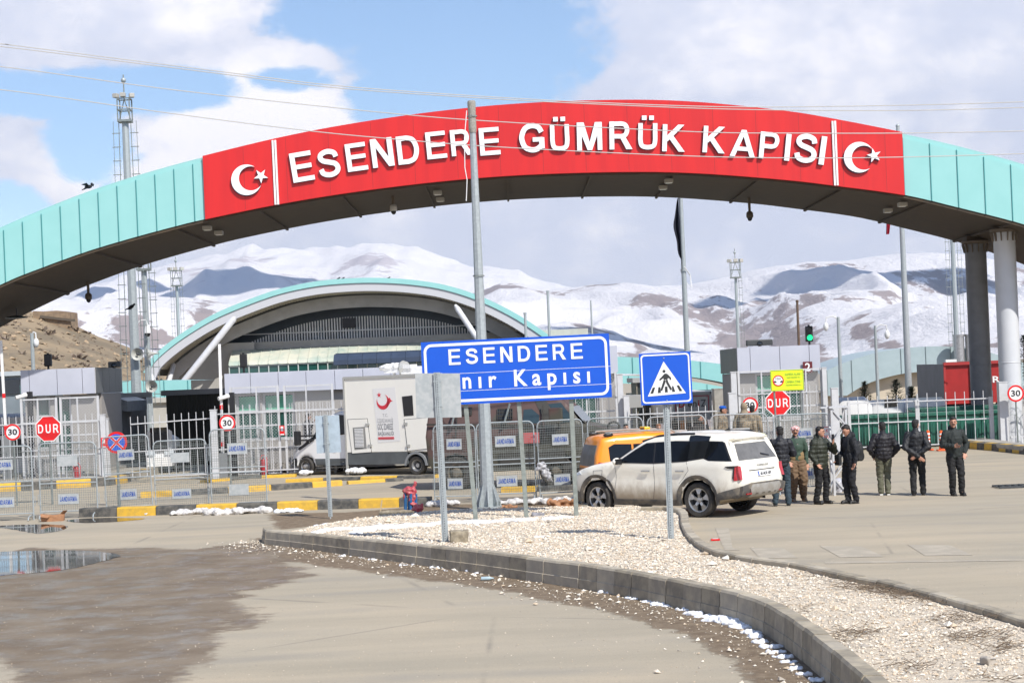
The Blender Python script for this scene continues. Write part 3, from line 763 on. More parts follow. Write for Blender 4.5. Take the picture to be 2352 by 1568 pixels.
def ridge(name, crest, Yc, Y0, m, spur=0.16, sp_scale=0.0022, seed=0.0, cols=240, rows=70, u0=-250, u1=2600, bare=None, craggy=0.0, lean=0.35):
    vs = []; bv = []; cols = int(cols * 1.7); rows = int(rows * 1.6)
    for i in range(cols + 1):
        u = u0 + (u1 - u0) * i / cols
        p = at(u, interp(crest, u), Yc); X, H = p.x, p.z
        for j in range(rows + 11):
            t = j / rows
            y = Y0 + (Yc - Y0) * t
            if t <= 1: prof = t ** 1.15
            else: prof = 1 - (t - 1) * 1.6
            s = math.sin(min(1, t) * PI) if t <= 1 else 0.0
            x = X * (y / Yc) ** 0.25
            q = Vector((x * sp_scale + seed + t * lean, y * sp_scale * 0.35 + seed, seed))
            wv = noise.noise(q * 0.7 + Vector((9, 2, 1))) * 1.1
            r1 = 1 - abs(noise.noise(q + Vector((wv, 0, 0)))) * 2.6
            r2 = 1 - abs(noise.noise(q * 2.3 + Vector((wv * 2, 4, 0)))) * 2.4
            r3 = 1 - abs(noise.noise(q * 5.3 + Vector((wv * 4, 8, 0)))) * 2.4; r4 = noise.noise(q * 13)
            z = H * prof + H * spur * (s ** 0.8) * (r1 * 0.9 + r2 * 0.45 + r3 * 0.20 + r4 * .09 - 0.6)
            z += H * craggy * noise.noise(Vector((x * 0.012, y * 0.006, seed))) * min(1, t * t)
            z += H * 0.010 * noise.noise(Vector((x * 0.02, seed, 0))) * min(1, t * 1.2)
            vs.append((x, y, z))
            b = 0.0
            if bare:
                for (bu, bvv, wu, wv_, st) in bare:
                    pu = CU + (x / y * FPX) * cr + 0; zz = (z - EYE) / y * FPX
                    uu = CU + x / y * FPX * cr - zz * sr; vv = CV - x / y * FPX * sr - zz * cr
                    d = ((uu - bu) / wu) ** 2 + ((vv - bvv) / wv_) ** 2
                    b += st * math.exp(-d)
            bv.append(b)
    R = rows + 11
    fs = [(i * R + j, (i + 1) * R + j, (i + 1) * R + j + 1, i * R + j + 1) for i in range(cols) for j in range(R - 1)]
    me = bpy.data.meshes.new(name); me.from_pydata(vs, [], fs)
    a = me.attributes.new('bare', 'FLOAT', 'POINT'); a.data.foreach_set('value', bv)
    slots(me, m); shade(me, 180)
    return tag(link(name, me), kind='structure')
MS_FAR = snow_mat('far_snow', 0.70, 0.7, (0.42, 0.36, 0.38), 0.0012)
MS_MID = snow_mat('mid_snow', 0.60, 0.88, (0.27, 0.205, 0.19), 0.0022, (1.3, 0.5, 1))
ridge("mountain", [(-500, 780), (-100, 740), (100, 688), (180, 668), (270, 640), (330, 618), (420, 600), (500, 583), (560, 571), (580, 566), (610, 571), (680, 572), (740, 573), (790, 568), (850, 560), (900, 561), (960, 566), (1010, 590), (1060, 607), (1120, 612), (1190, 622), (1230, 640), (1290, 655), (1350, 668), (1500, 690), (2900, 700)],
      6500, 3600, MS_FAR, 0.17, 0.0011, 3.0, 300, 80, craggy=0.035, bare=[(575, 590, 45, 18, .16), (850, 590, 110, 22, .16), (960, 590, 70, 22, .16), (1040, 615, 50, 14, .12), (420, 625, 60, 12, .1), (700, 580, 60, 8, .12), (1160, 625, 50, 8, .15)])
ridge("mountain", [(-500, 900), (800, 720), (1100, 672), (1150, 650), (1200, 652), (1262, 664), (1310, 660), (1360, 655), (1410, 652), (1450, 653), (1510, 658), (1560, 657), (1600, 650), (1660, 638), (1740, 618), (1800, 608), (1850, 602), (1900, 601), (1950, 598), (2010, 588), (2060, 583), (2100, 583), (2130, 581), (2180, 585), (2230, 590), (2290, 612), (2352, 624), (2500, 650), (2900, 700)],
      4800, 2300, MS_MID, 0.23, 0.0018, 7.0, 300, 80, bare=[(2130, 625, 90, 35, .17), (2180, 690, 70, 40, .16), (2060, 680, 40, 25, .12), (1640, 730, 60, 40, .17), (1700, 800, 50, 40, .15), (1560, 700, 60, 40, .12), (1850, 760, 45, 45, .14), (1480, 690, 40, 16, .1), (1250, 700, 70, 14, .08), (1800, 640, 130, 22, -.14), (1900, 640, 90, 20, -.1)])
ridge("mountain", [(-500, 860), (-100, 760), (40, 718), (64, 711), (100, 694), (129, 683), (170, 690), (228, 698), (269, 687), (330, 684), (365, 681), (434, 685), (500, 694), (560, 705), (800, 740), (1100, 800), (2900, 1000)],
      3400, 1500, MS_MID, 0.24, 0.0022, 1.7, 240, 70, bare=[(300, 745, 40, 22, .22), (330, 775, 50, 14, .2), (470, 725, 20, 25, .16), (200, 720, 40, 12, .12), (170, 745, 30, 10, .15), (400, 730, 30, 14, -.1)])
ridge("mountain", [(-500, 1000), (1000, 860), (1150, 780), (1250, 745), (1300, 738), (1350, 745), (1410, 760), (1440, 775), (1500, 790), (1560, 800), (1640, 812), (1720, 800), (1800, 735), (1850, 705), (1890, 692), (1930, 683), (1980, 684), (2040, 697), (2100, 715), (2150, 728), (2200, 738), (2280, 745), (2352, 760), (2500, 790), (2900, 850)],
      2600, 1000, MS_MID, 0.27, 0.003, 4.4, 300, 80, bare=[(1470, 800, 25, 50, .2), (1530, 800, 20, 40, .18), (1500, 770, 40, 20, .15), (1850, 800, 40, 50, .18), (1900, 840, 50, 40, .18), (1980, 760, 30, 25, .2), (2020, 790, 50, 25, .18), (2060, 800, 35, 45, .18), (1790, 780, 25, 50, .2), (1960, 850, 40, 30, .18), (2180, 795, 80, 25, .2), (2300, 790, 40, 30, .2), (1720, 840, 60, 20, .15), (1340, 770, 30, 20, .14), (1300, 800, 60, 30, .16)])
HILLM = mat('dry_hillside', (0.30, 0.225, 0.14), 0.95, 0, 0.9, 0.14, 0.9, 1.2, col2=(0.17, 0.135, 0.09), detail=10)
ridge("hillside", [(-900, 470), (-500, 560), (-200, 640), (0, 684), (62, 713), (120, 728), (172, 747), (228, 774), (269, 787), (309, 803), (350, 838), (403, 858), (480, 880), (700, 925), (1000, 960), (2900, 1000)],
      210, 110, HILLM, 0.10, 0.05, 2.2, 200, 80, u0=-900, u1=1100, craggy=0.0)
# old ruin wall and shrubs on the hill
def hill_bits():
    t = thing("stone_ruin", "ruined tan stone wall standing on the brow of the dry hill", "ruin", at(118, 745, 205))
    b = t.location; mb = MB(); rnd = random.Random(2)
    T = [(75, 714), (100, 715), (130, 713), (161, 716), (162, 745), (165, 762), (76, 762)]
    P = [at(u, v, 205) - b for u, v in T]
    mb.prism([(p.x, p.z) for p in P], 0, 3.5)
    M_ = mat('ruin_stone', (0.30, 0.215, 0.135), 0.95, 0, 0.8, 2, 0.9, 6, col2=(0.18, 0.13, 0.09))
    mb.build("wall", M_, t)
    mb = MB(); mb.beam(at(92, 727, 204.8) - b, at(172, 736, 204.8) - b, 0.25, 0.3); mb.build("timber_beam", mat('old_timber', (0.10, 0.08, 0.06), 0.9), t)
    mb = MB(); rnd = random.Random(9)
    dg = bpy.context.evaluated_depsgraph_get(); hill = bpy.data.objects["hillside"]
    bpy.context.view_layer.update()
    for k in range(420):
        u = rnd.uniform(-60, 470); v = rnd.uniform(720, 1000)
        o = Vector((0, 0, EYE)); d = (at(u, v, 200) - o).normalized()
        hit, loc, nn, _ = hill.ray_cast(o, d)
        if not hit: continue
        s = rnd.uniform(0.3, 1.1) if rnd.random() < 0.35 else rnd.uniform(0.1, 0.35)
        for q in range(14):
            a = rnd.uniform(0, 6.28); e = rnd.uniform(0.1, 1.0); L = s * rnd.uniform(0.5, 1.0)
            d2 = Vector((math.cos(a), math.sin(a), e)).normalized() * L; w = s * 0.16
            n_ = Vector((rnd.uniform(-1, 1), rnd.uniform(-1, 1), rnd.uniform(-1, 1))).normalized()
            side = d2.cross(n_).normalized() * w
            mb.add([loc, loc + d2 * 0.6 + side, loc + d2, loc + d2 * 0.6 - side], [(0, 1, 2, 3)], 0 if rnd.random() < 0.6 else 1)
    for k in range(900):
        u = rnd.uniform(-60, 470); v = rnd.uniform(720, 1000)
        o = Vector((0, 0, EYE)); d = (at(u, v, 200) - o).normalized()
        hit, loc, nn, _ = hill.ray_cast(o, d)
        if hit: rock(mb, loc, rnd.uniform(0.08, 0.4), rnd, rnd.choice([2, 3]))
    tag(mb.build("dry_scrub", [mat('dry_shrub', (0.26, 0.20, 0.16), 0.95), mat('dark_shrub', (0.17, 0.135, 0.10), 0.95), mat('hill_rock', (0.38, 0.28, 0.18), 0.95), mat('hill_rock_dark', (0.19, 0.145, 0.10), 0.95)], fix=False), "dry grey brown scrub and stones on the hillside", kind='stuff')
hill_bits()

# clouds that drift over the valley and shade parts of the mountains (high above the picture)
CLOUDM = mat('cloud_white', (0.85, 0.85, 0.88), 1.0)
def clouds():
    rnd = random.Random(21)
    # (u, v, distance on the mountain of the shaded place, half width m, half depth m)
    for k, (u, v, Y, wx, wy) in enumerate([(480, 655, 5300, 520, 520), (620, 670, 5200, 330, 300), (300, 640, 5600, 260, 240), (2000, 650, 4200, 330, 420), (1880, 690, 3900, 240, 260), (2250, 690, 4000, 330, 420), (1500, 760, 2450, 170, 220), (1390, 790, 2300, 150, 180), (1700, 690, 4000, 150, 200), (2140, 640, 4300, 260, 200), (390, 790, 2300, 110, 110)]):
        wx *= .8; wy *= .72; P = at(u, v, Y); t = (2300 - P.z) / SUN.z; c = P + SUN * t
        sh = []
        for q in range(11):
            a = rnd.uniform(0, 6.28); r = rnd.uniform(0, 0.75)
            s = rnd.uniform(0.16, 0.5)
            sh.append(('e', (math.cos(a) * r * wx, math.sin(a) * r * wy, rnd.uniform(-20, 30)), (wx * s, wy * s, 60 + 50 * rnd.random()), 10))
        o = organic("cloud", sh, 36, CLOUDM, smooth=2, loc=c)
        tag(o, kind='structure')
clouds()

# the valley air between here and the far snow slopes
def haze():
    m = bpy.data.materials.new("valley_haze"); m.use_nodes = True; N, L = m.node_tree.nodes, m.node_tree.links; N.remove(N['Principled BSDF'])
    v = N.new('ShaderNodeVolumePrincipled'); v.inputs['Color'].default_value = (0.66, 0.80, 1.0, 1); v.inputs['Density'].default_value = 0.00007; v.inputs['Anisotropy'].default_value = 0.2
    L.new(v.outputs[0], N['Material Output'].inputs['Volume'])
    o = MB().box((0, 3600, 520), (9000, 7800, 1060)).build("haze", m); tag(o, "thin blue air haze over the valley", kind='stuff')
haze()
# ---------------------------------------------------------------- the great arch
AY, AD = 60.0, 8.6
TOPC = [(-760, 1040), (-600, 880), (-400, 728), (-200, 615), (0, 523), (100, 480), (200, 441), (300, 408), (400, 379), (470, 361), (635, 321), (800, 289), (1000, 260), (1200, 241), (1430, 233), (1600, 238), (1800, 258), (1917, 277), (2070, 307), (2200, 336), (2352, 378), (2500, 425), (2700, 503), (2900, 600), (3100, 720)]
BOTC = [(-620, 1110), (-500, 985), (-400, 890), (-200, 757), (0, 655), (100, 614), (200, 578), (300, 548), (400, 521), (475, 503), (636, 470), (800, 443), (1000, 418), (1200, 402), (1430, 395), (1600, 398), (1800, 413), (1920, 427), (2075, 448), (2200, 477), (2352, 516), (2500, 566), (2700, 650), (2900, 750), (3100, 880)]
def smooth_px(C): return [(p.x, p.y) for p in smooth_curve([Vector((a, b, 0)) for a, b in C], 6)]
TOPS = [(p.x, p.z) for p in (at(u, v, AY) for u, v in smooth_px(TOPC))]
BOTS = [(p.x, p.z) for p in (at(u, v, AY) for u, v in smooth_px(BOTC))]
def az_top(x): return interp(TOPS, x)
def az_bot(x): return interp(BOTS, x)
arch = thing("gateway_arch", "giant teal gateway arch with red name panel spanning the road", "arch", (0, AY, 0))
XR0, XR1 = hx(470, 430, AY), hx(2073, 380, AY)
def arch_slab(name, x0, x1, y0, y1, m, dz=0.0, step=0.5, topz=None, botz=None, parent=arch):
    n = max(2, int((x1 - x0) / step)); vs = []; fs = []
    for i in range(n + 1):
        x = x0 + (x1 - x0) * i / n
        zt = (az_top(x) if topz is None else topz(x)); zb = (az_bot(x) if botz is None else botz(x))
        vs += [(x, y0, zb), (x, y0, zt), (x, y1, zt), (x, y1, zb)]
    for i in range(n):
        for j in range(4): fs.append((i * 4 + j, i * 4 + (j + 1) % 4, (i + 1) * 4 + (j + 1) % 4, (i + 1) * 4 + j))
    fs.append((0, 1, 2, 3)); fs.append((n * 4 + 3, n * 4 + 2, n * 4 + 1, n * 4))
    return MB().add(vs, fs).build(name, m, parent, smooth=True, angle=30)
arch_slab("roof", -28.5, 28, -0.02, AD, TEAL, topz=lambda x: az_top(x), botz=lambda x: az_top(x) - 0.16)
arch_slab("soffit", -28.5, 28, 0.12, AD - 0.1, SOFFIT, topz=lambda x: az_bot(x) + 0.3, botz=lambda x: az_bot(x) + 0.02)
def fascia(x0, x1, pitch=1.38):
    mb = MB(); x = x0
    while x < x1 - 0.05:
        xe = min(x + pitch, x1); n = 3
        for k in range(n):
            a, b = x + (xe - x) * k / n, x + (xe - x) * (k + 1) / n
            g = 0.012 if k == 0 else 0; 
            o = 0.0
            vs = [(a + g, -0.06, az_bot(a)), (a + g, -0.06, az_top(a) - 0.16), (b, -0.06, az_top(b) - 0.16), (b, -0.06, az_bot(b))]
            vs += [(p[0], 0.10, p[2]) for p in vs]
            mb.add(vs, [(0, 1, 2, 3), (7, 6, 5, 4), (0, 4, 5, 1), (3, 2, 6, 7), (0, 3, 7, 4), (1, 5, 6, 2)], 0)
        mb.add([(x - 0.012, -0.085, az_bot(x)), (x - 0.012, -0.085, az_top(x) - 0.15), (x + 0.016, -0.085, az_top(x) - 0.15), (x + 0.016, -0.085, az_bot(x)), (x - 0.012, -0.05, az_bot(x)), (x - 0.012, -0.05, az_top(x) - 0.15), (x + 0.016, -0.05, az_top(x) - 0.15), (x + 0.016, -0.05, az_bot(x))],
               [(0, 1, 2, 3), (0, 4, 5, 1), (3, 2, 6, 7), (0, 3, 7, 4), (1, 5, 6, 2)], 1)
        x = xe
    return mb
fascia(-28.5, XR0 - 0.02, 0.66).build("fascia", [TEAL, TEAL_SEAM], arch)
fascia(XR1 + 0.02, 28, 0.92).build("fascia", [TEAL, TEAL_SEAM], arch)
arch_slab("back_fascia", -28.5, 28, AD, AD + 0.06, TEAL, botz=lambda x: az_bot(x) + 0.15, topz=lambda x: az_top(x) + 0.02)
arch_slab("red_panel", XR0, XR1, -0.16, 0.11, RED, topz=lambda x: az_top(x) + 0.03, botz=lambda x: az_bot(x) - 0.02)
for u0_, v0_, u1_, v1_ in ((629, 322, 636, 470), (1915, 278, 1921, 426)):
    p, q = at(u0_, v0_, AY - 0.2), at(u1_, v1_, AY - 0.2)
    mb = MB(); d = 0.045
    for s in (-1, 1): mb.beam((p.x + s * d, -0.19, p.z), (q.x + s * d, -0.19, q.z), 0.065, 0.05, up=(0, 1, 0))
    mb.build("white_strip", WHITE, arch)
mb = MB(); x = XR0 + 1.4
while x < XR1: mb.box((x, -0.161, (az_top(x) + az_bot(x)) / 2), (0.014, 0.004, az_top(x) - az_bot(x) - .05)); x += 1.47
mb.build('panel_joint', mat('joint_dark_red', (0.33, 0.02, 0.022), .6), arch)
# soffit ribs and small fixings
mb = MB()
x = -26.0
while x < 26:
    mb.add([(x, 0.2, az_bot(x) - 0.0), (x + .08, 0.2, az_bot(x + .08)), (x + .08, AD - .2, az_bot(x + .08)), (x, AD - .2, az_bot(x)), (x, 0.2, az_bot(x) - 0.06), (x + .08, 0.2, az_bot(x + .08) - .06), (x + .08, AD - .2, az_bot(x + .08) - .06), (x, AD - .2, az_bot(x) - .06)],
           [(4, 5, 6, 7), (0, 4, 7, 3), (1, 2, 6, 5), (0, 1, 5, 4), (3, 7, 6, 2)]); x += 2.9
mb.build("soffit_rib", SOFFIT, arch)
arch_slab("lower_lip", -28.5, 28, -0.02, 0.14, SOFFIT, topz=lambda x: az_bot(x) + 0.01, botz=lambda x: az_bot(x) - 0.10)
# lettering: (char, u of centre, v of foot, v of top)
LETTERS = [("E", 699, 416, 349, 0), ("S", 760, 407, 344, 0), ("E", 823, 392, 329, 0), ("N", 882, 383, 318, 0), ("D", 941, 376, 312, 0), ("E", 1005, 364, 303, 0), ("R", 1062, 357, 298, 0), ("E", 1127, 356, 294, 0),
           ("G", 1223, 350, 286, 0), ("Ü", 1287, 346, 287, 1), ("M", 1355, 345, 282, 0), ("R", 1426, 343, 280, 0), ("Ü", 1488, 343, 284, 1), ("K", 1547, 348, 287, 0),
           ("K", 1639, 351, 291, 0), ("A", 1705, 360, 299, 0), ("P", 1765, 365, 304, 0), ("I", 1807, 369, 308, 0), ("S", 1848, 374, 309, 0), ("I", 1886, 378, 313, 0)]
LSIDE = mat('letter_return_dark', (0.05, 0.055, 0.10), 0.5)
for ch, u, vb, vt, um in LETTERS:
    # the slope of the arch centreline under the letter sets its tilt
    pb, pt = at(u, vb, AY - 0.3), at(u, vt, AY - 0.3); xa, xb = pb.x - 0.5, pb.x + 0.5
    sl = math.atan2((az_bot(xb) + az_top(xb)) - (az_bot(xa) + az_top(xa)), 2.0) * .9; H = (pt.z - pb.z) * math.cos(sl) * (1.05 if ch in "SG" else 1.02)
    block_text("letter", ch, pb.x, pb.z, -0.245, H, LWHITE, arch, depth=0.03, ang=sl)
    block_text("letter_return", ch, pb.x - 0.012, pb.z - 0.012, -0.165, H, LSIDE, arch, depth=0.075, ang=sl)
for (uc, vc, R, ust, vst, rot) in ((566, 413, 35, 599, 404, -0.28), (1974, 361, 35, 2008, 357, 0.16)):
    c = at(uc, vc, AY - .3); s = at(ust, vst, AY - .3); k = 60 / 4000
    MB().prism(crescent(c.x, c.z, R * k, R * k * 0.79, R * k * 0.30, -rot), -0.28, -0.22).build("crescent", LWHITE, arch)
    MB().prism(star(s.x, s.z, 17 * k, PI / 2 + 0.35 - rot), -0.28, -0.22).build("star", LWHITE, arch)
    MB().prism(crescent(c.x - .02, c.z - .03, R * k, R * k * 0.79, R * k * 0.30, -rot), -0.215, -0.16).build("crescent_return", LSIDE, arch)
    MB().prism(star(s.x - .02, s.z - .03, 17 * k, PI / 2 + 0.35 - rot), -0.215, -0.16).build("star_return", LSIDE, arch)
# square floodlights under the soffit
for (u, v, dy) in ((476, 527, 1.6), (503, 546, 3.8), (1005, 438, 2.4), (1011, 457, 4.8), (1536, 417, 1.6), (1523, 437, 3.8), (2073, 476, 1.5), (2040, 495, 3.8)):
    p = at(u, v, AY + dy); z = az_bot(p.x)
    mb = MB().box((p.x, dy, z - 0.12), (0.30, 0.34, 0.14)); mb.build("soffit_lamp", mat('lamp_body', (0.42, 0.40, 0.36), 0.5), arch, bevel=0.015)
    MB().box((p.x, dy, z - 0.195), (0.22, 0.26, 0.012)).build("soffit_lamp_lens", mat('lamp_lens', (0.75, 0.73, 0.66), 0.3), arch)
def dome_camera(label, u, v0, v1, Y, dark=True):
    p = at(u, v0, Y); q = at(u, v1, Y); zt = az_bot(p.x) - 0.0
    t = thing("dome_camera", label, "security camera", (p.x, Y, zt), 0, "dome cameras hanging from the arch")
    m1 = mat('camera_brown', (0.11, 0.085, 0.06), 0.5) if dark else mat('camera_white', (0.55, 0.53, 0.48), 0.4)
    L = zt - q.z
    MB().cyl((0, 0, 0.02), (0, 0, -L + 0.35), 0.055, 0.05, 10).build("drop_pipe", mat('camera_pipe', (0.13, 0.10, 0.07), 0.6), t)
    MB().lathe([(0.0, 0.05), (0.08, 0.04), (0.13, -0.02), (0.135, -0.16), (0.12, -0.2), (0, -0.2)], (0, 0, -L + 0.33), n=16).build("housing", m1, t, smooth=True)
    MB().ball((0, 0, -L + 0.11), (0.095, 0.095, 0.11), 14, 8).build("dome", BLACK, t, smooth=True)
dome_camera("dark dome camera hanging under the far left of the arch", 202, 650, 695, 67.5)
dome_camera("pale dome camera hanging under the arch left of the tall lamp pole", 903, 460, 493, 63, False)
dome_camera("dark dome camera hanging under the arch right of the black flag pole", 1721, 470, 508, 66.5)
t = thing("hanging_disc_lamp", "wide flat dark disc lamp hanging under the left end of the arch", "lamp", at(38, 728, 66))
zt = az_bot(t.location.x) - t.location.z
MB().cyl((0, 0, 0.05), (0, 0, max(0.2, zt)), 0.02, n=8).build("stem", BLACK, t)
MB().lathe([(0, .06), (.10, .06), (.40, .0), (.42, -.03), (.40, -.04), (0, -.05)], n=28).build("shade", mat('disc_green_black', (0.02, 0.03, 0.028), 0.4), t, smooth=True)
# columns
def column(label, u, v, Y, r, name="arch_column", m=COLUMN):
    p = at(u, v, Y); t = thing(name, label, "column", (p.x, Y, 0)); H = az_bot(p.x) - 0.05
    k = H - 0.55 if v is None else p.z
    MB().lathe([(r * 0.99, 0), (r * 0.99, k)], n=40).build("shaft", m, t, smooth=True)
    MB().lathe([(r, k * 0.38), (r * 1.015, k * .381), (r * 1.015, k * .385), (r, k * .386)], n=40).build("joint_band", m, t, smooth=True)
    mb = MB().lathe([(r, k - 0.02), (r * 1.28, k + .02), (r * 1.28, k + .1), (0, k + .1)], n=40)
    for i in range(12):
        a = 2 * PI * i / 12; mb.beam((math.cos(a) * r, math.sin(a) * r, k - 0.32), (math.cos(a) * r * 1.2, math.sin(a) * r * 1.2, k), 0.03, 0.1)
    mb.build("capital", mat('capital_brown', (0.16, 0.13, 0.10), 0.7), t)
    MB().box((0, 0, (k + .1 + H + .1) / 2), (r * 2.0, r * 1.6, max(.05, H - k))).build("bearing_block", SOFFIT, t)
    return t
column("grey arch column nearest the camera, sunlit on its lower half", 2306, 533, 62.2, 0.385)
column("arch column in full shade, left of the sunlit one", 2240, 560, 66.0, 0.40, m=mat('shade_toned_column', (0.20, 0.205, 0.215), .5, 0, .3, 2))  # shade put into the colour: darker grey than the other columns
column("left arch column beyond the frame", -560, 1000, 62.5, 0.4)

# ---------------------------------------------------------------- the customs hall behind
HY = 130.0
hall = thing("customs_hall", "big vaulted customs hall with teal roof edge and louvred gable", "building", (0, HY, 0))
HT = [(330, 855), (345, 826), (380, 793), (430, 757), (490, 722), (560, 692), (640, 664), (720, 647), (790, 640), (860, 638), (940, 642), (1020, 654), (1100, 679), (1180, 717), (1250, 762), (1300, 800), (1345, 840)]
def hcurve(dv):
    pts = [at(u, v + dv, HY) for u, v in smooth_px(HT)]
    return pts
def hall_shell():
    P = hcurve(0); n = len(P)
    def off(d):
        out = []
        for i in range(n):
            t = (P[min(i + 1, n - 1)] - P[max(i - 1, 0)]); t.y = 0; t.normalize(); nn = Vector((t.z, 0, -t.x)); out.append(P[i] + nn * d)
        return out
    def band(name, d0, d1, y0, y1, m):
        A, B = off(d0), off(d1); vs = []; fs = []
        for a, b in zip(A, B): vs += [(a.x, y0, a.z), (b.x, y0, b.z), (b.x, y1, b.z), (a.x, y1, a.z)]
        for i in range(n - 1):
            for j in range(4): fs.append((i * 4 + j, i * 4 + (j + 1) % 4, (i + 1) * 4 + (j + 1) % 4, (i + 1) * 4 + j))
        fs += [(0, 1, 2, 3), ((n - 1) * 4 + 3, (n - 1) * 4 + 2, (n - 1) * 4 + 1, (n - 1) * 4)]
        MB().add(vs, fs).build(name, m, hall, smooth=True, angle=35)
    band("roof_edge", 0.0, 0.38, -0.1, 32, TEAL)
    band("edge_beam", 0.40, 0.98, 0.0, 0.5, mat('edge_beam_white', (0.50, 0.51, 0.54), 0.4))
    band("roof_underside", 0.42, 0.6, 0.52, 32, mat('roof_underside', (0.22, 0.22, 0.21), 0.8))
    band("inner_beam", 1.15, 2.05, 3.0, 3.4, mat('inner_beam_grey', (0.42, 0.42, 0.42), 0.6, 0, 0.4, 0.5))
    # rafters
    mb = MB(); A, B = off(0.62), off(0.85)
    for i in range(6, n - 6):
        for k in range(2 if i % 1 == 0 else 1):
            a = A[i].lerp(A[i + 1], k / 2); b = B[i].lerp(B[i + 1], k / 2)
            mb.beam((b.x, 0.5, b.z), (b.x, 3.0, b.z), 0.10, 0.35)
    mb.build("rafter", mat('rafter_buff', (0.55, 0.50, 0.40), 0.7), hall)
    C = off(1.9)
    mb = MB()
    vs = [(p.x, 7.0, p.z + .3) for p in C]; lo = at(450, 800, HY).z
    m_ = MB().add(vs, [tuple(range(len(vs)))]); m_.build("gable_glazing", mat('gable_blue_glass', (0.09, 0.12, 0.15), 0.3, 0, 0.6, 0.4, col2=(0.06, 0.07, 0.08)), hall)
    return C
C_in = hall_shell()
inz = [(p.x, p.z) for p in C_in]
def hp(u, v, dy=0.0): p = at(u, v, HY + dy); return Vector((p.x, dy, p.z))
# louvre screen
def louvres():
    mb = MB(); Yl = 5.5
    xl, xr = hp(428, 800, Yl).x, hp(1190, 780, Yl).x
    x = xl; k = 0
    while x < xr:
        u_ = (x - xl) / (xr - xl)
        zb = hp(430, 806, Yl).z + (0) ; zt = min(interp(inz, x) - 0.75, hp(820, 722, Yl).z)
        zb = hp(430, 800, Yl).z
        if zt > zb + .1 and not (hp(786, 0, Yl).x < x < hp(818, 0, Yl).x and False): mb.beam((x, Yl, zb), (x, Yl, zt), 0.095, 0.12)
        x += 0.215
    for v in (757, 740): 
        z = hp(700, v + 6, Yl).z
        if v == 757: mb.beam((xl + 3, Yl - .08, z), (xr - 1, Yl - .08, z), 0.05, 0.08)
    mb.build("louvre_screen", mat('louvre_grey', (0.85, 0.85, 0.84), 0.5, 0.0, 0.3, 2), hall)
    a = hp(786, 731, Yl - .3); b = hp(818, 752, Yl - .3)
    MB().box(((a.x + b.x) / 2, Yl - .2, (a.z + b.z) / 2), (abs(b.x - a.x), .2, abs(a.z - b.z))).build("louvre_opening", BLACK, hall)
    for u in (720, 800, 1020, 1090):
        a = hp(u, 752, Yl + .4); b = hp(u + 26, 782, Yl + .4)
        MB().box(((a.x + b.x) / 2, Yl + .5, (a.z + b.z) / 2), (abs(b.x - a.x), .1, abs(a.z - b.z))).build("window", mat('gable_window_blue', (0.16, 0.22, 0.28), 0.3), hall)
louvres()
# body of the hall
zt0 = hp(430, 792, 4.0).z
a, b = hp(411, 0, 4).x, hp(1200, 0, 4).x
MB().box(((a + b) / 2 + 2, 11.0, zt0 / 2), (b - a + 4, 13.0, zt0)).build("wall", CONCW, hall)
def canopy():
    # curved translucent apron roof, pale and stained
    x0, x1 = hp(500, 0, 3).x, hp(1260, 0, 3).x; n = 34; vs = []; fs = []
    prof = [(3.95, hp(700, 797, 3).z), (3.2, hp(700, 800, 3).z), (2.2, hp(700, 812, 2).z), (1.3, hp(700, 825, 1).z), (1.05, hp(700, 833, 1).z)]
    mb = MB()
    for i in range(n + 1):
        x = x0 + (x1 - x0) * i / n
        for (y, z) in prof: vs.append((x, y, z))
    k = len(prof)
    for i in range(n):
        for j in range(k - 1): fs.append((i * k + j, (i + 1) * k + j, (i + 1) * k + j + 1, i * k + j + 1))
    mb.add(vs, fs)
    for i in range(n + 1):
        x = x0 + (x1 - x0) * i / n
        for j in range(k - 1): mb.beam((x, prof[j][0] - .02, prof[j][1] + .03), (x, prof[j + 1][0] - .02, prof[j + 1][1] + .03), 0.05, 0.05)
    mb.build("apron_roof", mat('apron_sheet', (0.56, 0.56, 0.47), 0.6, 0, 0.9, 0.7, 0.05, 3, col2=(0.30, 0.40, 0.36), stretch=(1, 1, 0.4), lo=0.42, hi=0.68), hall)
    zt = prof[-1][1] - .02; mb = MB(); mf = MB()
    MB().box(((x0 + x1) / 2, 1.4, zt / 2), (x1 - x0, 0.3, zt)).build("glazing", GREENG, hall)
    for i in range(n + 1):
        x = x0 + (x1 - x0) * i / n; mf.box((x, 1.2, zt / 2), (0.07, 0.1, zt))
    for z in (zt - .04, zt - 1.15, zt - 2.2): mf.box(((x0 + x1) / 2, 1.18, z), (x1 - x0, 0.1, 0.07))
    mf.build("glazing_frame", mat('frame_pale', (0.5, 0.55, 0.53), 0.5), hall)
canopy()
# dark blue awning
a, b = hp(733, 0, -1).x, hp(1260, 0, -1).x
za, zb = hp(900, 806, -1).z, hp(900, 822, -1).z
mb = MB()
for i in range(16):
    x = a + (b - a) * i / 16; w = (b - a) / 16
    mb.prism([(-1.8, zb - .35), (-1.8, zb), (-1.2, za - .1), (0.5, za + .02), (1.0, za), (1.0, zb - .35)], x + .02, x + w, 'YZ')
mb.build("awning", mat('awning_navy', (0.035, 0.055, 0.10), 0.6, 0, 0.3, 1), hall)
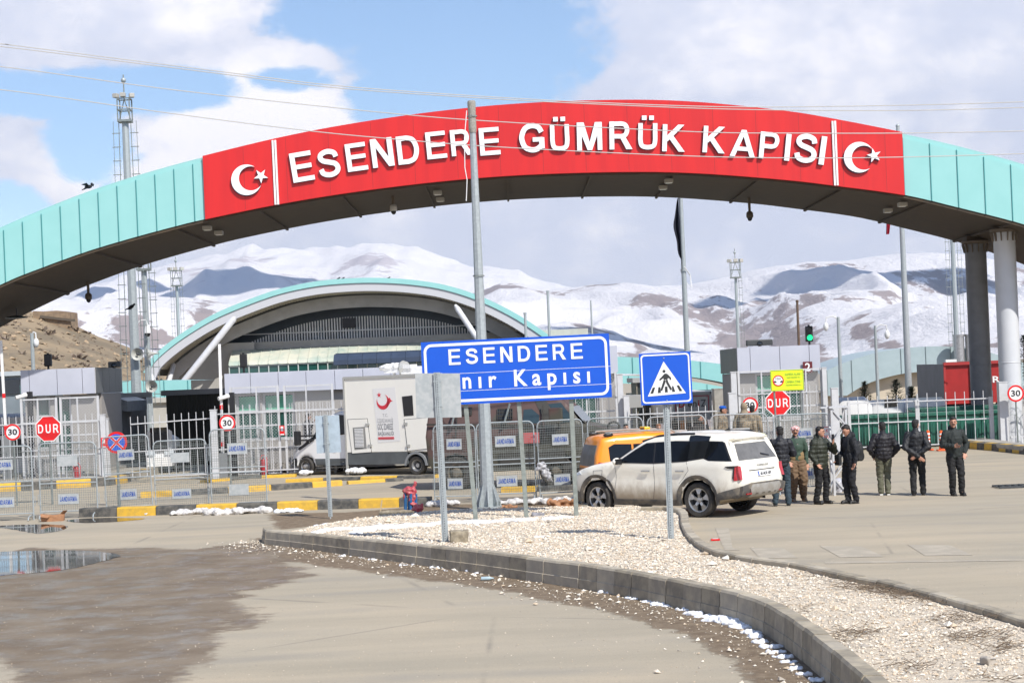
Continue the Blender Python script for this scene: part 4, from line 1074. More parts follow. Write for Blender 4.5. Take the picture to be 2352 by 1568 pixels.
# v-shaped struts on a white node at the left springing, one long raking strut each side
MST = mat('strut_white', (0.62, 0.63, 0.66), 0.35, 0, 0.2, 2)
node = hp(376, 925, -0.5)
def strut(p, q, r=0.2): MB().tube([p, p.lerp(q, 0.06), p.lerp(q, 0.94), q], [r * .5, r, r, r * .5], 14).build("strut", MST, hall, smooth=True)
strut(node + Vector((.6, 0, .4)), hp(545, 722, 0.2), 0.25)
strut(node + Vector((-.4, 0, .5)), hp(346, 852, 0.3)); strut(node + Vector((-.1, 0, .6)), hp(357, 868, 2), .18)
strut(node + Vector((.1, .3, .6)), hp(399, 835, 2.5), .19)
MB().lathe([(0.75, -4), (0.75, 0), (0.55, .6), (0, .7)], node, n=20).build("strut_base", MST, hall, smooth=True)
strut(hp(1150, 860, -0.5), hp(1045, 700, 0.2), 0.22)
a = hp(350, 850, 1); mb = MB()
for i in range(7): mb.beam(hp(345 + i * 4, 925 - i * 9, 3), hp(420, 868 + i * 8, 5), 0.12)
mb.build("stair_rail", DGREY, hall)
a, b = hp(411, 793, 3.9), hp(590, 905, 3.9)
MB().box(((a.x + b.x) / 2, 3.7, a.z / 2), (b.x - a.x, 0.3, a.z)).build("stone_wall", mat('hall_stone', (0.42, 0.41, 0.38), 0.7, 0, 0.5, 0.8, col2=(0.33, 0.32, 0.30)), hall)
# ---------------------------------------------------------------- painted kerbs and traffic islands
def painted_kerb(P, h, w, step=1.0, parent=None, phase=0, deck=None):
    """kerb stones painted yellow and black by turns along P (front foot), thickness w away from the camera"""
    R = resample(P, step / 4); mb = MB()
    for i in range(len(R) - 1):
        a, b = R[i], R[i + 1]; t = (b - a).normalized(); n = Vector((-t.y, t.x, 0))
        if n.y < 0 and abs(t.x) > 0.3: n = -n
        k = (i // 4 + phase) % 2; gap = 0.012 if i % 4 == 0 else 0
        prof = [(0, -0.05), (0.02, h - 0.03), (0.05, h), (w, h), (w, -0.05)]; vs = []
        for e in (a + t * gap, b):
            for d, z in prof: vs.append((e.x + n.x * d, e.y + n.y * d, z))
        q = len(prof); mb.add(vs, [tuple(range(q)), tuple(reversed(range(q, 2 * q)))] + [(j, j + q, (j + 1) % q + q, (j + 1) % q) for j in range(q)], k)
    return tag(mb.build("painted_kerb", [YEL, BLK]), kind='structure')
G = lambda *pts: [gnd(u, v) for u, v in pts]
painted_kerb(G((180, 1188), (330, 1184), (500, 1178), (618, 1174), (800, 1168), (1000, 1162)), 0.23, 0.35, 1.05, phase=1)
painted_kerb(G((1150, 1131), (1260, 1128), (1345, 1124)), 0.15, 0.3, 1.0)
painted_kerb(G((322, 1143), (492, 1134), (640, 1125), (800, 1114)), 0.17, 0.3, 1.3)
painted_kerb(G((470, 1109), (574, 1099), (686, 1095)), 0.10, 0.25, 1.2)
painted_kerb(G((800, 1112), (880, 1107), (943, 1103)), 0.10, 0.25, 1.2)
painted_kerb(G((655, 1108), (800, 1103), (993, 1098), (1060, 1095)), 0.11, 0.25, 1.25)
ISLM = mat('island_concrete', (0.40, 0.375, 0.33), 0.85, 0, 0.5, 1.5, 0.1, 20)
def slab(pts, h):
    tag(MB().prism([(p.x, p.y) for p in pts], -0.05, h, 'XY').build("traffic_island", ISLM), kind='structure')
kp = G((-200, 1142), (0, 1129), (150, 1121), (250, 1115), (275, 1111), (300, 1106), (345, 1092))
painted_kerb(kp, 0.27, 0.3, 1.15)
slab([p + Vector((0, .15, 0)) for p in kp] + [Vector((kp[-1].x, 72, 0)), Vector((kp[0].x, 72, 0))], 0.262)
kp = G((2352 + 160, 1058), (2352, 1043), (2290, 1036), (2223, 1030), (2180, 1024))
painted_kerb(kp[::-1], 0.25, 0.3, 0.6)
slab([kp[-1] + Vector((0, .15, 0))] + [p + Vector((0.0, .15, 0)) for p in kp[::-1][1:]] + [Vector((kp[0].x, 70, 0)), Vector((kp[-1].x, 70, 0))], 0.242)

# ---------------------------------------------------------------- fences and mesh gates
def wires_diamond(mb, x0, x1, z0, z1, y=0.0, c=0.11, w=0.007):
    """crossed diagonal wires clipped to a rectangle"""
    H, Wd = z1 - z0, x1 - x0; k = -H
    while k < Wd:
        a0, b0 = max(0, k), max(0, -k); L = min(Wd - a0, H - b0)
        if L > 0.01:
            mb.beam((x0 + a0, y, z0 + b0), (x0 + a0 + L, y, z0 + b0 + L), w, w, up=(0, 1, 0))
            mb.beam((x1 - a0, y + .006, z0 + b0), (x1 - a0 - L, y + .006, z0 + b0 + L), w, w, up=(0, 1, 0))
        k += c
    return mb
def mesh_gate(label, u0, u1, v1, Y=61.5, mids=(), group="white mesh gates in front of the booths", bars=True):
    p = at(u0, v1, Y); x1 = hx(u1, v1, Y) - p.x; H = p.z
    t = thing("mesh_gate", label, "gate", (p.x, Y, 0), 0, group)
    f = MB()
    for x in (0.04, x1 - 0.04): f.box((x, 0, H / 2), (0.08, 0.08, H))
    for z in (H - .04, H * .56, 0.1): f.box((x1 / 2, 0, z), (x1 - .2, 0.05, 0.055))
    for u in mids: f.box((hx(u, v1, Y) - p.x, 0, H / 2), (0.05, 0.06, H - .02))
    f.build("gate_frame", FENCEW, t)
    wires_diamond(MB(), 0.1, x1 - .1, 0.14, H - .08, 0.0).build("wire_mesh", mat('gate_wire', (0.48, 0.49, 0.50), 0.5), t)
    if bars:
        b = MB(); z = 0.2; x = 0.2
        while x < x1 - .15: b.beam((x, -.06, 0.15), (x, -.06, H * .80), 0.018, 0.018); x += 0.235
        for z in (H * .72, H * .40): b.box((x1 / 2, -.06, z), (x1, 0.035, 0.035))
        b.build("picket_bars", FENCEW, t)
    return t
def picket_fence(label, ua, ub, vrail, vtop, Y, vb=None, pitch=0.24, name="picket_fence", slope=0.0, rails=(0.92, 0.5, 0.06), z0=0.12, pw=0.022, stiles=(), cat="fence", Yb=None, group=None, endposts=False):
    p = at(ua, vrail, Y); q = at(ub, vrail - (ub - ua) * math.tan(ROLL) + slope, Yb or Y); t = thing(name, label, cat, (p.x, Y, 0), 0, group)
    L = q - p; L.z = 0; n = max(2, int(L.length / pitch)); za, zb = p.z, q.z; top = at(ua, vtop, Y).z - p.z
    pk = MB()
    for i in range(n + 1):
        f = i / n; b = L * f; zr = za + (zb - za) * f
        pk.beam((b.x, b.y, z0), (b.x, b.y, zr + top), pw, pw)
    pk.build("pickets", FENCEW, t)
    r = MB()
    for k in rails:
        r.beam((0, -.03, za if k > .9 else z0 + (za - z0) * k), (L.x, L.y - .03, zb if k > .9 else z0 + (zb - z0) * k), 0.035, 0.04)
    r.build("rails", FENCEW, t)
    if stiles:
        s = MB()
        for u, w in stiles: 
            f = (hx(u, vrail, Y) - p.x) / L.x; b = L * f; s.box((b.x, b.y - .02, (za + z0) / 2), (w, .09, za - z0 + .1))
        s.build("stiles", FENCEW, t)
    return t
def post(label, u, vtop, Y, w, name="gate_post", cat="post", m=None, z0=0.0, group="square white gate posts"):
    p = at(u, vtop, Y); t = thing(name, label, cat, (p.x, Y, 0), 0, group)
    MB().box((0, 0, p.z / 2 + z0), (w, w, p.z - z0)).build("shaft", m or FENCEW, t, bevel=0.008)
    MB().box((0, 0, p.z + .015), (w + .03, w + .03, .03)).build("cap", m or FENCEW, t)
    return t
mesh_gate("white mesh gate in front of the left half of the far left booth", 46, 131, 916, mids=(86,))
mesh_gate("white mesh gate in front of the right half of the far left booth", 136, 227, 912, mids=(177,))
post("white gate post right of the far left booth, behind the no stopping sign", 236, 953, 60.6, 0.17)
post("short white gate post close behind the no stopping sign's fence end", 245, 962, 61.2, 0.12)
picket_fence("white picket fence running past the far left booth", -90, 228, 980, 962, 60.9, rails=(1, .45, .06))
picket_fence("leaning white sliding picket gate beside the dark tarpaulin shed", 300, 484, 974, 957, 60.5, slope=-6, rails=(1, .5, .04), name="sliding_gate", cat="gate")
post("white gate post beside the round 30 sign at the middle booth", 490, 942, 60.2, 0.22)
picket_fence("white picket fence in front of the long middle booth", 494, 800, 951, 932, 60.8, rails=(1, .42, .05))
mesh_gate("tall white mesh gate in front of the left half of the long middle booth", 527, 640, 889, mids=(588,))
mesh_gate("tall white mesh gate before the long middle booth, ending beside the box truck cab", 650, 765, 885, mids=(702,))
mesh_gate("white mesh gate behind the armoured vehicle, right of the blue town sign", 1200, 1416, 862, Y=61.8, mids=(1270, 1345))
post("tall white gate post right of the blue town sign", 1423, 860, 61.3, 0.2)
post("lower white gate post right of the blue town sign", 1438, 909, 61.0, 0.2)
picket_fence("white picket gate behind the people, between blue town sign and crossing sign", 1446, 1668, 952, 938, 60.8, rails=(1, .5, .05), name="sliding_gate", cat="gate")
post("tall white gate post left of the booth with the number two", 1684, 855, 61.3, 0.2)
post("lower white gate post left of the booth with the number two", 1681, 903, 60.4, 0.26)
mesh_gate("white mesh gate in front of the left part of the booth with the number two", 1693, 1775, 852, mids=(1748,))
mesh_gate("white mesh gate in front of the right part of the booth with the number two", 1783, 1888, 848, mids=(1850,))
post("tall white gate post right of the booth with the number two", 1892, 845, 61.3, 0.16)
post("lower white gate post beside the white lattice post", 1916, 892, 60.6, 0.24)
picket_fence("white picket gate across the right lane, in front of the green bins", 1948, 2106, 927, 912, 61.4, vb=0, pitch=0.31, name="sliding_gate", cat="gate", stiles=((2106, .14), (1949, .1)), rails=(1, .55, .02), z0=.10)
picket_fence("white picket gate with raised spikes in front of the red lorry", 2108, 2280, 921, 903, 61.2, pitch=0.31, name="sliding_gate", cat="gate", stiles=((2275, .14),), rails=(1, .55, .02), z0=.10)
post("thick white gate post at the right end of the picket gate", 2301, 878, 60.8, 0.3)
picket_fence("white picket fence with hoops in front of the sunlit column", 2316, 2560, 902, 890, 61.0, rails=(1, .1), name="picket_fence")
def wire_hoops():
    t = thing("razor_wire", "coil of razor wire strung along the white fence by the sunlit column", "razor wire", (hx(2310, 900, 61), 61.0, 0)); mb = MB()
    z0 = at(2330, 905, 61).z
    for k in range(12):
        c = Vector((.3 + k * .28, 0.0, z0)); pts = [c + Vector((.30 * math.cos(a), .1 * math.sin(a), .32 * math.sin(a) + .1)) for a in [i * PI / 9 for i in range(18)]]
        mb.tube(pts, .008, 4, closed=True)
    for k in range(8):
        c = Vector((.2 + k * .5, 0.05, z0 - 1.5)); pts = [c + Vector((.34 * math.cos(a), 0, .5 * math.sin(a) + .3)) for a in [i * PI / 12 for i in range(13)]]
        mb.tube(pts, .014, 5)
    mb.build("wire_coil", G_STEEL, t)
wire_hoops()
def fire_sign(label, u, v, Y):
    p = at(u, v, Y); t = thing("fire_sign", label, "sign", p, 0, "small red and white fire signs")
    MB().box((0, 0, 0), (.18, .02, .34)).build("plate", REDSIGN, t)
    MB().box((0, -.012, .06), (.09, .008, .16)).build("pictogram", WSIGN, t); MB().box((0, -.012, -.14), (.13, .008, .04)).build("caption", WSIGN, t)
fire_sign("small red fire extinguisher sign on the mesh gate left of the box truck", 648, 988, 61.3)
fire_sign("small red fire extinguisher sign on the gate post right of the far left stop sign", 238, 1016, 60.5)
def extinguisher(label, u, v, Y):
    t = thing("fire_extinguisher", label, "fire extinguisher", (hx(u, v, Y), Y, 0), 0, "red wheeled fire extinguishers"); t.scale = (.58, .58, .60)
    MB().lathe([(0, .12), (.15, .14), (.16, .2), (.16, .95), (.11, 1.05), (.04, 1.08), (.04, 1.16), (0, 1.16)], n=16).build("cylinder", mat('extinguisher_red', (.32, .015, .02), .4), t, smooth=True)
    mb = MB(); mb.tube([(-.18, .12, .2), (-.2, .14, 1.1), (-.1, .16, 1.28), (.1, .16, 1.28), (.2, .14, 1.1), (.18, .12, .2)], .018, 6); mb.build("handle_frame", REDSIGN, t)
    for s in (-1, 1): MB().lathe([(.05, -.02), (.14, -.025), (.14, .025), (.05, .02)], (s * .22, .1, .14), 'X', 16).build("wheel", RUBBER, t)
    MB().tube([(0, -.05, 1.12), (-.16, -.1, 1.0), (-.2, -.12, .6), (-.12, -.16, .3)], .015, 6).build("hose", BLACK, t)
extinguisher("red wheeled fire extinguisher at the left booth behind the stop sign", 177, 1110, 60.3)
extinguisher("red wheeled fire extinguisher at the middle booth behind the barriers", 606, 1090, 60.3)

# ---------------------------------------------------------------- booths
def booth(label, u0, u1, vt, vp, Y=63.0, side=None, depth=5.0, wins=(), doors=(), seams=(), base=0.25, over=0.0, blind=()):
    a, b = at(u0, vt, Y), at(u1, vt, Y); b.z = a.z = at((u0 + u1) / 2, vt - 0, Y).z
    zt, zp = a.z, at(u0, vp, Y).z; x0, x1 = a.x, b.x; W_ = x1 - x0
    t = thing("control_booth", label, "booth", (x0, Y, 0), 0, "passport control booths in a row under the arch")
    mb = MB(); e = [0.0] + [hx(u, vt, Y) - x0 for u in seams] + [W_]
    for i in range(len(e) - 1): mb.box(((e[i] + e[i + 1]) / 2, .05, (zt + zp) / 2), (e[i + 1] - e[i] - .02, .1, zt - zp))
    mb.build("parapet", PANEL, t)
    MB().box((W_ / 2, .09, (zt + zp) / 2), (W_ - .01, .06, zt - zp - .01)).build("joint_backing", WSIGN, t)
    for s, nm in ((0.03, "side_panel"), (W_ - .03, "side_panel")):
        m2 = MB(); 
        for k in range(4): m2.box((s, .15 + (depth / 4) * (k + .5), (zt + zp) / 2), (.06, depth / 4 - .015, zt - zp))
        m2.build(nm, PANELDK, t)
    MB().box((W_ / 2, depth / 2 + .1, zt - .12), (W_ - .1, depth - .1, .08)).build("roof", CONC, t)
    MB().box((W_ / 2, depth / 2 + .15, zp + .04), (W_ - .1, depth - .1, .06)).build("eave", PANELDK, t)
    # walls with window openings: granite piers between glass
    zb = base; px = 0.1; m3 = MB(); sill = zb + .95; head = zp - .02
    ws = sorted(wins); cur = .05
    for (ua, ub, kind) in ws:
        xa, xb = hx(ua, 1000, Y + .3) - x0, hx(ub, 1000, Y + .3) - x0
        m3.box(((cur + xa) / 2, .45, (zb + head) / 2), (xa - cur, .3, head - zb))
        if kind != 'door': m3.box(((xa + xb) / 2, .452, (zb + sill) / 2), (xb - xa, .29, sill - zb))
        cur = xb
        lo = zb + .05 if kind == 'door' else sill
        g = MB().box(((xa + xb) / 2, .5, (lo + head) / 2), (xb - xa - .02, .04, head - lo)); fr = MB()
        w = g.build("window" if kind != 'door' else "door", GREENG if kind != 'dark' else DGLASS, t)
        for x in (xa + .04, xb - .04): fr.box((x, .44, (lo + head) / 2), (.08, .1, head - lo))
        for z in (lo + .04, head - .04, lo + (head - lo) * .62): fr.box(((xa + xb) / 2, .44, z), (xb - xa - .16, .1, .08))
        fr.build("window_frame", mat('booth_frame', (0.50, 0.51, 0.52), 0.4, .3), w)
        if kind == 'blind': MB().box(((xa + xb) / 2, .47, head - .42), (xb - xa - .18, .012, .62)).build("blind", GREENB, w)
    m3.box(((cur + W_ - .05) / 2, .45, (zb + head) / 2), (W_ - .05 - cur, .3, head - zb))
    m3.box((.2, depth / 2 + .6, (zb + head) / 2), (.3, depth - 1, head - zb)); m3.box((W_ - .2, depth / 2 + .6, (zb + head) / 2), (.3, depth - 1, head - zb))
    m3.box((W_ / 2, depth - .1, (zb + head) / 2), (W_ - .7, .3, head - zb))
    m3.build("wall", GRANITE, t)
    MB().box((W_ / 2, depth / 2, .1 + zb / 2), (W_ + .3, depth + .2, zb + .02)).build("plinth", CONC, t)
    return t, x0, zt, W_
booth("squat grey booth at the far left, tan hillside behind it", 46, 217, 847, 910, wins=((84, 118, 'win'), (128, 166, 'door')), seams=(66, 130, 188), depth=4.2)
booth("long grey booth left of and behind the white box truck", 514, 972, 849, 905, wins=((545, 600, 'blind'), (606, 680, 'blind')), seams=(574, 638, 702, 768, 833, 897), depth=5)
booth("grey booth mostly hidden behind the blue town sign", 1100, 1418, 800, 868, wins=((1130, 1230, 'blind'), (1290, 1380, 'win')), seams=(1150, 1215, 1280, 1345), depth=4)
bt = booth("grey booth with a maroon number two and a green traffic light on its roof", 1692, 1883, 795, 858, wins=((1740, 1800, 'blind'), (1806, 1850, 'win')), seams=(1722, 1790, 1858), depth=5)
def num_plate():
    p = at(1855, 843, 62.9); t = thing("number_plate", "maroon number two plate on the parapet of the right booth", "sign", p)
    MB().box((0, 0, 0), (.34, .03, .4)).build("plate", mat('maroon', (0.12, 0.012, 0.018), 0.5), t)
    text("lettering", "2", 0, -.14, -.02, .28, WSIGN, t, bold=.018, depth=.02)
num_plate()
def roof_box(label, u, v, Y, w=.45):
    p = at(u, v, Y); t = thing("roof_lamp", label, "floodlight", p, 0, "small lamps on the booth roofs")
    MB().box((0, 0, .1), (w, .3, .22)).build("housing", DGREY, t, bevel=.03); MB().ball((0, -.12, .06), (.12, .08, .1)).build("lens", DGLASS, t)
roof_box("small dark lamp box on the roof of the far left booth", 264 / 1, 843, 65); 
roof_box("dark lamp box on the roof of the booth with the number two", 1744, 793, 63.6, .95)

# ---------------------------------------------------------------- traffic lights, barrier arms, poles
def traffic_light(label, u, v0, v1, Y, on=None, back=True):
    p = at(u, v1, Y); H = at(u, v0, Y).z - p.z; t = thing("traffic_light", label, "traffic light", p, 0, "signal heads on the booth roofs")
    MB().box((0, 0, H * .52), (.26, .2, H * .92)).build("housing", BLACK, t, bevel=.03)
    MB().cyl((0, 0, -.25), (0, 0, .1), .04).build("stub", BLACK, t); MB().cyl((0, 0, H * .95), (0, 0, H * 1.06), .04).build("finial", BLACK, t)
    for k, z in enumerate((.74, .3)):
        m = mat('signal_green', (0.02, 0.6, 0.3), 0.3, emit=(0.01, 1.0, 0.38, 0.85)) if (on and k == 1) else mat('lens_off', (0.02, 0.022, 0.022), 0.2)
        y = -.115 if not back else .115
        MB().lathe([(0, 0), (.10, 0), (.105, -.03 if not back else .03)], (0, y, H * z), 'Y', 20).build("lens", m, t)
        if not back: MB().add(*visor(H * z)).build("visor", BLACK, t)
    if back: 
        for z in (.74, .3): MB().add(*visor(H * z, .1, 1)).build("visor", BLACK, t)
def visor(z, y=-.12, s=-1):
    vs = []; n = 10
    for i in range(n + 1):
        a = rad(10 + 160 * i / n)
        for d in (0, .16): vs.append((0.11 * math.cos(a), y + s * d * (0.5 + .5 * math.sin(a)), z + .11 * math.sin(a)))
    return vs, [(2 * i, 2 * i + 1, 2 * i + 3, 2 * i + 2) for i in range(n)]
traffic_light("black traffic light seen from behind on the far left booth roof", 111, 812, 843, 64)
traffic_light("black traffic light seen from behind above the long middle booth", 560, 812, 845, 64)
traffic_light("traffic light showing green on the roof of the booth with the number two", 1859, 748, 787, 63.5, on=True, back=False)
def barrier_arm(label, u0, v0, u1, v1, Y, w=.09):
    q = at(u1, v1, Y); p = at(u0, v0, Y) - q; t = thing("barrier_arm", label, "barrier arm", q, 0, "raised white barrier arms")
    MB().beam((0, 0, 0), (p.x, 0, p.z), w, w * .6, up=(0, 1, 0)).build("arm", WHITE, t)
    d = p.normalized(); mb = MB()
    for k in (.08, .42): mb.beam(p * k - d * .08, p * k + d * .08, w + .01, w * .7, up=(0, 1, 0))
    mb.build("red_band", REDSIGN, t)
    MB().box((0, .05, -q.z / 2), (.3, .35, q.z)).build("cabinet", mat('cabinet_grey', (.2, .21, .22), .5), t)
barrier_arm("raised white barrier arm left of the far left booth", 2, 782, 14, 1000, 62)
barrier_arm("raised white barrier arm at the left end of the long middle booth", 504, 790, 512, 1040, 60.9)
def black_post(label, u, v0, Y):
    p = at(u, v0, Y); t = thing("camera_post", label, "camera post", (p.x, Y, 0), 0, "black posts with white bullet cameras")
    MB().box((0, 0, p.z / 2), (.17, .17, p.z)).build("post", BLACK, t)
    MB().cyl((-.1, -.05, p.z - .12), (-.42, -.3, p.z - .2), .07, n=12).build("camera", WHITE, t); MB().beam((0, 0, p.z - .1), (-.2, -.1, p.z - .05), .04).build("bracket", WHITE, t)
black_post("black post with white camera left of the far left booth", 68 - 0, 899, 62.2)
black_post("black post with white camera beside the long middle booth", 532, 901, 61.0)

def light_mast(label, u, vtop, v0, Y, r0, r1, ladder=1, cage=True, nm="floodlight_mast", extra=True, cageh=1.0, flip=1, cs=.27):
    p = at(u, vtop, Y); H = p.z; k = H - (2.1 + (cs - .27) * 3 if cage else 0)
    t = thing(nm, label, "light mast", (p.x, Y, 0), 0, "tall floodlight masts with ladders")
    MB().lathe([(r0, 0), (r1, k)], n=8).build("pole", G_STEEL, t)
    if cage:
        mb = MB(); s = cs; z0, z1 = k, k + cageh
        for a in (-s, s):
            for b in (-s, s): mb.beam((a, b, z0), (a, b, z1), .05)
        for z in (z0, (z0 + z1) / 2, z1):
            mb.beam((-s, -s, z), (s, -s, z), .05); mb.beam((-s, s, z), (s, s, z), .05); mb.beam((-s, -s, z), (-s, s, z), .05); mb.beam((s, -s, z), (s, s, z), .05)
        mb.box((0, 0, z0), (cs * 2.2, cs * 2.2, .1)); mb.beam((-s, 0, z0), (0, 0, z1), .04); mb.beam((s, 0, z0), (0, 0, z1), .04)
        mb.build("cage", G_DARK, t)
        for dx, dy in ((-cs * 1.3, -.1), (cs * 1.25, 0), (0, -cs)):
            MB().box((dx, dy, z1 + .15), (cs * .85, .25, cs * .7), rz=dx).build("floodlight", mat('lamp_body', (0.42, 0.40, 0.36), 0.5), t, bevel=.02)
        MB().cyl((0, 0, z1), (0, 0, H), .03, n=6).build("lightning_rod", G_DARK, t); MB().ball((0, 0, z1 + .85), .12).build("rod_ball", G_STEEL, t, smooth=True)
    if ladder:
        mb = MB()
        sides = (1,) if ladder == 1 else (1, -1)
        for sd in sides:
            xx = sd * flip * (r0 + .12)
            mb.beam((xx, -.1, 2.5), (xx - sd * flip * (r0 - r1), -.1, k), .03); mb.beam((xx + sd * flip * .25, -.1, 2.5), (xx + sd * flip * (.25 - r0 + r1), -.1, k), .02)
            z = 3.0
            while z < k:
                f = z / k; x_ = xx - sd * flip * (r0 - r1) * f; mb.beam((x_ - .05 * sd, -.1, z), (x_ + sd * flip * .32, -.1, z), .035); z += .62
        mb.build("ladder", G_DARK, t)
    return t, k
light_mast("tall floodlight mast rising above the left part of the arch", 283, 172, 0, 78.5, .25, .15, ladder=2)
light_mast("thinner ladder mast just right of the tallest left mast", 326, 515, 0, 80.5, .17, .13, ladder=1)
light_mast("small distant floodlight mast against the snow left of the hall", 403, 590, 0, 150, .19, .13, ladder=2, cageh=1.3, cs=.4)
light_mast("distant floodlight mast with cage between the black flag and the green light", 1687, 571, 0, 150, .18, .12, ladder=1, cageh=1.3, cs=.4)
light_mast("ladder mast rising behind the arch left of the columns", 2183, 440, 0, 120, .19, .15, ladder=2)
light_mast("slim far floodlight pole right of the hall roof", 1357, 690, 0, 190, .14, .09, ladder=0, cage=False)
def red_bands():
    t = [o for o in bpy.data.objects if o.name.startswith("floodlight_mast") and not o.parent][0]
    mb = MB()
    for v in (940, 978, 1015): 
        z = at(322, v, 78.5).z
        if z > 0: mb.lathe([(.262, z), (.262, z + .12)], n=8)
    mb.build("red_tape_band", REDSIGN, t)
red_bands()
def horn(label, u, v, Y, dx):
    p = at(u, v, Y); t = thing("horn_loudspeaker", label, "loudspeaker", p, 0, "grey horn loudspeakers on the masts")
    m = mat('horn_grey', (0.45, 0.45, 0.42), 0.5); ang = -dx
    o = MB().lathe([(.03, .45), (.05, .3), (.09, .15), (.2, .02), (.27, -.03), (.28, -.05), (.26, -.04), (.06, .2), (0, .2)], n=24).build("horn", m, t, smooth=True)
    o.rotation_euler = (rad(90) + .1, 0, 0); o.rotation_euler = Matrix.Rotation(ang, 4, 'Z').to_euler() if False else (rad(-90), 0, ang)
    MB().ball((0, .0, 0), (.07, .07, .07)).build("driver", DGREY, t, smooth=True)
    MB().beam((0, .2, -.02), (0, .5, -.02), .04).build("bracket", G_DARK, t)
horn("horn loudspeaker high on the tallest left mast, facing the camera", 316, 813, 78.0, 0)
horn("horn loudspeaker on the thinner mast, turned to the right", 340, 812, 80, 1.3)
horn("lower horn loudspeaker on the thinner mast beside the strut node", 349, 887, 80, .1)
def ptz():
    p = at(339, 765, 80); t = thing("dome_camera", "white dome camera on a curved arm high on the thinner left mast", "security camera", p)
    MB().tube([(-.6, 0, .35), (-.3, 0, .6), (-.05, 0, .62), (0, 0, .4)], .03, 6).build("arm", WHITE, t); MB().lathe([(0, .4), (.1, .36), (.15, .1), (.15, 0), (0, 0)], n=16).build("housing", WHITE, t, smooth=True)
    MB().ball((0, 0, -.04), .13).build("dome", BLACK, t, smooth=True)
ptz()
def thin_pole(label, u0, v0, Y, r, name="lamp_post", cam=None, m=None, ztop=None, cat="pole", group="thin poles beyond the booths"):
    p = at(u0, v0, Y); t = thing(name, label, cat, (p.x, Y, 0), 0, group)
    MB().lathe([(r * 1.25, 0), (r * .85, p.z)], n=10).build("pole", m or G_STEEL, t, smooth=True)
    if cam:
        MB().tube([(0, 0, p.z - .1), (cam * .25, 0, p.z + .05), (cam * .55, 0, p.z), (cam * .58, 0, p.z - .25)], .03, 6).build("arm", WHITE, t)
        MB().ball((cam * .58, 0, p.z - .42), (.12, .12, .2)).build("camera", WHITE, t, smooth=True)
    else: MB().lathe([(r * 1.1, 0), (r * 1.1, .12), (0, .14)], (0, 0, p.z)).build("cap", m or G_STEEL, t)
    return t
thin_pole("thin pole behind the right slope of the hall roof", 1258, 672, 110, .09)
thin_pole("rusty brown pole between the distant mast and the green light", 1831, 694, 100, .08, m=mat('rusty_pole', (0.14, 0.09, 0.06), 0.8, 0, .5, 4))
thin_pole("grey pole with a dome camera right of the green light", 1925, 728, 80, .085, cam=-1)
thin_pole("grey camera pole in front of the arched store building", 2010, 748, 78, .07, cam=.9)
thin_pole("short pole on the hillside behind the far left booth", 73, 765, 75, .09, cam=.3)
thin_pole("thin pole near the small teal arches", 1206, 722, 115, .1)
def flagpole(label, u, vt, Y, r, kind):
    p = at(u, vt, Y); t = thing("flagpole", label, "flagpole", (p.x, Y, 0), 0, "grey flagpoles behind the arch")
    MB().lathe([(r * 1.2, 0), (r, p.z * .45), (r * .6, p.z)], n=14).build("pole", G_STEEL, t, smooth=True)
    MB().ball((0, 0, p.z + .05), r * .7).build("finial", G_STEEL, t, smooth=True)
    return p
pf = flagpole("flagpole with a furled black flag behind the middle of the arch", 1557, 300, 84, .125, 'b')
pr = flagpole("tall flagpole behind the right end of the red panel", 2062, 292, 88, .15, 'r')
def furled_flag(name, label, X, Y, z0, z1, w, m, seed):
    t = thing(name, label, "flag", (X, Y, z1)); n = 40; vs = []; fs = []; cols = 10; H = z0 - z1
    for i in range(n + 1):
        f = i / n; env = (math.sin(PI * min(1, f * 1.15 + .02)) ** .6) * (0.65 + .35 * noise.noise(Vector((f * 4, seed, 0)))) * w
        for j in range(cols + 1):
            g = j / cols; vs.append((-.1 - g * env, .12 * math.sin(g * 9 + f * 3 + seed), H * (1 - f)))
    fs = [(i * (cols + 1) + j, (i + 1) * (cols + 1) + j, (i + 1) * (cols + 1) + j + 1, i * (cols + 1) + j + 1) for i in range(n) for j in range(cols)]
    MB().add(vs, fs).build("cloth", m, t, smooth=True, fix=False); MB().tube([(-.15, 0, 0), (0, .3, -.5), (.35, 0, -.9), (.3, 0, -.3), (0, -.3, .1)], .03, 5).build("halyard", WSIGN, t)
ft, fb = at(1560, 455, 84), at(1571, 618, 84)
furled_flag("furled_flag", "furled black flag hanging limp on the middle flagpole", pf.x + .0, 84, ft.z, fb.z, .40, mat('black_cloth', (0.012, 0.014, 0.028), 0.9), 2)
f2 = at(2040, 538, 88)
def red_flag():
    t = thing("red_flag", "lower tip of a red flag showing under the arch", "flag", (f2.x, 88, f2.z)); vs = []; fs = []
    n = 10; H = 4.6; vs = []
    for i in range(n + 1):
        f = i / n; w = .25 + 2.0 * f ** 1.5
        for j in range(7): vs.append((-.1 + (j / 6) * w * .5 + f * .35, .15 * math.sin(j * 1.8 + f * 3), f * H))
    fs = [(i * 7 + j, (i + 1) * 7 + j, (i + 1) * 7 + j + 1, i * 7 + j + 1) for i in range(n) for j in range(6)]
    MB().add(vs, fs).build("cloth", mat('red_cloth', (0.62, 0.02, 0.05), 0.8), t, smooth=True, fix=False)
red_flag()
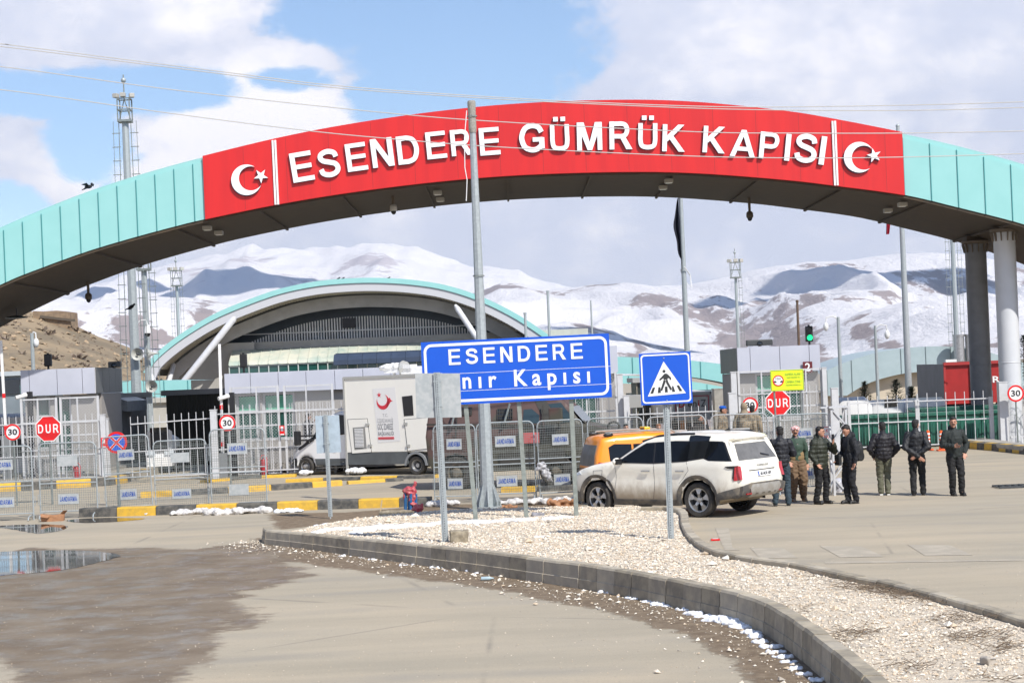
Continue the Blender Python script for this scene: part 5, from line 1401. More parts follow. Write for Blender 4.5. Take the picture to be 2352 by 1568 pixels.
# tall octagonal galvanised pole in front of everything
def big_pole():
    b = gnd(1122, 1171); p = at(1088, 230, b.y); t = thing("galvanised_pole", "tall galvanised octagonal pole standing behind the blue town sign", "pole", (b.x, b.y, 0))
    H = p.z; MB().lathe([(.165, .1), (.075, H - .75)], n=8).build("shaft", G_STEEL, t)
    MB().lathe([(.085, 0), (.095, .1), (.09, .4), (.1, .72), (.09, .76), (0, .76)], (0, 0, H - .78), n=12).build("wrapped_head", mat('grey_wrap', (0.36, 0.34, 0.30), 0.8, 0, .6, 30, .6, 40), t)
    MB().lathe([(0, .06), (.33, .06), (.33, .1), (.0, .1)], n=8).build("base_plate", G_STEEL, t)
    for k in range(8):
        a = 2 * PI * k / 8; d = Vector((math.cos(a), math.sin(a), 0))
        MB().add([d * .15 + Vector((0, 0, .1)), d * .31 + Vector((0, 0, .1)), d * .3 + Vector((0, 0, .2)), d * .155 + Vector((0, 0, .62))] + [v + Vector((-d.y, d.x, 0)) * .015 for v in (d * .15 + Vector((0, 0, .1)), d * .31 + Vector((0, 0, .1)), d * .3 + Vector((0, 0, .2)), d * .155 + Vector((0, 0, .62)))],
                 [(0, 1, 2, 3), (7, 6, 5, 4), (1, 5, 6, 2), (2, 6, 7, 3)]).build("gusset", G_STEEL, t)
        MB().cyl(d * .27 + Vector((0, 0, .0)), d * .27 + Vector((0, 0, .2)), .018, n=6).build("bolt", G_DARK, t)
    MB().tube([(-.12, -.05, H - .25), (-.2, -.05, H - .9), (-.22, -.05, H - 1.6), (-.18, -.05, H - 1.9), (-.22, -.05, H - 2.4)], .012, 5).build("loose_strap", WSIGN, t)
    mb = MB()
    for z in (H - .4, H - 4.2, H - 6): mb.lathe([(.12 if z > H - 1 else .14, z), (.12 if z > H - 1 else .14, z + .03)], n=12)
    mb.build("strap_band", G_DARK, t)
big_pole()
def cables():
    sets = [("upper of the two close grey cables at the top of the picture", [(-300, 72), (0, 101), (50, 107), (517, 166), (783, 198), (1148, 224), (1472, 240), (1726, 246), (2071, 242), (2352, 234), (2700, 220)]),
            ("lower of the two close grey cables at the top of the picture", [(-300, 78), (0, 107), (517, 171), (783, 203), (1148, 228), (1472, 244), (1723, 252), (2071, 254), (2352, 247), (2700, 236)]),
            ("third twisted grey cable, crossing the upper edge of the big letters", [(-300, 125), (0, 153), (402, 207), (862, 257), (1148, 280), (1599, 303), (1837, 306), (2071, 306), (2352, 301), (2700, 292)]),
            ("lowest twisted grey cable, crossing the middle of the big letters", [(-300, 180), (0, 206), (402, 262), (703, 300), (910, 320), (1148, 338), (1567, 358), (1837, 363), (2071, 361), (2352, 353), (2700, 342)])]
    for lab, px in sets:
        pts = smooth_curve([at(u, v, 43.5) for u, v in px], 10)
        o = MB().tube(pts, .0125, 5).build("overhead_cable", mat('cable_grey', (0.50, 0.49, 0.47), 0.6))
        tag(o, lab, "cable", "overhead cables")
cables()
# ---------------------------------------------------------------- road signs
POSTG = mat('post_grey_green', (0.30, 0.33, 0.30), 0.5, 0.3, 0.4, 8)
def c_post(mb, x, y, z0, z1, w=.07, top=None):
    x2 = x if top is None else top
    mb.beam((x, y, z0), (x2, y, z1), w, .012); 
    for s in (-1, 1): mb.beam((x + s * w / 2, y + .02, z0), (x2 + s * w / 2, y + .02, z1), .012, .05)
def big_sign():
    b = gnd(1210, 1196, .15); Y = b.y
    c = at(1186, 849, Y); t = thing("town_sign", "large blue board reading ESENDERE Sinir Kapisi on three leaning grey posts", "road sign", (c.x, Y, 0))
    TL, TR, BR, BL = [at(u, v, Y) for u, v in ((967, 788), (1397, 767), (1406, 914), (972, 934))]
    W_ = ((TR - TL).length + (BR - BL).length) / 2; H = (TL.z - BL.z + TR.z - BR.z) / 2; zc = c.z; tilt = math.atan2(TR.z - TL.z, TR.x - TL.x) 
    R = Matrix.Translation((0, 0, zc)) @ Matrix.Rotation(-tilt, 4, 'Y')
    def put(mb, name, m, **k):
        mb.v = [tuple(R @ Vector(v)) for v in mb.v]; return mb.build(name, m, t, **k)
    pl = put(MB().box((0, 0, 0), (W_, .03, H)), "board", BSIGN)
    put(MB().box((0, .03, 0), (W_ - .02, .04, H - .02)), "board_back", POSTG)
    m_ = .05; o = rrect(-W_ / 2 + m_, -H / 2 + m_, W_ / 2 - m_, H / 2 - m_, .16); i = rrect(-W_ / 2 + m_ + .055, -H / 2 + m_ + .055, W_ / 2 - m_ - .055, H / 2 - m_ - .055, .11)
    put(ring_mb(MB(), o, i, -.016, -.02), "border", WSIGN)
    put(MB().box((0, -.0175, -.02), (W_, .004, .008)).box((0, -.0175, -H * .29), (W_, .004, .008)), "panel_joint", WSIGN)
    k = 4000 / Y
    # positions read along the board: u of centre for each word
    block_text("lettering", "ESENDERE", 0, H * .125, -.018, H * .245, WSIGN, t, width=308 / k, depth=.005, gap=.34, M=R)
    text("lettering", "S ı n ı r   K a p ı s ı", -8 / k, -H * .25, -.018, H * .245, WSIGN, t, bold=.022, width=352 / k, depth=.006, M=R)
    for (ub, vb, ut, vt) in ((1093, 1197, 1070, 934), (1210, 1196, 1192, 926), (1326, 1191, 1312, 920)):
        p, q = gnd(ub, vb, .18), at(ut, vt, Y + .06); q.y = Y + .07; p.y = Y + .1
        P, Q = p - t.location, q - t.location
        d = (Q - P); P2 = P - d * .05; Q2 = Q + d * .9 * (H / d.length)
        mb = MB(); mb.beam(P2, Q2, .085, .02); mb.beam(P2 + Vector((-.04, .03, 0)), Q2 + Vector((-.04, .03, 0)), .012, .07); mb.beam(P2 + Vector((.04, .03, 0)), Q2 + Vector((.04, .03, 0)), .012, .07)
        mb.build("post", POSTG, t)
        MB().box(Q + Vector((0, -.02, .05)), (.12, .05, .05)).build("clamp", POSTG, t)
big_sign()
def channel_post(t, P, Q, w=.075, holes=True):
    mb = MB(); mb.beam(P + Vector((0, 0, -.1)), Q, w * .34, .012)
    for s in (-1, 1):
        o = Vector((s * w * .38, .02, 0)); mb.beam(P + o, Q + o, w * .34, .014); o2 = Vector((s * w * .19, .01, 0)); mb.beam(P + o2, Q + o2, .01, .03)
    mb.build("post", G_STEEL, t)
    if holes:
        L = (Q - P).length; n = int(L / .045); h = MB(); d = (Q - P).normalized()
        for i in range(n): c = P + d * (.02 + i * .045); h.box(c + Vector((0, -.007, 0)), (.011, .004, .018))
        h.build("post_holes", BLACK, t)
def crossing():
    b = gnd(1542, 1238, .22); Y = b.y; t = thing("crossing_sign", "square blue pedestrian crossing sign on a galvanised channel post", "road sign", b)
    TL, TR, BR, BL = [at(u, v, Y) - b for u, v in ((1467, 813), (1586, 806), (1591, 924), (1473, 931))]
    c = (TL + TR + BR + BL) / 4; S = ((TR - TL).length + (BR - BL).length + (TL - BL).length + (TR - BR).length) / 4; tilt = math.atan2(TR.z - TL.z, TR.x - TL.x)
    R = Matrix.Translation(c) @ Matrix.Rotation(-tilt * .5, 4, 'Y')
    def put(mb, name, m, y=0):
        mb.v = [tuple(R @ Vector(v)) for v in mb.v]; return mb.build(name, m, t)
    h = S / 2
    put(MB().box((0, 0, 0), (S, .02, S)), "plate", BSIGN)
    put(ring_mb(MB(), rrect(-h + .025, -h + .025, h - .025, h - .025, .06), rrect(-h + .05, -h + .05, h - .05, h - .05, .045), -.0105, -.014), "border", WSIGN)
    s = S / 820.0
    def Q(pts): return [((x - 1040) * s, -(y - 630) * s) for x, y in pts]
    # outline points read off the pictogram
    tri = put(MB().prism(Q([(1016, 360), (1348, 880), (738, 905)]), -.0105, -.014), "triangle", WSIGN)
    blk = mat('sign_black', (0.03, 0.033, 0.033), 0.4)
    f = MB(); 
    f.prism(Q([(1016 + 24 * math.cos(a), 517 + 24 * math.sin(a)) for a in [i * PI / 8 for i in range(16)]]), -.0145, -.017)
    f.prism(Q([(1020, 557), (1046, 552), (1068, 562), (1120, 620), (1124, 655), (1100, 660), (1096, 632), (1072, 628), (1064, 650), (1005, 652), (1000, 625), (950, 662), (932, 650), (940, 636)]), -.0145, -.017)
    f.prism(Q([(1005, 650), (1034, 665), (1026, 705), (972, 826), (948, 820), (950, 800)]), -.0145, -.017)
    f.prism(Q([(1034, 660), (1064, 648), (1074, 690), (1128, 800), (1120, 822), (1100, 818), (1040, 700)]), -.0145, -.017)
    for q in ([(824, 768), (864, 764), (828, 860), (782, 862)], [(915, 765), (945, 764), (950, 856), (900, 858)], [(1018, 760), (1058, 760), (1060, 852), (1015, 853)], [(1132, 758), (1152, 757), (1178, 848), (1130, 850)], [(1205, 752), (1242, 750), (1292, 842), (1248, 846)]): f.prism(Q(q), -.0145, -.017)
    put(f, "pictogram", blk)
    put(MB().ball((-.02, -.013, h - .1), .012).ball((0.0, -.013, -h + .06), .012), "bolt", G_STEEL)
    channel_post(t, Vector((0, .05, 0)), Vector((c.x + (TL.x + TR.x - BL.x - BR.x) / 4, .05, TL.z)), .1)
crossing()
def blank_back(label, ub, vb, zb, corners, w=.09, m=PLATE, name="sign_back", post_to=None):
    b = gnd(ub, vb, zb); Y = b.y; t = thing(name, label, "road sign", b, 0, "signs seen from behind")
    P = [at(u, v, Y) - b for u, v in corners]; mb = MB(); n = len(P)
    mb.prism([(p.x, p.z) for p in P], .06, .075); mb.build("plate", m, t)
    ut, vt = post_to; q = at(ut, vt, Y) - b; channel_post(t, Vector((0, 0, 0)), Vector((q.x, 0, q.z)), w)
    for f in (.25, .8):
        z = P[0].z * f + P[3].z * (1 - f); MB().box((q.x * z / q.z, .03, z), (.14, .05, .03)).build("clamp", G_STEEL, t)
blank_back("square grey sign back on a holed post in front of the blue town sign", 1023, 1244, .22, [(953, 857), (1056, 857), (1060, 958), (956, 960)], .11, post_to=(1003, 855))
blank_back("small pale blue grey sign back in front of the box truck cab", 759, 1186, .05, [(723, 955), (778, 953), (783, 1038), (727, 1041)], .09, mat('pale_plate', (0.44, 0.53, 0.60), 0.5, .2, .3, 8), post_to=(747, 952))

def round_30(label, u, v, Y, r, post_u=None, base=None):
    c = at(u, v, Y); t = thing("speed_limit_sign", label, "road sign", (c.x, Y, 0), 0, "round speed limit signs reading 30")
    z = c.z; MB().prism(circ(0, z, r), 0, .02).build("plate", WSIGN, t)
    n = 36; ring_mb(MB(), circ(0, z, r * .99), circ(0, z, r * .78), -.004, -.008).build("red_ring", REDSIGN, t)
    text("lettering", "30", 0, z - r * .33, -.004, r * .68, BLACK, t, bold=.018, width=r * 1.08, depth=.008)
    MB().cyl((.03, .06, 0), (0, .06, z + r * .6), .028, n=8).build("post", G_DARK, t)
    return t
round_30("round 30 speed limit sign at the far left edge of the picture", 29, 992, 50.5, 19 * 50.5 / 4000)
round_30("round 30 speed limit sign in front of the long middle booth", 522, 971, 57, 19 * 57 / 4000)
round_30("round 30 speed limit sign left of the right stop sign, above the hooded soldier", 1723, 930, 57, 18.5 * 57 / 4000)
round_30("round 30 speed limit sign hung before the sunlit column", 2333, 903, 60.2, 19.5 * 60.2 / 4000)
def stop(label, u, v, Y, R_):
    c = at(u, v, Y); t = thing("stop_sign", label, "road sign", (c.x, Y, 0), 0, "octagonal red DUR stop signs"); z = c.z
    oc = lambda r: [(r * math.cos(rad(22.5 + 45 * i)), z + r * math.sin(rad(22.5 + 45 * i))) for i in range(8)]
    MB().prism(oc(R_), 0, .02).build("plate", WSIGN, t); MB().prism(oc(R_ * .93), -.003, -.006).build("red_face", REDSIGN, t)
    block_text("lettering", "DUR", 0, z - R_ * .32, -.006, R_ * .64, WSIGN, t, width=R_ * 1.5, depth=.008, gap=.36)
    MB().cyl((.02, .06, 0), (0, .06, z), .03, n=8).build("post", G_DARK, t)
stop("red octagonal DUR stop sign at left, in front of the far left booth", 111, 984, 50.5, 31.5 * 50.5 / 4000)
stop("red octagonal DUR stop sign at right, half under the yellow camera notice", 1787, 925, 54, 31 * 54 / 4000)
def no_stop():
    Y = 48.2; c = at(264, 1016, Y); r = 25 * Y / 4000; t = thing("no_stopping_sign", "round blue and red no stopping sign behind the left barriers", "road sign", (c.x + .04, Y, 0)); z = c.z
    MB().prism(circ(0, z, r), 0, .02).build("plate", REDSIGN, t); MB().prism(circ(0, z, r * .78), -.003, -.006).build("blue_face", BSIGN, t)
    for nm, w, m, y in (("white_edge", .075, WSIGN, -.008), ("red_cross", .05, REDSIGN, -.012)):
        mb = MB()
        for s in (-1, 1): mb.beam((-r * .55 * s, y, z - r * .55), (r * .55 * s, y - .0007 * s, z + r * .55), w, .003, up=(0, 1, 0))
        mb.build(nm, m, t)
    MB().cyl((0, .06, 0), (0, .06, z), .035, n=8).build("post", G_DARK, t)
    MB().lathe([(.05, 0), (.05, .6), (.035, .62)], (0, .06, 0), n=10).build("post_sleeve", G_DARK, t)
no_stop()
def yellow():
    Y = 44.5; c = at(1808, 873, Y); t = thing("camera_notice", "fluorescent yellow camera zone notice board on two thin posts", "notice board", (c.x, Y, 0)); z = c.z
    k = Y / 4000; W_, H = 76 * k, 48 * k; R = Matrix.Translation((0, 0, z)) @ Matrix.Rotation(-rad(0.3), 4, 'Y')
    FY = mat('fluorescent_yellow', (0.70, 0.86, 0.02), 0.45); GR = mat('notice_green', (0.10, 0.22, 0.05), 0.5)
    MB().prism([(p[0], p[1] + z) for p in rrect(-W_ / 2, -H / 2, W_ / 2, H / 2, .02)], 0, .02).build("board", FY, t)
    ring_mb(MB(), [(p[0], p[1] + z) for p in rrect(-W_ / 2 + .01, -H / 2 + .01, W_ / 2 - .01, H / 2 - .01, .02)], [(p[0], p[1] + z) for p in rrect(-W_ / 2 + .02, -H / 2 + .02, W_ / 2 - .02, H / 2 - .02, .015)], -.001, -.004).build("border", GR, t)
    cx = -W_ * .27; r = 13 * k * 1.0
    MB().prism(circ(cx, z, r), -.001, -.005).build("round_face", WSIGN, t); ring_mb(MB(), circ(cx, z, r), circ(cx, z, r * .8), -.006, -.009).build("red_ring", REDSIGN, t)
    text("lettering", "10m", cx, z + r * .15, -.006, r * .42, BLACK, t, width=r * .9, depth=.003)
    mb = MB(); 
    for s in (-1, 1): mb.prism([(cx + s * r * .3, z - r * .35), (cx + s * r * .78, z - r * .35), (cx + s * r * .78, z - r * .12), (cx + s * r * .6, z + .0), (cx + s * r * .36, z - r * .15)], -.006, -.008)
    mb.build("car_pictogram", BLACK, t)
    for s, zz, h, w in (("KAMERA ALANI !", .22, .105, .50), ("TAKİP MESAFESİ 10 m", .09, .06, .42), ("CAMERA ZONE !", -.14, .105, .48), ("FOLLOWING DISTANCE 10 m", -.27, .055, .46)):
        text("lettering", s, W_ * .19, z + zz * H, -.002, h * H * 1.1, GR, t, bold=.0 if h < .1 else .0, width=w * W_, depth=.004)
    for x in (-W_ * .40, W_ * .40): MB().cyl((x + .02, .05, 0), (x, .05, z + H * .4), .026, n=8).build("post", G_DARK, t)
yellow()

# ---------------------------------------------------------------- crowd barriers
def make_barrier(W_=1.5, H=1.98, txt=True):
    t = thing("crowd_barrier", "x", "crowd barrier", (0, 0, 0), 0, "double height wire mesh crowd barriers")
    r = .02; R_ = .16; z0 = .18; mid = .98
    pts = [(-W_ / 2, 0, 0.0), (-W_ / 2, 0, H - R_)] + [(-W_ / 2 + R_ - R_ * math.cos(a), 0, H - R_ + R_ * math.sin(a)) for a in [i * PI / 10 for i in range(1, 6)]] + [(W_ / 2 - R_ + R_ * math.sin(a), 0, H - R_ + R_ * math.cos(a)) for a in [i * PI / 10 for i in range(0, 6)]] + [(W_ / 2, 0, 0.0)]
    mb = MB(); mb.tube(pts, r, 8)
    for z in (z0, mid - .06, mid + .06): mb.tube([(-W_ / 2, 0, z), (W_ / 2, 0, z)], r * .85, 8)
    mb.build("tube_frame", G_STEEL, t, smooth=True)
    w = MB(); ww = .0068; x = -W_ / 2 + .055
    while x < W_ / 2 - .02:
        d = max(0, R_ - (x + W_ / 2)), max(0, R_ - (W_ / 2 - x)); dd = max(d); zt = H - (R_ - math.sqrt(max(0, R_ * R_ - dd * dd)))
        w.beam((x, 0, mid + .06), (x, 0, zt), ww); w.beam((x, 0, z0), (x, 0, mid - .06), ww); x += .0575
    for (a, b) in ((z0, mid - .06), (mid + .06, H)):
        z = a + .055
        while z < b - .03:
            w.beam((-W_ / 2, .005, z), (W_ / 2, .005, z), ww); z += .06
        for zf in (a + (b - a) * .2, a + (b - a) * .82):   # folded stiffening ribs of the mesh
            for q in (0, .03): w.beam((-W_ / 2, -.03 + q, zf + q), (W_ / 2, -.03 + q, zf + q), ww)
    w.build("wire_mesh", G_DARK, t)
    for nm, sx in (("foot", -1), ("foot", 1)):
        x = sx * (W_ / 2 - .05); MB().tube([(x, -.36, .012), (x, -.3, .09), (x, -.1, .13), (x, .1, .13), (x, .3, .09), (x, .36, .012)], .018, 6).build(nm, G_STEEL, t, smooth=True)
    for sx in (-1, 1):
        for z in (.5, 1.5): MB().tube([(sx * W_ / 2, 0, z - .13), (sx * (W_ / 2 + .05), 0, z - .13), (sx * (W_ / 2 + .05), 0, z + .13), (sx * W_ / 2, 0, z + .13)], .009, 5).build("hook", G_STEEL, t)
    for z in (1.5, .5):
        p = MB().box((0, -.035, z), (.54, .006, .27)).build("name_plate", PLATE, t, bevel=.0)
        block_text("lettering", "JANDARMA", 0, z - .06, -.039, .125, BLUETXT, p, width=.45, depth=.003)
    return t
BAR = make_barrier()
def barrier(label, uL, uR, Y, blank=(), first=[True], tilt=0, sc=1.0, rz=0, H=None):
    xL, xR = hx(uL, 1080, Y), hx(uR, 1080, Y); W_ = xR - xL
    o = BAR if first[0] else dup(BAR, (0, 0, 0), 0, label)
    first[0] = False; o["label"] = label
    o.location = ((xL + xR) / 2, Y, 0); o.rotation_euler = (0, rad(tilt), rz); o.scale = (W_ / 1.54, 1, (H or 1.98) / 1.98)
    return o
BL = [("crowd barrier cut off by the left edge of the picture", -62, 75, 44.6, 0, 0, 1.9), ("crowd barrier in front of the left stop sign", 88, 222, 44.8, 0, .02, 1.93), ("leaning crowd barrier overlapping the round no stopping sign", 240, 350, 45.3, -1.6, -.05, 2.03),
      ("crowd barrier in front of the dark tarpaulin shed", 354, 478, 45.3, 0, .03, 1.86), ("taller crowd barrier at the right end of the left row", 482, 612, 45.0, 0, 0, 2.1),
      ("crowd barrier directly behind the grey sign back post", 994, 1094, 44.2, 0, -.12, 1.98), ("crowd barrier directly behind the galvanised pole", 1096, 1231, 44.3, 0, 0, 2.0), ("crowd barrier in front of the armoured vehicle's front wheel, torn plastic at its edge", 1237, 1344, 44.0, 0, 0.05, 2.0),
      ("crowd barrier behind the front of the orange van", 1351, 1481, 44.0, 0, 0, 2.0), ("crowd barrier behind the crossing sign post", 1490, 1626, 43.9, 0, 0, 1.98), ("crowd barrier in front of the two soldiers", 1634, 1768, 43.6, 0, 0, 1.97), ("last crowd barrier at right, behind the man in the headscarf", 1779, 1913, 42.5, 0, 0, 1.94)]
for i, (lab, a, b, Y, tl, rz, H) in enumerate(BL):
    o = barrier(lab, a, b, Y, tilt=tl + (0, .4, 0, -.5, .2, .8, 0, -.4, .3, -.2, .4, 0)[i], rz=rz, H=H)
    P_ = [c for c in kids(o) if c.name.startswith('name_plate')]
    for k in {1: (0,), 3: (0,), 4: (1,), 8: (0, 1), 9: (1,)}.get(i, ()):       # plates whose lettering has worn off
        for q in kids(P_[k]): bpy.data.objects.remove(q)
def lattice_post():
    b = gnd(1931, 1136); t = thing("lattice_post", "white square lattice steel post at the end of the barrier row", "post", (b.x, b.y, 0)); s = .17; H = 2.08; mb = MB()
    for x in (-s, s):
        for y in (-s, s): mb.box((x, y, H / 2), (.05, .05, H))
    for k in range(5):
        z0, z1 = k * H / 5, (k + 1) * H / 5
        for y in (-s, s): mb.beam((-s, y, z0 if k % 2 else z1), (s, y, z1 if k % 2 else z0), .035)
        for x in (-s, s): mb.beam((x, -s, z0 if k % 2 else z1), (x, s, z1 if k % 2 else z0), .035)
    mb.build("lattice", FENCEW, t); MB().box((0, 0, H + .02), (.46, .46, .04)).box((-.28, 0, H + .02), (.25, .1, .04)).build("top_plate", FENCEW, t)
lattice_post()
def notice2():
    Y = 42.2; p = at(1893, 1003, Y); t = thing("notice", "white notice with red letters tied to the last barrier beside the lattice post", "notice", p)
    MB().box((0, 0, 0), (.40, .01, .52)).build("sheet", WSIGN, t)
    ring_mb(MB(), rrect(-.19, -.25, .19, .25, .02), rrect(-.175, -.235, .175, .235, .015), -.006, -.008).build("border", REDSIGN, t)
    for s, z in (("K", .11), ("AK", -.04), ("E", -.19)): text("lettering", s, .08 if len(s) == 1 else .05, z, -.006, .085, REDSIGN, t, width=.06 if len(s) == 1 else .13, depth=.004)
notice2()

# ---------------------------------------------------------------- rubbish, sacks and small ground objects
def crumple(k=0.03, f=9): return lambda c, n: c + n * k * noise.noise(c * f)
def sack(label, u, v, L, H, seed, z=0.0, name="white_sack", cat="sack", m=None, group="white sacks along the barrier feet", rz=0.0):
    q = gnd(u, v); rnd = random.Random(seed); t = []
    for i in range(int(L / .12) + 1): t.append(('e', (-L / 2 + i * .12, rnd.uniform(-.08, .08), H * .35), (.10 + .08 * rnd.random(), .17, H * rnd.uniform(.3, .62))))
    o = organic(name, t, .022, m or SACK, smooth=3, post=lambda c, n: c + n * (.05 * noise.noise(c * 6 + Vector((seed, 0, 0))) + .025 * noise.noise(c * 19)), loc=(q.x, q.y + .15, z)); o.rotation_euler = (0, 0, rz); tag(o, label, cat, group)
sack("short white sack right of the cardboard box", 385 / 1.2, 1180, .45, .14, 1)
sack("crumpled white sack under the leaning barrier", 495 / 1.0 - 150, 1183, .35, .16, 2)
sack("small grey white sack near the foot of the no stopping sign", 245, 1183, .5, .17, 3)
sack("long white sack in front of the fourth barrier", 440, 1182, .95, .17, 4)
sack("long white sack at the foot of the tallest left barrier", 545, 1181, 1.5, .19, 5)
sack("white sack at the foot of the grey post behind the galvanised pole", 1020, 1163, .6, .18, 6)
sack("white sacking right of the galvanised pole", 1160, 1160, .9, .16, 7)
sack("white sacking piled behind the right leg of the town sign", 1270, 1158, 1.1, .2, 8)
sack("lump of white snow on the kerb in front of the box truck", 818, 1092, .55, .2, 9, z=.1, name="snow_lump", cat="snow lump", m=SNOW, group="snow lumps")
sack("lump of white snow before the front wheel of the box truck", 704, 1094, .3, .12, 10, z=.1, name="snow_lump", cat="snow lump", m=SNOW, group="snow lumps")
sack("lump of snow at the foot of the yellow kerb right of the left barriers", 665, 1177, .5, .1, 12, name="snow_lump", cat="snow lump", m=SNOW, group="snow lumps")
sack("clear plastic bag stuffed at the foot of the lattice post", 1935, 1130, .2, .42, 14, name="plastic_bag", cat="plastic bag", m=mat('dirty_plastic', (0.5, 0.5, 0.55), 0.35, 0, .6, 10, .3, 20), group="plastic bags")
def torn_bag():
    p = at(1245, 1082, 43.8); sh = [('e', (0, 0, .12), (.13, .04, .12)), ('e', (.08, 0, -.02), (.1, .035, .13)), ('e', (.17, 0, -.15), (.07, .03, .12)), ('c', (.17, 0, -.15), (.26, 0, -.27), .05, .02), ('e', (-.08, 0, .08), (.09, .03, .05))]
    o = organic("plastic_bag", sh, .014, mat('clear_plastic', (0.62, 0.62, 0.64), 0.25, 0, .5, 12, .3, 20, alpha=.72), smooth=2, post=crumple(.05, 13), loc=p); tag(o, "torn clear plastic bag caught on the barrier near the town sign's right leg", "plastic bag", "plastic bags")
torn_bag()
def cardboard_box():
    q = gnd(122, 1196); t = thing("cardboard_box", "crushed brown cardboard box in the puddle at left", "box", (q.x, q.y, 0), .1)
    MB().add([(-.27, -.12, 0), (.27, -.14, 0), (.27, .12, 0), (-.27, .12, 0), (-.29, -.11, .2), (-.05, -.13, .14), (.2, -.12, .18), (.28, .1, .16), (0, .12, .15), (-.28, .1, .19)],
             [(0, 1, 6, 5, 4), (1, 2, 7, 6), (2, 3, 9, 8, 7), (3, 0, 4, 9), (4, 5, 8, 9), (5, 6, 7, 8), (0, 3, 2, 1)]).build("carton", CARD, t)
    MB().add([(-.29, -.11, .2), (-.05, -.13, .14), (-.1, -.25, .1), (-.27, -.22, .13)], [(0, 1, 2, 3)]).add([(.2, -.12, .18), (.28, .1, .16), (.36, .08, .25), (.27, -.1, .26)], [(0, 1, 2, 3)]).build("flap", CARD, t)
cardboard_box()
def pipes():
    q = gnd(945, 1183, .1); t = thing("pipe_bundle", "blue pipe stubs wrapped in torn red plastic rising from the ground", "pipes", (q.x, q.y, 0))
    BP = mat('blue_pipe', (0.02, 0.12, 0.30), 0.45, 0, .4, 8); RP = mat('red_plastic', (0.42, 0.035, 0.06), 0.4, 0, .5, 14, .3, 30, col2=(.5, .22, .18))
    for i, (x, y, h) in enumerate([(-.14, 0, .72), (-.06, .02, .66), (-.02, -.06, .6), (.04, 0, .64), (.09, .05, .58)]): MB().cyl((x, y, 0), (x + .03, y, h), .035, n=10).build("pipe", BP, t, smooth=True)
    organic("red_wrapping", [('e', (-.03, 0, .66), (.16, .09, .1)), ('e', (.03, 0, .52), (.1, .09, .14)), ('c', (.04, 0, .6), (.12, 0, .86), .07, .03), ('c', (-.1, 0, .66), (-.14, 0, .5), .05, .03), ('e', (.05, -.04, .36), (.09, .08, .05))], .014, RP, t, 2, crumple(.045, 14))
    t2 = thing("pipe_bundle", "short blue pipe stubs with a red plastic cap, right of the taller bundle", "pipes", gnd(960, 1187, .1) * 1.0)
    for x in (-.05, 0, .05): MB().cyl((x, 0, -.05), (x, 0, .16), .026, n=8).build("pipe", BP, t2)
    organic("red_wrapping", [('e', (0, 0, .2), (.13, .08, .09)), ('e', (.08, 0, .24), (.06, .05, .05))], .014, RP, t2, 2, crumple(.04, 14))
pipes()
def block(name, label, cat, u, v, z, d, m, rz=0.0, vox=.02, amp=.02):
    q = gnd(u, v, z); o = organic(name, [('b', (0, 0, d[2] / 2), d)], vox, m, smooth=2, post=crumple(amp, 9), loc=(q.x, q.y, z - .02)); o.rotation_euler = (0, 0, rz); tag(o, label, cat)
block("concrete_block", "rough concrete lump at the foot of the holed grey sign post", "concrete block", 1055, 1243, .22, (.33, .3, .22), mat('rough_concrete', (0.34, 0.29, 0.21), .95, 0, .7, 12, .6, 30), .1)
block("concrete_slab", "low broken concrete slab beside the blue pipes", "concrete slab", 915, 1186, .1, (.85, .3, .16), mat('rough_concrete', (0.34, 0.29, 0.21), .95), .0)
block("boulder", "grey brown boulder on the gravel near the bottom right corner", "boulder", 2272, 1524, .22, (.14, .12, .09), STONES[3], .5, .012, .04)
block("boulder", "bluish grey stone between the town sign's middle and right legs", "boulder", 1237, 1186, .2, (.28, .18, .1), mat('blue_grey_stone', (0.25, 0.25, 0.28), .8), .2, .02, .04)
block("cardboard_sheet", "flattened brown cardboard under the barrier right of the galvanised pole", "cardboard", 1150, 1166, .0, (.8, .4, .06), CARD, .0, .02, .06)
block("cardboard_sheet", "torn brown cardboard between the town sign and the white car", "cardboard", 1288, 1162, .0, (.55, .3, .16), CARD, .2, .02, .1)
t = thing("litter_bottle", "small crushed clear plastic bottle lying in the mud by the kerb", "bottle", gnd(1120, 1332)); MB().lathe([(0, -.1), (.03, -.1), (.032, .03), (.012, .08), (.012, .1), (0, .1)], (0, 0, .03), 'X', 12).build("bottle", mat('bottle_blue', (.35, .45, .5), .2), t, smooth=True)
t = thing("litter_packet", "small red and white packet on the road by the right kerb", "packet", gnd(1643, 1241)); MB().box((0, 0, .02), (.16, .09, .03)).build("packet", REDSIGN, t); MB().box((0, 0, .038), (.1, .05, .004)).build("packet_label", WSIGN, t)
t = thing("wooden_stake", "thin leaning wooden stake at the end of the black and yellow kerb", "stake", gnd(872, 1190)); MB().beam((0, 0, 0), (.07, 0, .42), .03).build("stake", mat('stake_wood', (.45, .35, .22), .8), t)
def road_grate():
    q = gnd(2340, 1118); t = thing("road_grate", "dark metal grate lying on the asphalt at the right edge", "grate", (q.x, q.y, 0)); mb = MB()
    mb.beam((-.55, -.3, .03), (1.6, -.3, .03), .05); mb.beam((-.55, .3, .03), (1.6, .3, .03), .05)
    for i in range(14): mb.beam((-.55 + i * .16, -.3, .03), (-.55 + i * .16, .3, .03), .03)
    mb.build("bars", DGREY, t)
road_grate()
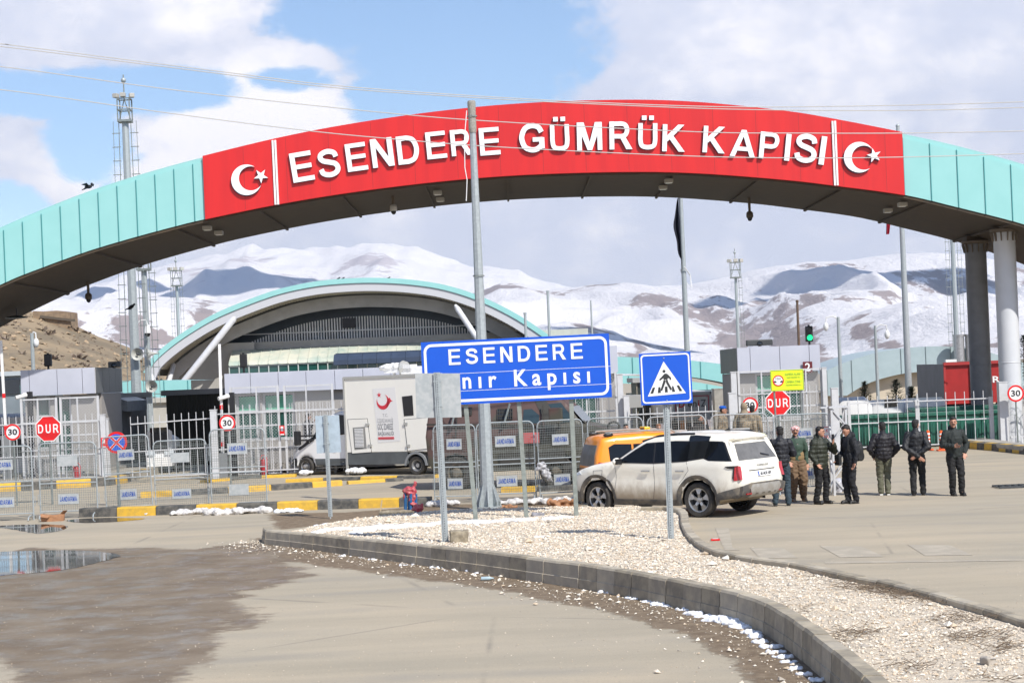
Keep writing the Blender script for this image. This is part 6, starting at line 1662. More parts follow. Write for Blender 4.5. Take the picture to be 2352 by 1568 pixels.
def cone(label, u, v):
    q = gnd(u, v); t = thing("traffic_cone", label, "traffic cone", (q.x, q.y, 0), 0, "slim orange delineator posts behind the picket gate"); O = mat('cone_orange', (0.85, 0.13, 0.03), .5)
    MB().box((0, 0, .03), (.3, .3, .04)).build("base", O, t); MB().lathe([(.09, .06), (.07, .2), (.055, .68), (.0, .7)], n=14).build("body", O, t, smooth=True)
    for z in (.3, .42, .54): MB().lathe([(.068, z), (.065, z + .06)], n=14).build("white_band", WHITE, t)
cone("slim orange delineator left of the man holding a phone", 2163, 1035); cone("slim orange delineator between the two gate men, partly hidden", 2133, 1034)
# ---------------------------------------------------------------- things beyond the booths
def teal_arch(label, pts_top, pts_bot, Y, D, m, name="small_gateway_arch", wall=None, cols=(), pitch=1.3, cat="arch"):
    P = smooth_curve([Vector((*at(u, v, Y).xz, 0)) for u, v in pts_top], 6); Q = smooth_curve([Vector((*at(u, v, Y).xz, 0)) for u, v in pts_bot], 6)
    T = [(p.x, p.y) for p in P]; B = [(p.x, p.y) for p in Q]; x0, x1 = max(T[0][0], B[0][0]), min(T[-1][0], B[-1][0])
    t = thing(name, label, cat, (x0, Y, 0)); n = max(4, int((x1 - x0) / .5)); mb = MB(); sf = MB(); jm = MB(); vs = []
    for i in range(n):
        a, b = x0 + (x1 - x0) * i / n, x0 + (x1 - x0) * (i + 1) / n
        za, zb, ya, yb = interp(T, a), interp(T, b), interp(B, a), interp(B, b); a -= x0; b -= x0
        mb.add([(a, 0, ya), (b, 0, yb), (b, 0, zb), (a, 0, za), (b, D, zb), (a, D, za)], [(0, 1, 2, 3), (3, 2, 4, 5)])
        sf.add([(a, .05, ya + .05), (b, .05, yb + .05), (b, D, yb + .05), (a, D, ya + .05)], [(0, 1, 2, 3)])
    x = .4
    while x < x1 - x0: jm.box((x, -.02, (interp(T, x + x0) + interp(B, x + x0)) / 2), (.035, .03, interp(T, x + x0) - interp(B, x + x0) - .02)); x += pitch
    jm.build("panel_seam", TEAL_SEAM if m is TEAL else mat('grey_seam', (.14, .18, .19), .5), t); mb.build("fascia", m, t, fix=False); sf.build("soffit", SOFFIT, t, fix=False)
    if wall:
        w = MB(); 
        for i in range(n):
            a, b = x0 + (x1 - x0) * i / n, x0 + (x1 - x0) * (i + 1) / n; w.add([(a - x0, wall, 0), (b - x0, wall, 0), (b - x0, wall, interp(B, b) + .2), (a - x0, wall, interp(B, a) + .2)], [(0, 1, 2, 3)])
        w.build("wall", mat('cream_render', (0.60, 0.52, 0.41), .85, 0, .3, .6), t)
    for u in cols:
        x = hx(u, 900, Y) - x0; h = interp(B, x + x0); MB().cyl((x, D / 2, 0), (x, D / 2, h + .1), .35).build("column", COLUMN, t)
    return t
teal_arch("teal roofed arch seen between the blue town sign and the crossing sign", [(1280, 822), (1340, 818), (1420, 819), (1500, 822), (1590, 828), (1670, 838), (1720, 850)], [(1280, 860), (1340, 856), (1420, 858), (1500, 860), (1590, 866), (1670, 880), (1720, 892)], 100, 7, TEAL, cols=(1700,))
teal_arch("second teal arch below and behind the first one", [(1340, 862), (1420, 862), (1500, 866), (1590, 876), (1670, 890), (1720, 902)], [(1340, 878), (1420, 880), (1500, 884), (1590, 900), (1670, 916), (1720, 930)], 116, 6, TEAL, cols=(1330,))
teal_arch("low teal gateway at left between the far left booth and the hall", [(250, 875), (300, 874), (360, 873), (440, 873)], [(250, 903), (300, 904), (360, 912), (440, 912)], 95, 8, TEAL, cols=())
teal_arch("grey green vaulted store building with cream wall at right", [(1884, 858), (1925, 838), (1970, 822), (2020, 808), (2080, 799), (2140, 795), (2200, 797), (2260, 806), (2330, 826), (2400, 852)], [(1884, 909), (1950, 908), (1956, 902), (1985, 884), (2030, 868), (2080, 857), (2140, 853), (2200, 854), (2260, 864), (2330, 888), (2400, 918)], 105, 9, GREYTEAL, "store_building", wall=0.7, cat="building", pitch=1.5)
def chimneys():
    p = at(2215, 772, 104); t = thing("flue_stack", "shiny steel flue pipes on the roof of the vaulted store building", "chimney", (p.x, 104, at(2215, 806, 104).z))
    for dx, m in ((-.35, ALU), (.35, ALU), (.9, ALU)): MB().lathe([(.32, -.6), (.32, p.z - t.location.z), (.36, p.z - t.location.z), (.36, p.z - t.location.z + .12), (0, p.z - t.location.z + .12)], (dx, 0, 0), n=16).build("flue", m, t, smooth=True)
chimneys()
def box_bldg(name, label, cat, u0, u1, vt, Y, depth, m, rm=None, extra=None, vb=None):
    a, b = at(u0, vt, Y), at(u1, vt, Y); H = a.z; t = thing(name, label, cat, (a.x, Y, 0)); W_ = b.x - a.x
    MB().box((W_ / 2, depth / 2, H / 2), (W_, depth, H)).build("wall", m, t)
    MB().box((W_ / 2, depth / 2, H + .1), (W_ + .4, depth + .4, .22)).build("roof", rm or PANELDK, t)
    return t, W_, H
def tarp_shed():
    t, W_, H = box_bldg("tarpaulin_shed", "low shed wrapped in dark olive tarpaulin, corrugated sheet roof on top", "shed", 383, 530, 908, 72, 5, mat('olive_tarp', (0.055, 0.052, 0.038), .85, 0, .5, 1.5, .3, 4, stretch=(4, 4, .4)))
    mb = MB(); 
    for i in range(26): mb.box((i * W_ / 26, -.02, H / 2), (.05, .05, H))
    mb.build("tarp_fold", mat('olive_tarp', (0.06, 0.055, 0.04), .85), t)
tarp_shed()
def side_building():
    t, W_, H = box_bldg("annex_building", "dark grey annex with a sloping metal canopy beside the far left booth", "building", 218, 262, 918, 68.5, 6, mat('annex_wall', (.17, .165, .16), .7, 0, .4, 1))
    z = H; MB().add([(-.2, -.4, z + .45), (1.4, -.6, z - .1), (1.4, 3, z - .1), (-.2, 3, z + .45), (-.2, -.4, z - .25), (1.4, -.6, z - .5), (1.4, 3, z - .5), (-.2, 3, z - .25)], [(0, 1, 2, 3), (0, 4, 5, 1), (1, 5, 6, 2), (7, 6, 5, 4)]).build("canopy", mat('canopy_sheet', (.34, .36, .38), .4, .5, .5, 5), t)
side_building()
t, W_, H = box_bldg("grey_shed", "blue grey shed at the left edge behind the raised barrier arm", "shed", -60, 46, 866, 85, 8, mat('blue_grey_wall', (.20, .24, .27), .6, 0, .3, 1), mat('pale_roof', (.42, .47, .5), .5))
MB().box((W_ / 2, -.05, H - .55), (W_, .1, .7)).build("window_strip", DGLASS, t)
t, W_, H = box_bldg("lilac_warehouse", "lilac grey shed behind the white lorry trailer", "shed", 1470, 1672, 915, 92, 8, mat('lilac_wall', (.30, .28, .31), .8, 0, .3, .8))
t, W_, H = box_bldg("kiosk", "small dark kiosk with grey flat roof behind the picket gate", "kiosk", 1462, 1512, 878, 86, 4, mat('kiosk_dark', (.03, .04, .04), .3), mat('kiosk_roof', (.35, .35, .34), .6))
MB().box((W_ / 2 - .9, -.9, H - .9), (W_ * .95, 1.6, .6)).build("canopy", mat('kiosk_roof', (.35, .35, .34), .6), t)
fr = MB(); 
for z in (.8, 1.7, 2.6): fr.box((W_ / 2, -.02, z), (W_, .05, .05))
for k in range(4): fr.box((W_ * k / 3, -.02, H / 2), (.05, .05, H))
fr.build("window_frame", mat('kiosk_frame', (.25, .22, .17), .6), t)
post("square concrete pillar of the small teal arch left of the number two booth", 1660, 893, 80, .9, name="concrete_pillar", cat="pillar", m=CONC, group=None)
# long pale building behind the left fence
t, W_, H = box_bldg("pale_building", "pale concrete building low behind the two left masts", "building", 335, 480, 925, 84, 6, CONCW, CONCW)

def trailer_white():
    Y = 74; a, b = at(1545, 902, Y), at(1633, 898, Y); W_ = b.x - a.x; zt = a.z; zb = .95; t = thing("lorry_trailer", "rear of a cream lorry trailer with orange reflectors behind the crossing sign", "lorry", (a.x, Y, 0))
    cr_ = mat('trailer_cream', (.62, .58, .52), .5, 0, .35, 1); MB().box((W_ / 2, 6, (zt + zb) / 2), (W_, 12, zt - zb)).build("box_body", cr_, t)
    mb = MB(); 
    for x in (.03, W_ / 2, W_ - .03): mb.box((x, -.03, (zt + zb) / 2), (.06, .06, zt - zb))
    mb.box((W_ / 2, -.03, zt - .05), (W_, .06, .1)); mb.box((W_ / 2, -.03, zb + .05), (W_, .06, .1)); mb.build("door_frame", mat('trailer_edge', (.5, .47, .42), .5), t)
    ring_mb(MB(), rrect(.08, zb + .3, W_ - .1, zt - .15, .02), rrect(.13, zb + .35, W_ - .15, zt - .2, .02), -.005, -.012).build("red_stripe", mat('dull_red', (.45, .10, .11), .5), t)
    TT = mat('trailer_text', (.12, .11, .10), .5); z = at(1590, 934, Y).z
    for s, u, w, m in (("D", 1566, .24, REDSIGN), ("en", 1590, .38, TT), ("i", 1605, .06, REDSIGN), ("Z", 1616, .24, TT)): text("lettering", s, at(u, 930, Y).x - a.x, z, -.01, .29 if s != "en" else .30, m, t, bold=.018, width=w, depth=.01)
    for x, s in ((W_ * .22, -.2), (W_ * .8, 0)): MB().box((x, -.045, at(1570, 990, Y).z - s * .3), (.2, .01, .8)).build("orange_reflector", mat('orange_reflector', (.8, .25, .05), .4), t)
    MB().box((W_ / 2, 6, .7), (W_ * .5, 11.5, .4)).build("chassis", DGREY, t)
    for y in (1.2, 2.5):
        for x in (.25, W_ - .25): MB().lathe([(.2, -.15), (.48, -.15), (.5, 0), (.48, .15), (.2, .15)], (x, y, .5), 'X', 20).build("wheel", RUBBER, t)
trailer_white()
def trailer_red():
    Y = 80; a, b = at(2166, 840, Y), at(2330, 836, Y); W_ = b.x - a.x; zt = at(2166, 836, Y).z; zb = 1.0; t = thing("lorry_trailer", "red lorry trailer with grey curtain side behind the right picket gate", "lorry", (a.x, Y, 0))
    RM = mat('lorry_red', (.36, .018, .018), .45, 0, .3, 1.5); xl = at(2106, 858, Y).x - a.x
    D = 7.0
    g = MB(); p = at(2106, 855, Y + D) - Vector((a.x, Y, 0))
    vs = [(0, 0, zb), (0, 0, zt), (p.x, D, zt), (p.x, D, zb), (.06, .1, zb), (.06, .1, zt), (p.x + .06, D, zt), (p.x + .06, D, zb)]
    g.add(vs, [(0, 1, 2, 3), (7, 6, 5, 4), (1, 5, 6, 2), (0, 4, 5, 1)]); g.build("curtain_side", mat('grey_curtain', (.17, .17, .18), .7, 0, .3, 1), t)
    MB().add([(0.07, 0, zb), (W_, 0, zb), (W_, 0, zt - .05), (0.07, 0, zt - .05), (p.x + .07, D, zb), (W_, D, zb), (W_, D, zt - .05), (p.x + .07, D, zt - .05)], [(0, 1, 2, 3), (7, 6, 5, 4), (3, 2, 6, 7), (1, 5, 6, 2)]).build("rear_doors", RM, t)
    fr = MB(); fr.box((W_ / 2, -.04, zt), (W_, .2, .14)); fr.box((.05, -.04, (zt + zb) / 2), (.1, .08, zt - zb)); fr.build("door_frame", mat('lorry_red_dark', (.35, .03, .03), .5), t)
    MB().box((.35, -.05, zt + .14), (.5, .2, .12)).build("roof_corner", WHITE, t)
    MB().box((at(2233, 900, Y).x - a.x, -.08, (zt + zb) / 2 - .5), (.14, .1, zt - zb + .7)).build("door_gap", BLACK, t)
    text("lettering", "TÜR", at(2214, 0, Y).x - a.x + .0 + .35, at(2210, 881, Y).z, -.02, .28, WHITE, t, bold=0.012 if False else 0.018, width=1.15, depth=.015)
    text("lettering", "TÜR", at(2300, 0, Y).x - a.x + 1.3, at(2300, 881, Y).z, -.02, .28, WHITE, t, bold=0.018, width=1.15, depth=.015)
    mb = MB(); 
    for z in (zt - .8, zt - 1.6, zt - 2.4): mb.box((.12, -.09, z), (.2, .05, .08))
    mb.build("hinge", RM, t); MB().box((W_ / 2, 4, .7), (W_ * .6, 7, .4)).build("chassis", DGREY, t)
    for x in (.3, 1.0, W_ - .4): MB().lathe([(.2, -.15), (.48, -.15), (.5, 0), (.48, .15), (.2, .15)], (x, 1.2, .5), 'X', 20).build("wheel", RUBBER, t)
trailer_red()
def cab(label, u, vt, Y, w, d=2.2, name="lorry_cab", rz=0.0, gl=True):
    p = at(u, vt, Y); H = p.z; t = thing(name, label, "lorry", (p.x, Y, 0), rz, "white lorry cabs behind the picket gates"); WM = mat('cab_white', (.80, .80, .80), .35, coat=.3)
    W_ = w; pr = [(0.0, .5), (-.02, 1.7), (.12, H - 1.0), (.45, H - .15), (.8, H), (d, H - .05), (d, .5)]
    mb = MB(); k = len(pr); st = [(-W_ / 2, .12), (-W_ / 2 + .15, 0), (W_ / 2 - .15, 0), (W_ / 2, .12)]; vs = []; fs = []
    for x, ins in st:
        for (y, z) in pr: vs.append((x, y + ins * .6, z - (ins if z > H - 1.2 else 0)))
    for i in range(3):
        for j in range(k): fs.append((i * k + j, i * k + (j + 1) % k, (i + 1) * k + (j + 1) % k, (i + 1) * k + j))
    fs += [tuple(range(k)), tuple(reversed(range(3 * k, 4 * k)))]
    mb.add(vs, fs).build("cab_body", WM, t, smooth=True, angle=35, bevel=.0)
    if gl:
        MB().add([(-W_ / 2 + .12, -.04, 1.75), (W_ / 2 - .12, -.04, 1.75), (W_ / 2 - .2, .08, H - 1.1), (-W_ / 2 + .2, .08, H - 1.1)], [(0, 1, 2, 3)]).build("windscreen", DGLASS, t)
        MB().box((0, -.05, 1.2), (W_ * .7, .06, .7)).build("grille", BLACK, t)
        for s in (-1, 1): MB().box((s * W_ * .38, -.05, .8), (.36, .06, .2)).build("headlight", mat('headlamp', (.6, .65, .7), .1), t)
    MB().box((0, .1, .45), (W_, .5, .35)).build("bumper", WM, t)
    for s in (-1, 1):
        MB().lathe([(.2, -.13), (.47, -.13), (.5, 0), (.47, .13), (.2, .13)], (s * W_ * .42, 1.1, .5), 'X', 20).build("wheel", RUBBER, t)
        if gl: MB().box((s * (W_ / 2 + .14), .05, H - 1.5), (.12, .12, .55)).build("mirror", BLACK, t, bevel=.02)
    return t
cab("white lorry cab cut off at the left edge behind the speed sign", 18, 950, 66, 2.3)
cab("white van cab between the leaning gate and the left masts, low behind", 276, 990, 73, 1.2, d=1.5)
cab("white lorry front with silver grille beside the tarpaulin shed", 366, 1000, 66.5, .95, d=1.4)
cab("white lorry cab top left of the lattice post", 1965, 912, 65, 1.25, d=1.4, gl=False); 
cab("white lorry cab with dark side window, second behind the green bins", 2040, 918, 65, 1.15, d=1.4, gl=False, rz=.0)
cab("white lorry cab with large sloping fairing, nearest the red lorry", 2125, 914, 65, 1.5, d=1.4, gl=False)
for u, v, Y, w, h in ((2040, 926, 65, .5, .4),): 
    t = [o for o in bpy.data.objects if o.name.startswith("lorry_cab") and not o.parent][4]; MB().box((.1, -.03, at(u, v, Y).z), (w, .03, h * .7)).build("window", DGLASS, t)
def green_bins():
    GB = mat('bin_green', (0.014, 0.115, 0.08), .5, 0, .6, 1.6, col2=(.03, .07, .055)); proto = None; rnd = random.Random(1)
    t = thing("waste_container", "x", "waste container", (0, 0, 0), 0, "green waste containers stacked behind the picket gates")
    mb = MB(); mb.add([(-.42, -.38, .1), (.42, -.38, .1), (.42, .38, .1), (-.42, .38, .1), (-.5, -.45, 1.1), (.5, -.45, 1.1), (.5, .45, 1.1), (-.5, .45, 1.1)], [(0, 1, 5, 4), (1, 2, 6, 5), (2, 3, 7, 6), (3, 0, 4, 7), (3, 2, 1, 0)])
    for x in (-.3, -.1, .1, .3): mb.box((x, -.43, .62), (.05, .04, .9))
    mb.build("body", GB, t); MB().prism([(-.5, 1.1), (.5, 1.1), (.54, 1.16), (.4, 1.24), (-.4, 1.24), (-.54, 1.16)], -.52, .48).build("lid", GB, t, bevel=.02)
    for x in (-.35, .35): MB().lathe([(0, -.04), (.1, -.04), (.1, .04), (0, .04)], (x, -.3, .1), 'X', 12).build("wheel", RUBBER, t)
    first = True; n = 0
    rows = [(1952, 2100, 9, 62.5, 0, 0), (2112, 2285, 10, 62.6, 0, 0), (2112, 2290, 10, 64.2, 0, 1)]
    for (a, b, c, Y, lev, _) in rows:
        for i in range(c):
            x = hx(a + (b - a) * (i + .5) / c, 960, Y); loc = (x, Y + rnd.uniform(-.05, .05), _ * .12)
            lab = "green waste containers stacked close together behind the picket gates"
            if first: t.location = loc; t["label"] = lab; o = t; first = False
            else: o = dup(t, loc, rnd.uniform(-.03, .03), lab)
            n += 1
green_bins()
def yellow_board():
    p = at(2045, 985, 66); t = thing("yellow_board", "yellow upright board behind the man in olive trousers", "board", (p.x, 66, 0)); MB().box((0, 0, p.z / 2), (.55, .06, p.z)).build("board", YEL, t); MB().box((.7, .1, p.z / 2), (.5, .4, p.z - .1)).build("steel_cabinet", mat('cabinet_grey', (.2, .21, .22), .5), t)
yellow_board()
# young conifers
def conifer(label, u, vt, Y, w, seed, vb=None):
    p = at(u, vt, Y); H = p.z; t = thing("young_conifer", label, "tree", (p.x, Y, 0), 0, "young conifers in front of the cream wall"); rnd = random.Random(seed)
    MB().lathe([(.09, 0), (.05, H * .6), (.012, H)], n=8).build("trunk", mat('conifer_bark', (.10, .07, .05), .9), t); mb = MB()
    for k in range(900):
        f = rnd.random() ** .8; z = H * (.12 + .88 * f); R_ = w * (1 - f) ** .85 + .04; a = rnd.uniform(0, 6.28); lay = int(f * 16) * 2.4
        a = lay + int(rnd.uniform(0, 7)) * .9 + rnd.gauss(0, .18); r0 = R_ * rnd.uniform(.15, 1.0); droop = -.12 * r0
        c = Vector((math.cos(a) * r0, math.sin(a) * r0, z + droop + .08 * math.sin(r0 * 5))); d = Vector((math.cos(a + rnd.gauss(0, .5)), math.sin(a + rnd.gauss(0, .5)), rnd.uniform(-.1, .5))).normalized() * .16; s = d.cross(Vector((0, 0, 1))).normalized() * .035
        mb.add([c - d * .5, c + s, c + d, c - s], [(0, 1, 2, 3)], rnd.choice([0, 0, 1]))
    mb.build("crown", [mat('needle_dark', (.035, .055, .035), .9), mat('needle_pale', (.09, .10, .065), .9)], t, fix=False)
conifer("young conifer in front of the cream wall, between the two camera poles", 1985, 877, 82, .75, 1)
conifer("tallest young conifer in front of the cream wall, left of the red lorry", 2057, 872, 82, 1.1, 2)
conifer("small ragged conifer close beside the red lorry's grey side", 2093, 888, 80, .6, 3)
conifer("dark conifer at the right edge behind the sunlit column", 2350, 770, 92, 2.0, 4)
def birds():
    m = mat('crow_black', (.01, .01, .012), .7)
    for lab, u, v, Y, fly in (("black bird flying above the left slope of the arch", 203, 429, 66, 1), ("black bird perched on the side of the tallest left mast", 301, 705, 70.2, 0), ("bird perched on the hall roof, left one of a pair", 776, 641, 130, 0), ("bird perched on the hall roof, right one of a pair", 786, 641, 130, 0), ("lone bird perched on the top of the hall roof", 891, 640, 130, 0)):
        t = thing("crow", lab, "bird", at(u, v, Y), rad(70)); s = 1.0 if Y < 100 else 1.3
        o = organic("body", [('e', (0, 0, 0), (.07, .17, .075), 12, Matrix.Rotation(-.5 if not fly else 0, 4, 'X')), ('e', (0, -.15, .1), (.045, .05, .045)), ('c', (0, -.19, .1), (0, -.26, .085), .016, .005), ('c', (0, .1, -.04), (0, .28, -.1), .035, .02)], .012, m, t, 2)
        for sx in (-1, 1):
            if fly: MB().add([(sx * .04, -.06, .03), (sx * .25, -.1, .12), (sx * .42, .05, .05), (sx * .22, .1, .08), (sx * .04, .08, .03)], [(0, 1, 2, 3, 4)]).build("wing", m, t)
            else: MB().cyl((sx * .02, 0, -.05), (sx * .02, 0, -.13), .006, n=5).build("leg", m, t)
birds()
# ---------------------------------------------------------------- vehicles (x forward, y left, z up; origin on the ground under the rear axle)
def arc(cx, cz, r, a0, a1, n=14): return [(cx + r * math.cos(rad(a0 + (a1 - a0) * i / n)), cz + r * math.sin(rad(a0 + (a1 - a0) * i / n))) for i in range(n + 1)]
def seg_clip(poly, x): # z range of poly at x
    zs = []
    n = len(poly)
    for i in range(n):
        (x1, z1), (x2, z2) = poly[i], poly[(i + 1) % n]
        if (x1 - x) * (x2 - x) <= 0 and x1 != x2: zs.append(z1 + (z2 - z1) * (x - x1) / (x2 - x1))
    return zs
def bd(poly, x, z): return abs(poly_sd(poly, x, z))
class Car:
    def __init__(s, t, outline, W, edge=0.07, bulge=0.05, step=0.09):
        s.t, s.o, s.W, s.e, s.b, s.step = t, outline, W, edge, bulge, step
    def y(s, x, z, e=None):
        e = s.e if e is None else e
        d = min(bd(s.o, x, z), e) / e
        return s.W(x, z) - e * 0.75 * (1 - math.sqrt(max(0, 1 - (1 - d) ** 2)))
    def body(s, name, m):
        bm = bmesh.new(); f = bm.faces.new([bm.verts.new((x, 0, z)) for x, z in s.o]); bmesh.ops.triangulate(bm, faces=[f])
        xs = [p[0] for p in s.o]; zs = [p[1] for p in s.o]
        for ax, lo, hi in ((0, min(xs), max(xs)), (2, min(zs), max(zs))):
            q = lo + s.step * .5
            while q < hi:
                no = [0, 0, 0]; no[ax] = 1; co = [0, 0, 0]; co[ax] = q
                bmesh.ops.bisect_plane(bm, geom=bm.verts[:] + bm.edges[:] + bm.faces[:], plane_co=co, plane_no=no, dist=1e-5); q += s.step
        # a ring of vertices just inside the outline rounds the edge
        bm.normal_update()
        V = [(v.co.x, v.co.z) for v in bm.verts]; F = [[v.index for v in f.verts] for f in bm.faces]; bm.verts.index_update(); F = [[v.index for v in f.verts] for f in bm.faces]
        BE = [tuple(v.index for v in e.verts) for e in bm.edges if len(e.link_faces) == 1]; bm.free()
        Y = [s.y(x, z) for x, z in V]; n = len(V)
        mb = MB(); vs = [(x, Y[i], z) for i, (x, z) in enumerate(V)] + [(x, -Y[i], z) for i, (x, z) in enumerate(V)]
        fs = [tuple(f) for f in F] + [tuple(i + n for i in reversed(f)) for f in F]
        K = 10; idx = {}
        nrm = {}
        for a, b in BE:
            dx, dz = V[b][0] - V[a][0], V[b][1] - V[a][1]; L = math.hypot(dx, dz) or 1; nn = (dz / L, -dx / L)
            mx, mz = (V[a][0] + V[b][0]) / 2 + nn[0] * .01, (V[a][1] + V[b][1]) / 2 + nn[1] * .01
            if poly_sd(s.o, mx, mz) > 0: nn = (-nn[0], -nn[1])
            for k in (a, b): q = nrm.get(k, (0, 0)); nrm[k] = (q[0] + nn[0], q[1] + nn[1])
        for i, q in nrm.items():
            L = math.hypot(*q) or 1; q = (q[0] / L, q[1] / L); row = [i]
            for k in range(1, K):
                t = 1 - 2 * k / K; cr_ = s.b * (1 - t * t) if V[i][1] > .5 or abs(q[0]) > .7 else 0
                cr_ *= 1.0 if q[1] > .3 or min(V[i][0] - min(xs), max(xs) - V[i][0]) < .5 and abs(q[0]) > .5 else 0
                vs.append((V[i][0] + q[0] * cr_, Y[i] * t, V[i][1] + q[1] * cr_)); row.append(len(vs) - 1)
            row.append(i + n); idx[i] = row
        for a, b in BE:
            A, B = idx[a], idx[b]
            for k in range(K): fs.append((A[k], A[k + 1], B[k + 1], B[k]))
        return mb.add(vs, fs).build(name, m, s.t, smooth=True, angle=50)
    def side(s, name, poly, m, off=.004, sides=(1, -1), step=.07, parent=None, inset=.0, e=None):
        out = []
        bm = bmesh.new(); f = bm.faces.new([bm.verts.new((x, 0, z)) for x, z in poly]); bmesh.ops.triangulate(bm, faces=[f])
        xs = [p[0] for p in poly]; zs = [p[1] for p in poly]
        for ax, lo, hi in ((0, min(xs), max(xs)), (2, min(zs), max(zs))):
            q = (math.floor(lo / step) + 1) * step
            while q < hi:
                no = [0, 0, 0]; no[ax] = 1; co = [0, 0, 0]; co[ax] = q
                bmesh.ops.bisect_plane(bm, geom=bm.verts[:] + bm.edges[:] + bm.faces[:], plane_co=co, plane_no=no, dist=1e-5); q += step
        bm.verts.index_update(); V = [(v.co.x, v.co.z) for v in bm.verts]; F = [tuple(v.index for v in f.verts) for f in bm.faces]; BE = [tuple(v.index for v in e_.verts) for e_ in bm.edges if len(e_.link_faces) == 1]; bm.free()
        for sd in sides:
            n = len(V); vs = [(x, sd * (s.y(x, z) + off), z) for x, z in V] + [(x, sd * (s.y(x, z) - .02), z) for x, z in V]
            fs = list(F) + [(a, b, b + n, a + n) for a, b in BE]
            out.append(MB().add(vs, fs).build(name, m, parent or s.t, smooth=True, angle=40))
        return out
    def rear_x(s, z):
        best = None; n = len(s.o)
        for i in range(n):
            (x1, z1), (x2, z2) = s.o[i], s.o[(i + 1) % n]
            if (z1 - z) * (z2 - z) <= 0 and z1 != z2:
                x = x1 + (x2 - x1) * (z - z1) / (z2 - z1); best = x if best is None or x < best else best
        return best if best is not None else min(p[0] for p in s.o)
    def front_x(s, z):
        best = None; n = len(s.o)
        for i in range(n):
            (x1, z1), (x2, z2) = s.o[i], s.o[(i + 1) % n]
            if (z1 - z) * (z2 - z) <= 0 and z1 != z2:
                x = x1 + (x2 - x1) * (z - z1) / (z2 - z1); best = x if best is None or x > best else best
        return best if best is not None else max(p[0] for p in s.o)
    def end(s, name, poly, m, off=.006, front=False, step=.08, parent=None, thick=.03):
        """patch on the tail (or nose): poly in (y, z)"""
        bm = bmesh.new(); f = bm.faces.new([bm.verts.new((0, y, z)) for y, z in poly]); bmesh.ops.triangulate(bm, faces=[f])
        ys = [p[0] for p in poly]; zs = [p[1] for p in poly]
        for ax, lo, hi in ((1, min(ys), max(ys)), (2, min(zs), max(zs))):
            q = (math.floor(lo / step) + 1) * step
            while q < hi:
                no = [0, 0, 0]; no[ax] = 1; co = [0, 0, 0]; co[ax] = q
                bmesh.ops.bisect_plane(bm, geom=bm.verts[:] + bm.edges[:] + bm.faces[:], plane_co=co, plane_no=no, dist=1e-5); q += step
        bm.verts.index_update(); V = [(v.co.y, v.co.z) for v in bm.verts]; F = [tuple(v.index for v in f.verts) for f in bm.faces]; BE = [tuple(v.index for v in e_.verts) for e_ in bm.edges if len(e_.link_faces) == 1]; bm.free()
        def X(y, z, o):
            xe = s.front_x(z) if front else s.rear_x(z); w = max(.2, s.y(xe, z, s.e)); t = min(1, abs(y) / w); sg = 1 if front else -1
            return xe + sg * (s.b * (1 - t * t) + o)
        n = len(V); vs = [(X(y, z, off), y, z) for y, z in V] + [(X(y, z, -thick), y, z) for y, z in V]
        return MB().add(vs, list(F) + [(a, b, b + n, a + n) for a, b in BE]).build(name, m, parent or s.t, smooth=True, angle=40)
def wheel(t, x, y, r, w, rimr, spokes='five', steer=0.0, sd=1, rimm=None):
    o = thing("wheel", None, None, (x, y, r)); o.parent = t
    o.rotation_euler = (0, 0, steer)
    MB().lathe([(rimr * .96, -w / 2 + .02), (r * .93, -w / 2), (r, -w / 2 + .035), (r, w / 2 - .035), (r * .93, w / 2), (rimr * .98, w / 2 - .015), (rimr * .96, -w / 2 + .02)], axis='Y', n=36).build("tyre", RUBBER, o, smooth=True)
    R_ = rimm or ALU; y1 = sd * (w / 2 - .03); yin = sd * (w / 2 - .10)
    MB().lathe([(rimr * .97, y1 + sd * .01), (rimr * .9, y1), (rimr * .86, yin), (rimr * .86, -sd * w * .3)], axis='Y', n=36).build("rim", R_, o, smooth=True)
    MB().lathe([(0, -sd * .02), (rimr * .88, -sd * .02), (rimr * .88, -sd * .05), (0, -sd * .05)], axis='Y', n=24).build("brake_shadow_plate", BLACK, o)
    if spokes == 'five':
        mb = MB()
        for k in range(5):
            a = 2 * PI * k / 5 + PI / 2; da, db = Vector((math.cos(a), 0, math.sin(a))), Vector((-math.sin(a), 0, math.cos(a)))
            q = [da * .05 - db * .035, da * rimr * .5 - db * rimr * .10, da * rimr * .95 - db * rimr * .34, da * rimr * .95 + db * rimr * .34, da * rimr * .5 + db * rimr * .10, da * .05 + db * .035]
            yy = [y1 - sd * .02, y1 + sd * .0, y1 - sd * .01, y1 - sd * .01, y1, y1 - sd * .02]
            vs = [(p.x, h, p.z) for p, h in zip(q, yy)] + [(p.x, yin, p.z) for p in q]
            mb.add(vs, [tuple(range(6)), tuple(reversed(range(6, 12)))] + [(i, i + 6, (i + 1) % 6 + 6, (i + 1) % 6) for i in range(6)])
        mb.build("spokes", R_, o); MB().lathe([(0, y1 + sd * .005), (.05, y1), (.055, yin), (0, yin)], axis='Y', n=16).build("hub", R_, o)
    else:
        MB().lathe([(rimr * .86, -sd * .02), (rimr * .55, y1 - sd * .05), (rimr * .40, y1 - sd * .01), (rimr * .36, y1 + sd * .06), (0, y1 + sd * .07)] if spokes == 'dish' else [(rimr * .88, y1 - sd * .02), (rimr * .62, -sd * .03), (rimr * .4, -sd * .03), (rimr * .36, y1 * .5), (0, y1 * .5)], axis='Y', n=24).build("disc", R_, o, smooth=True)
    return o
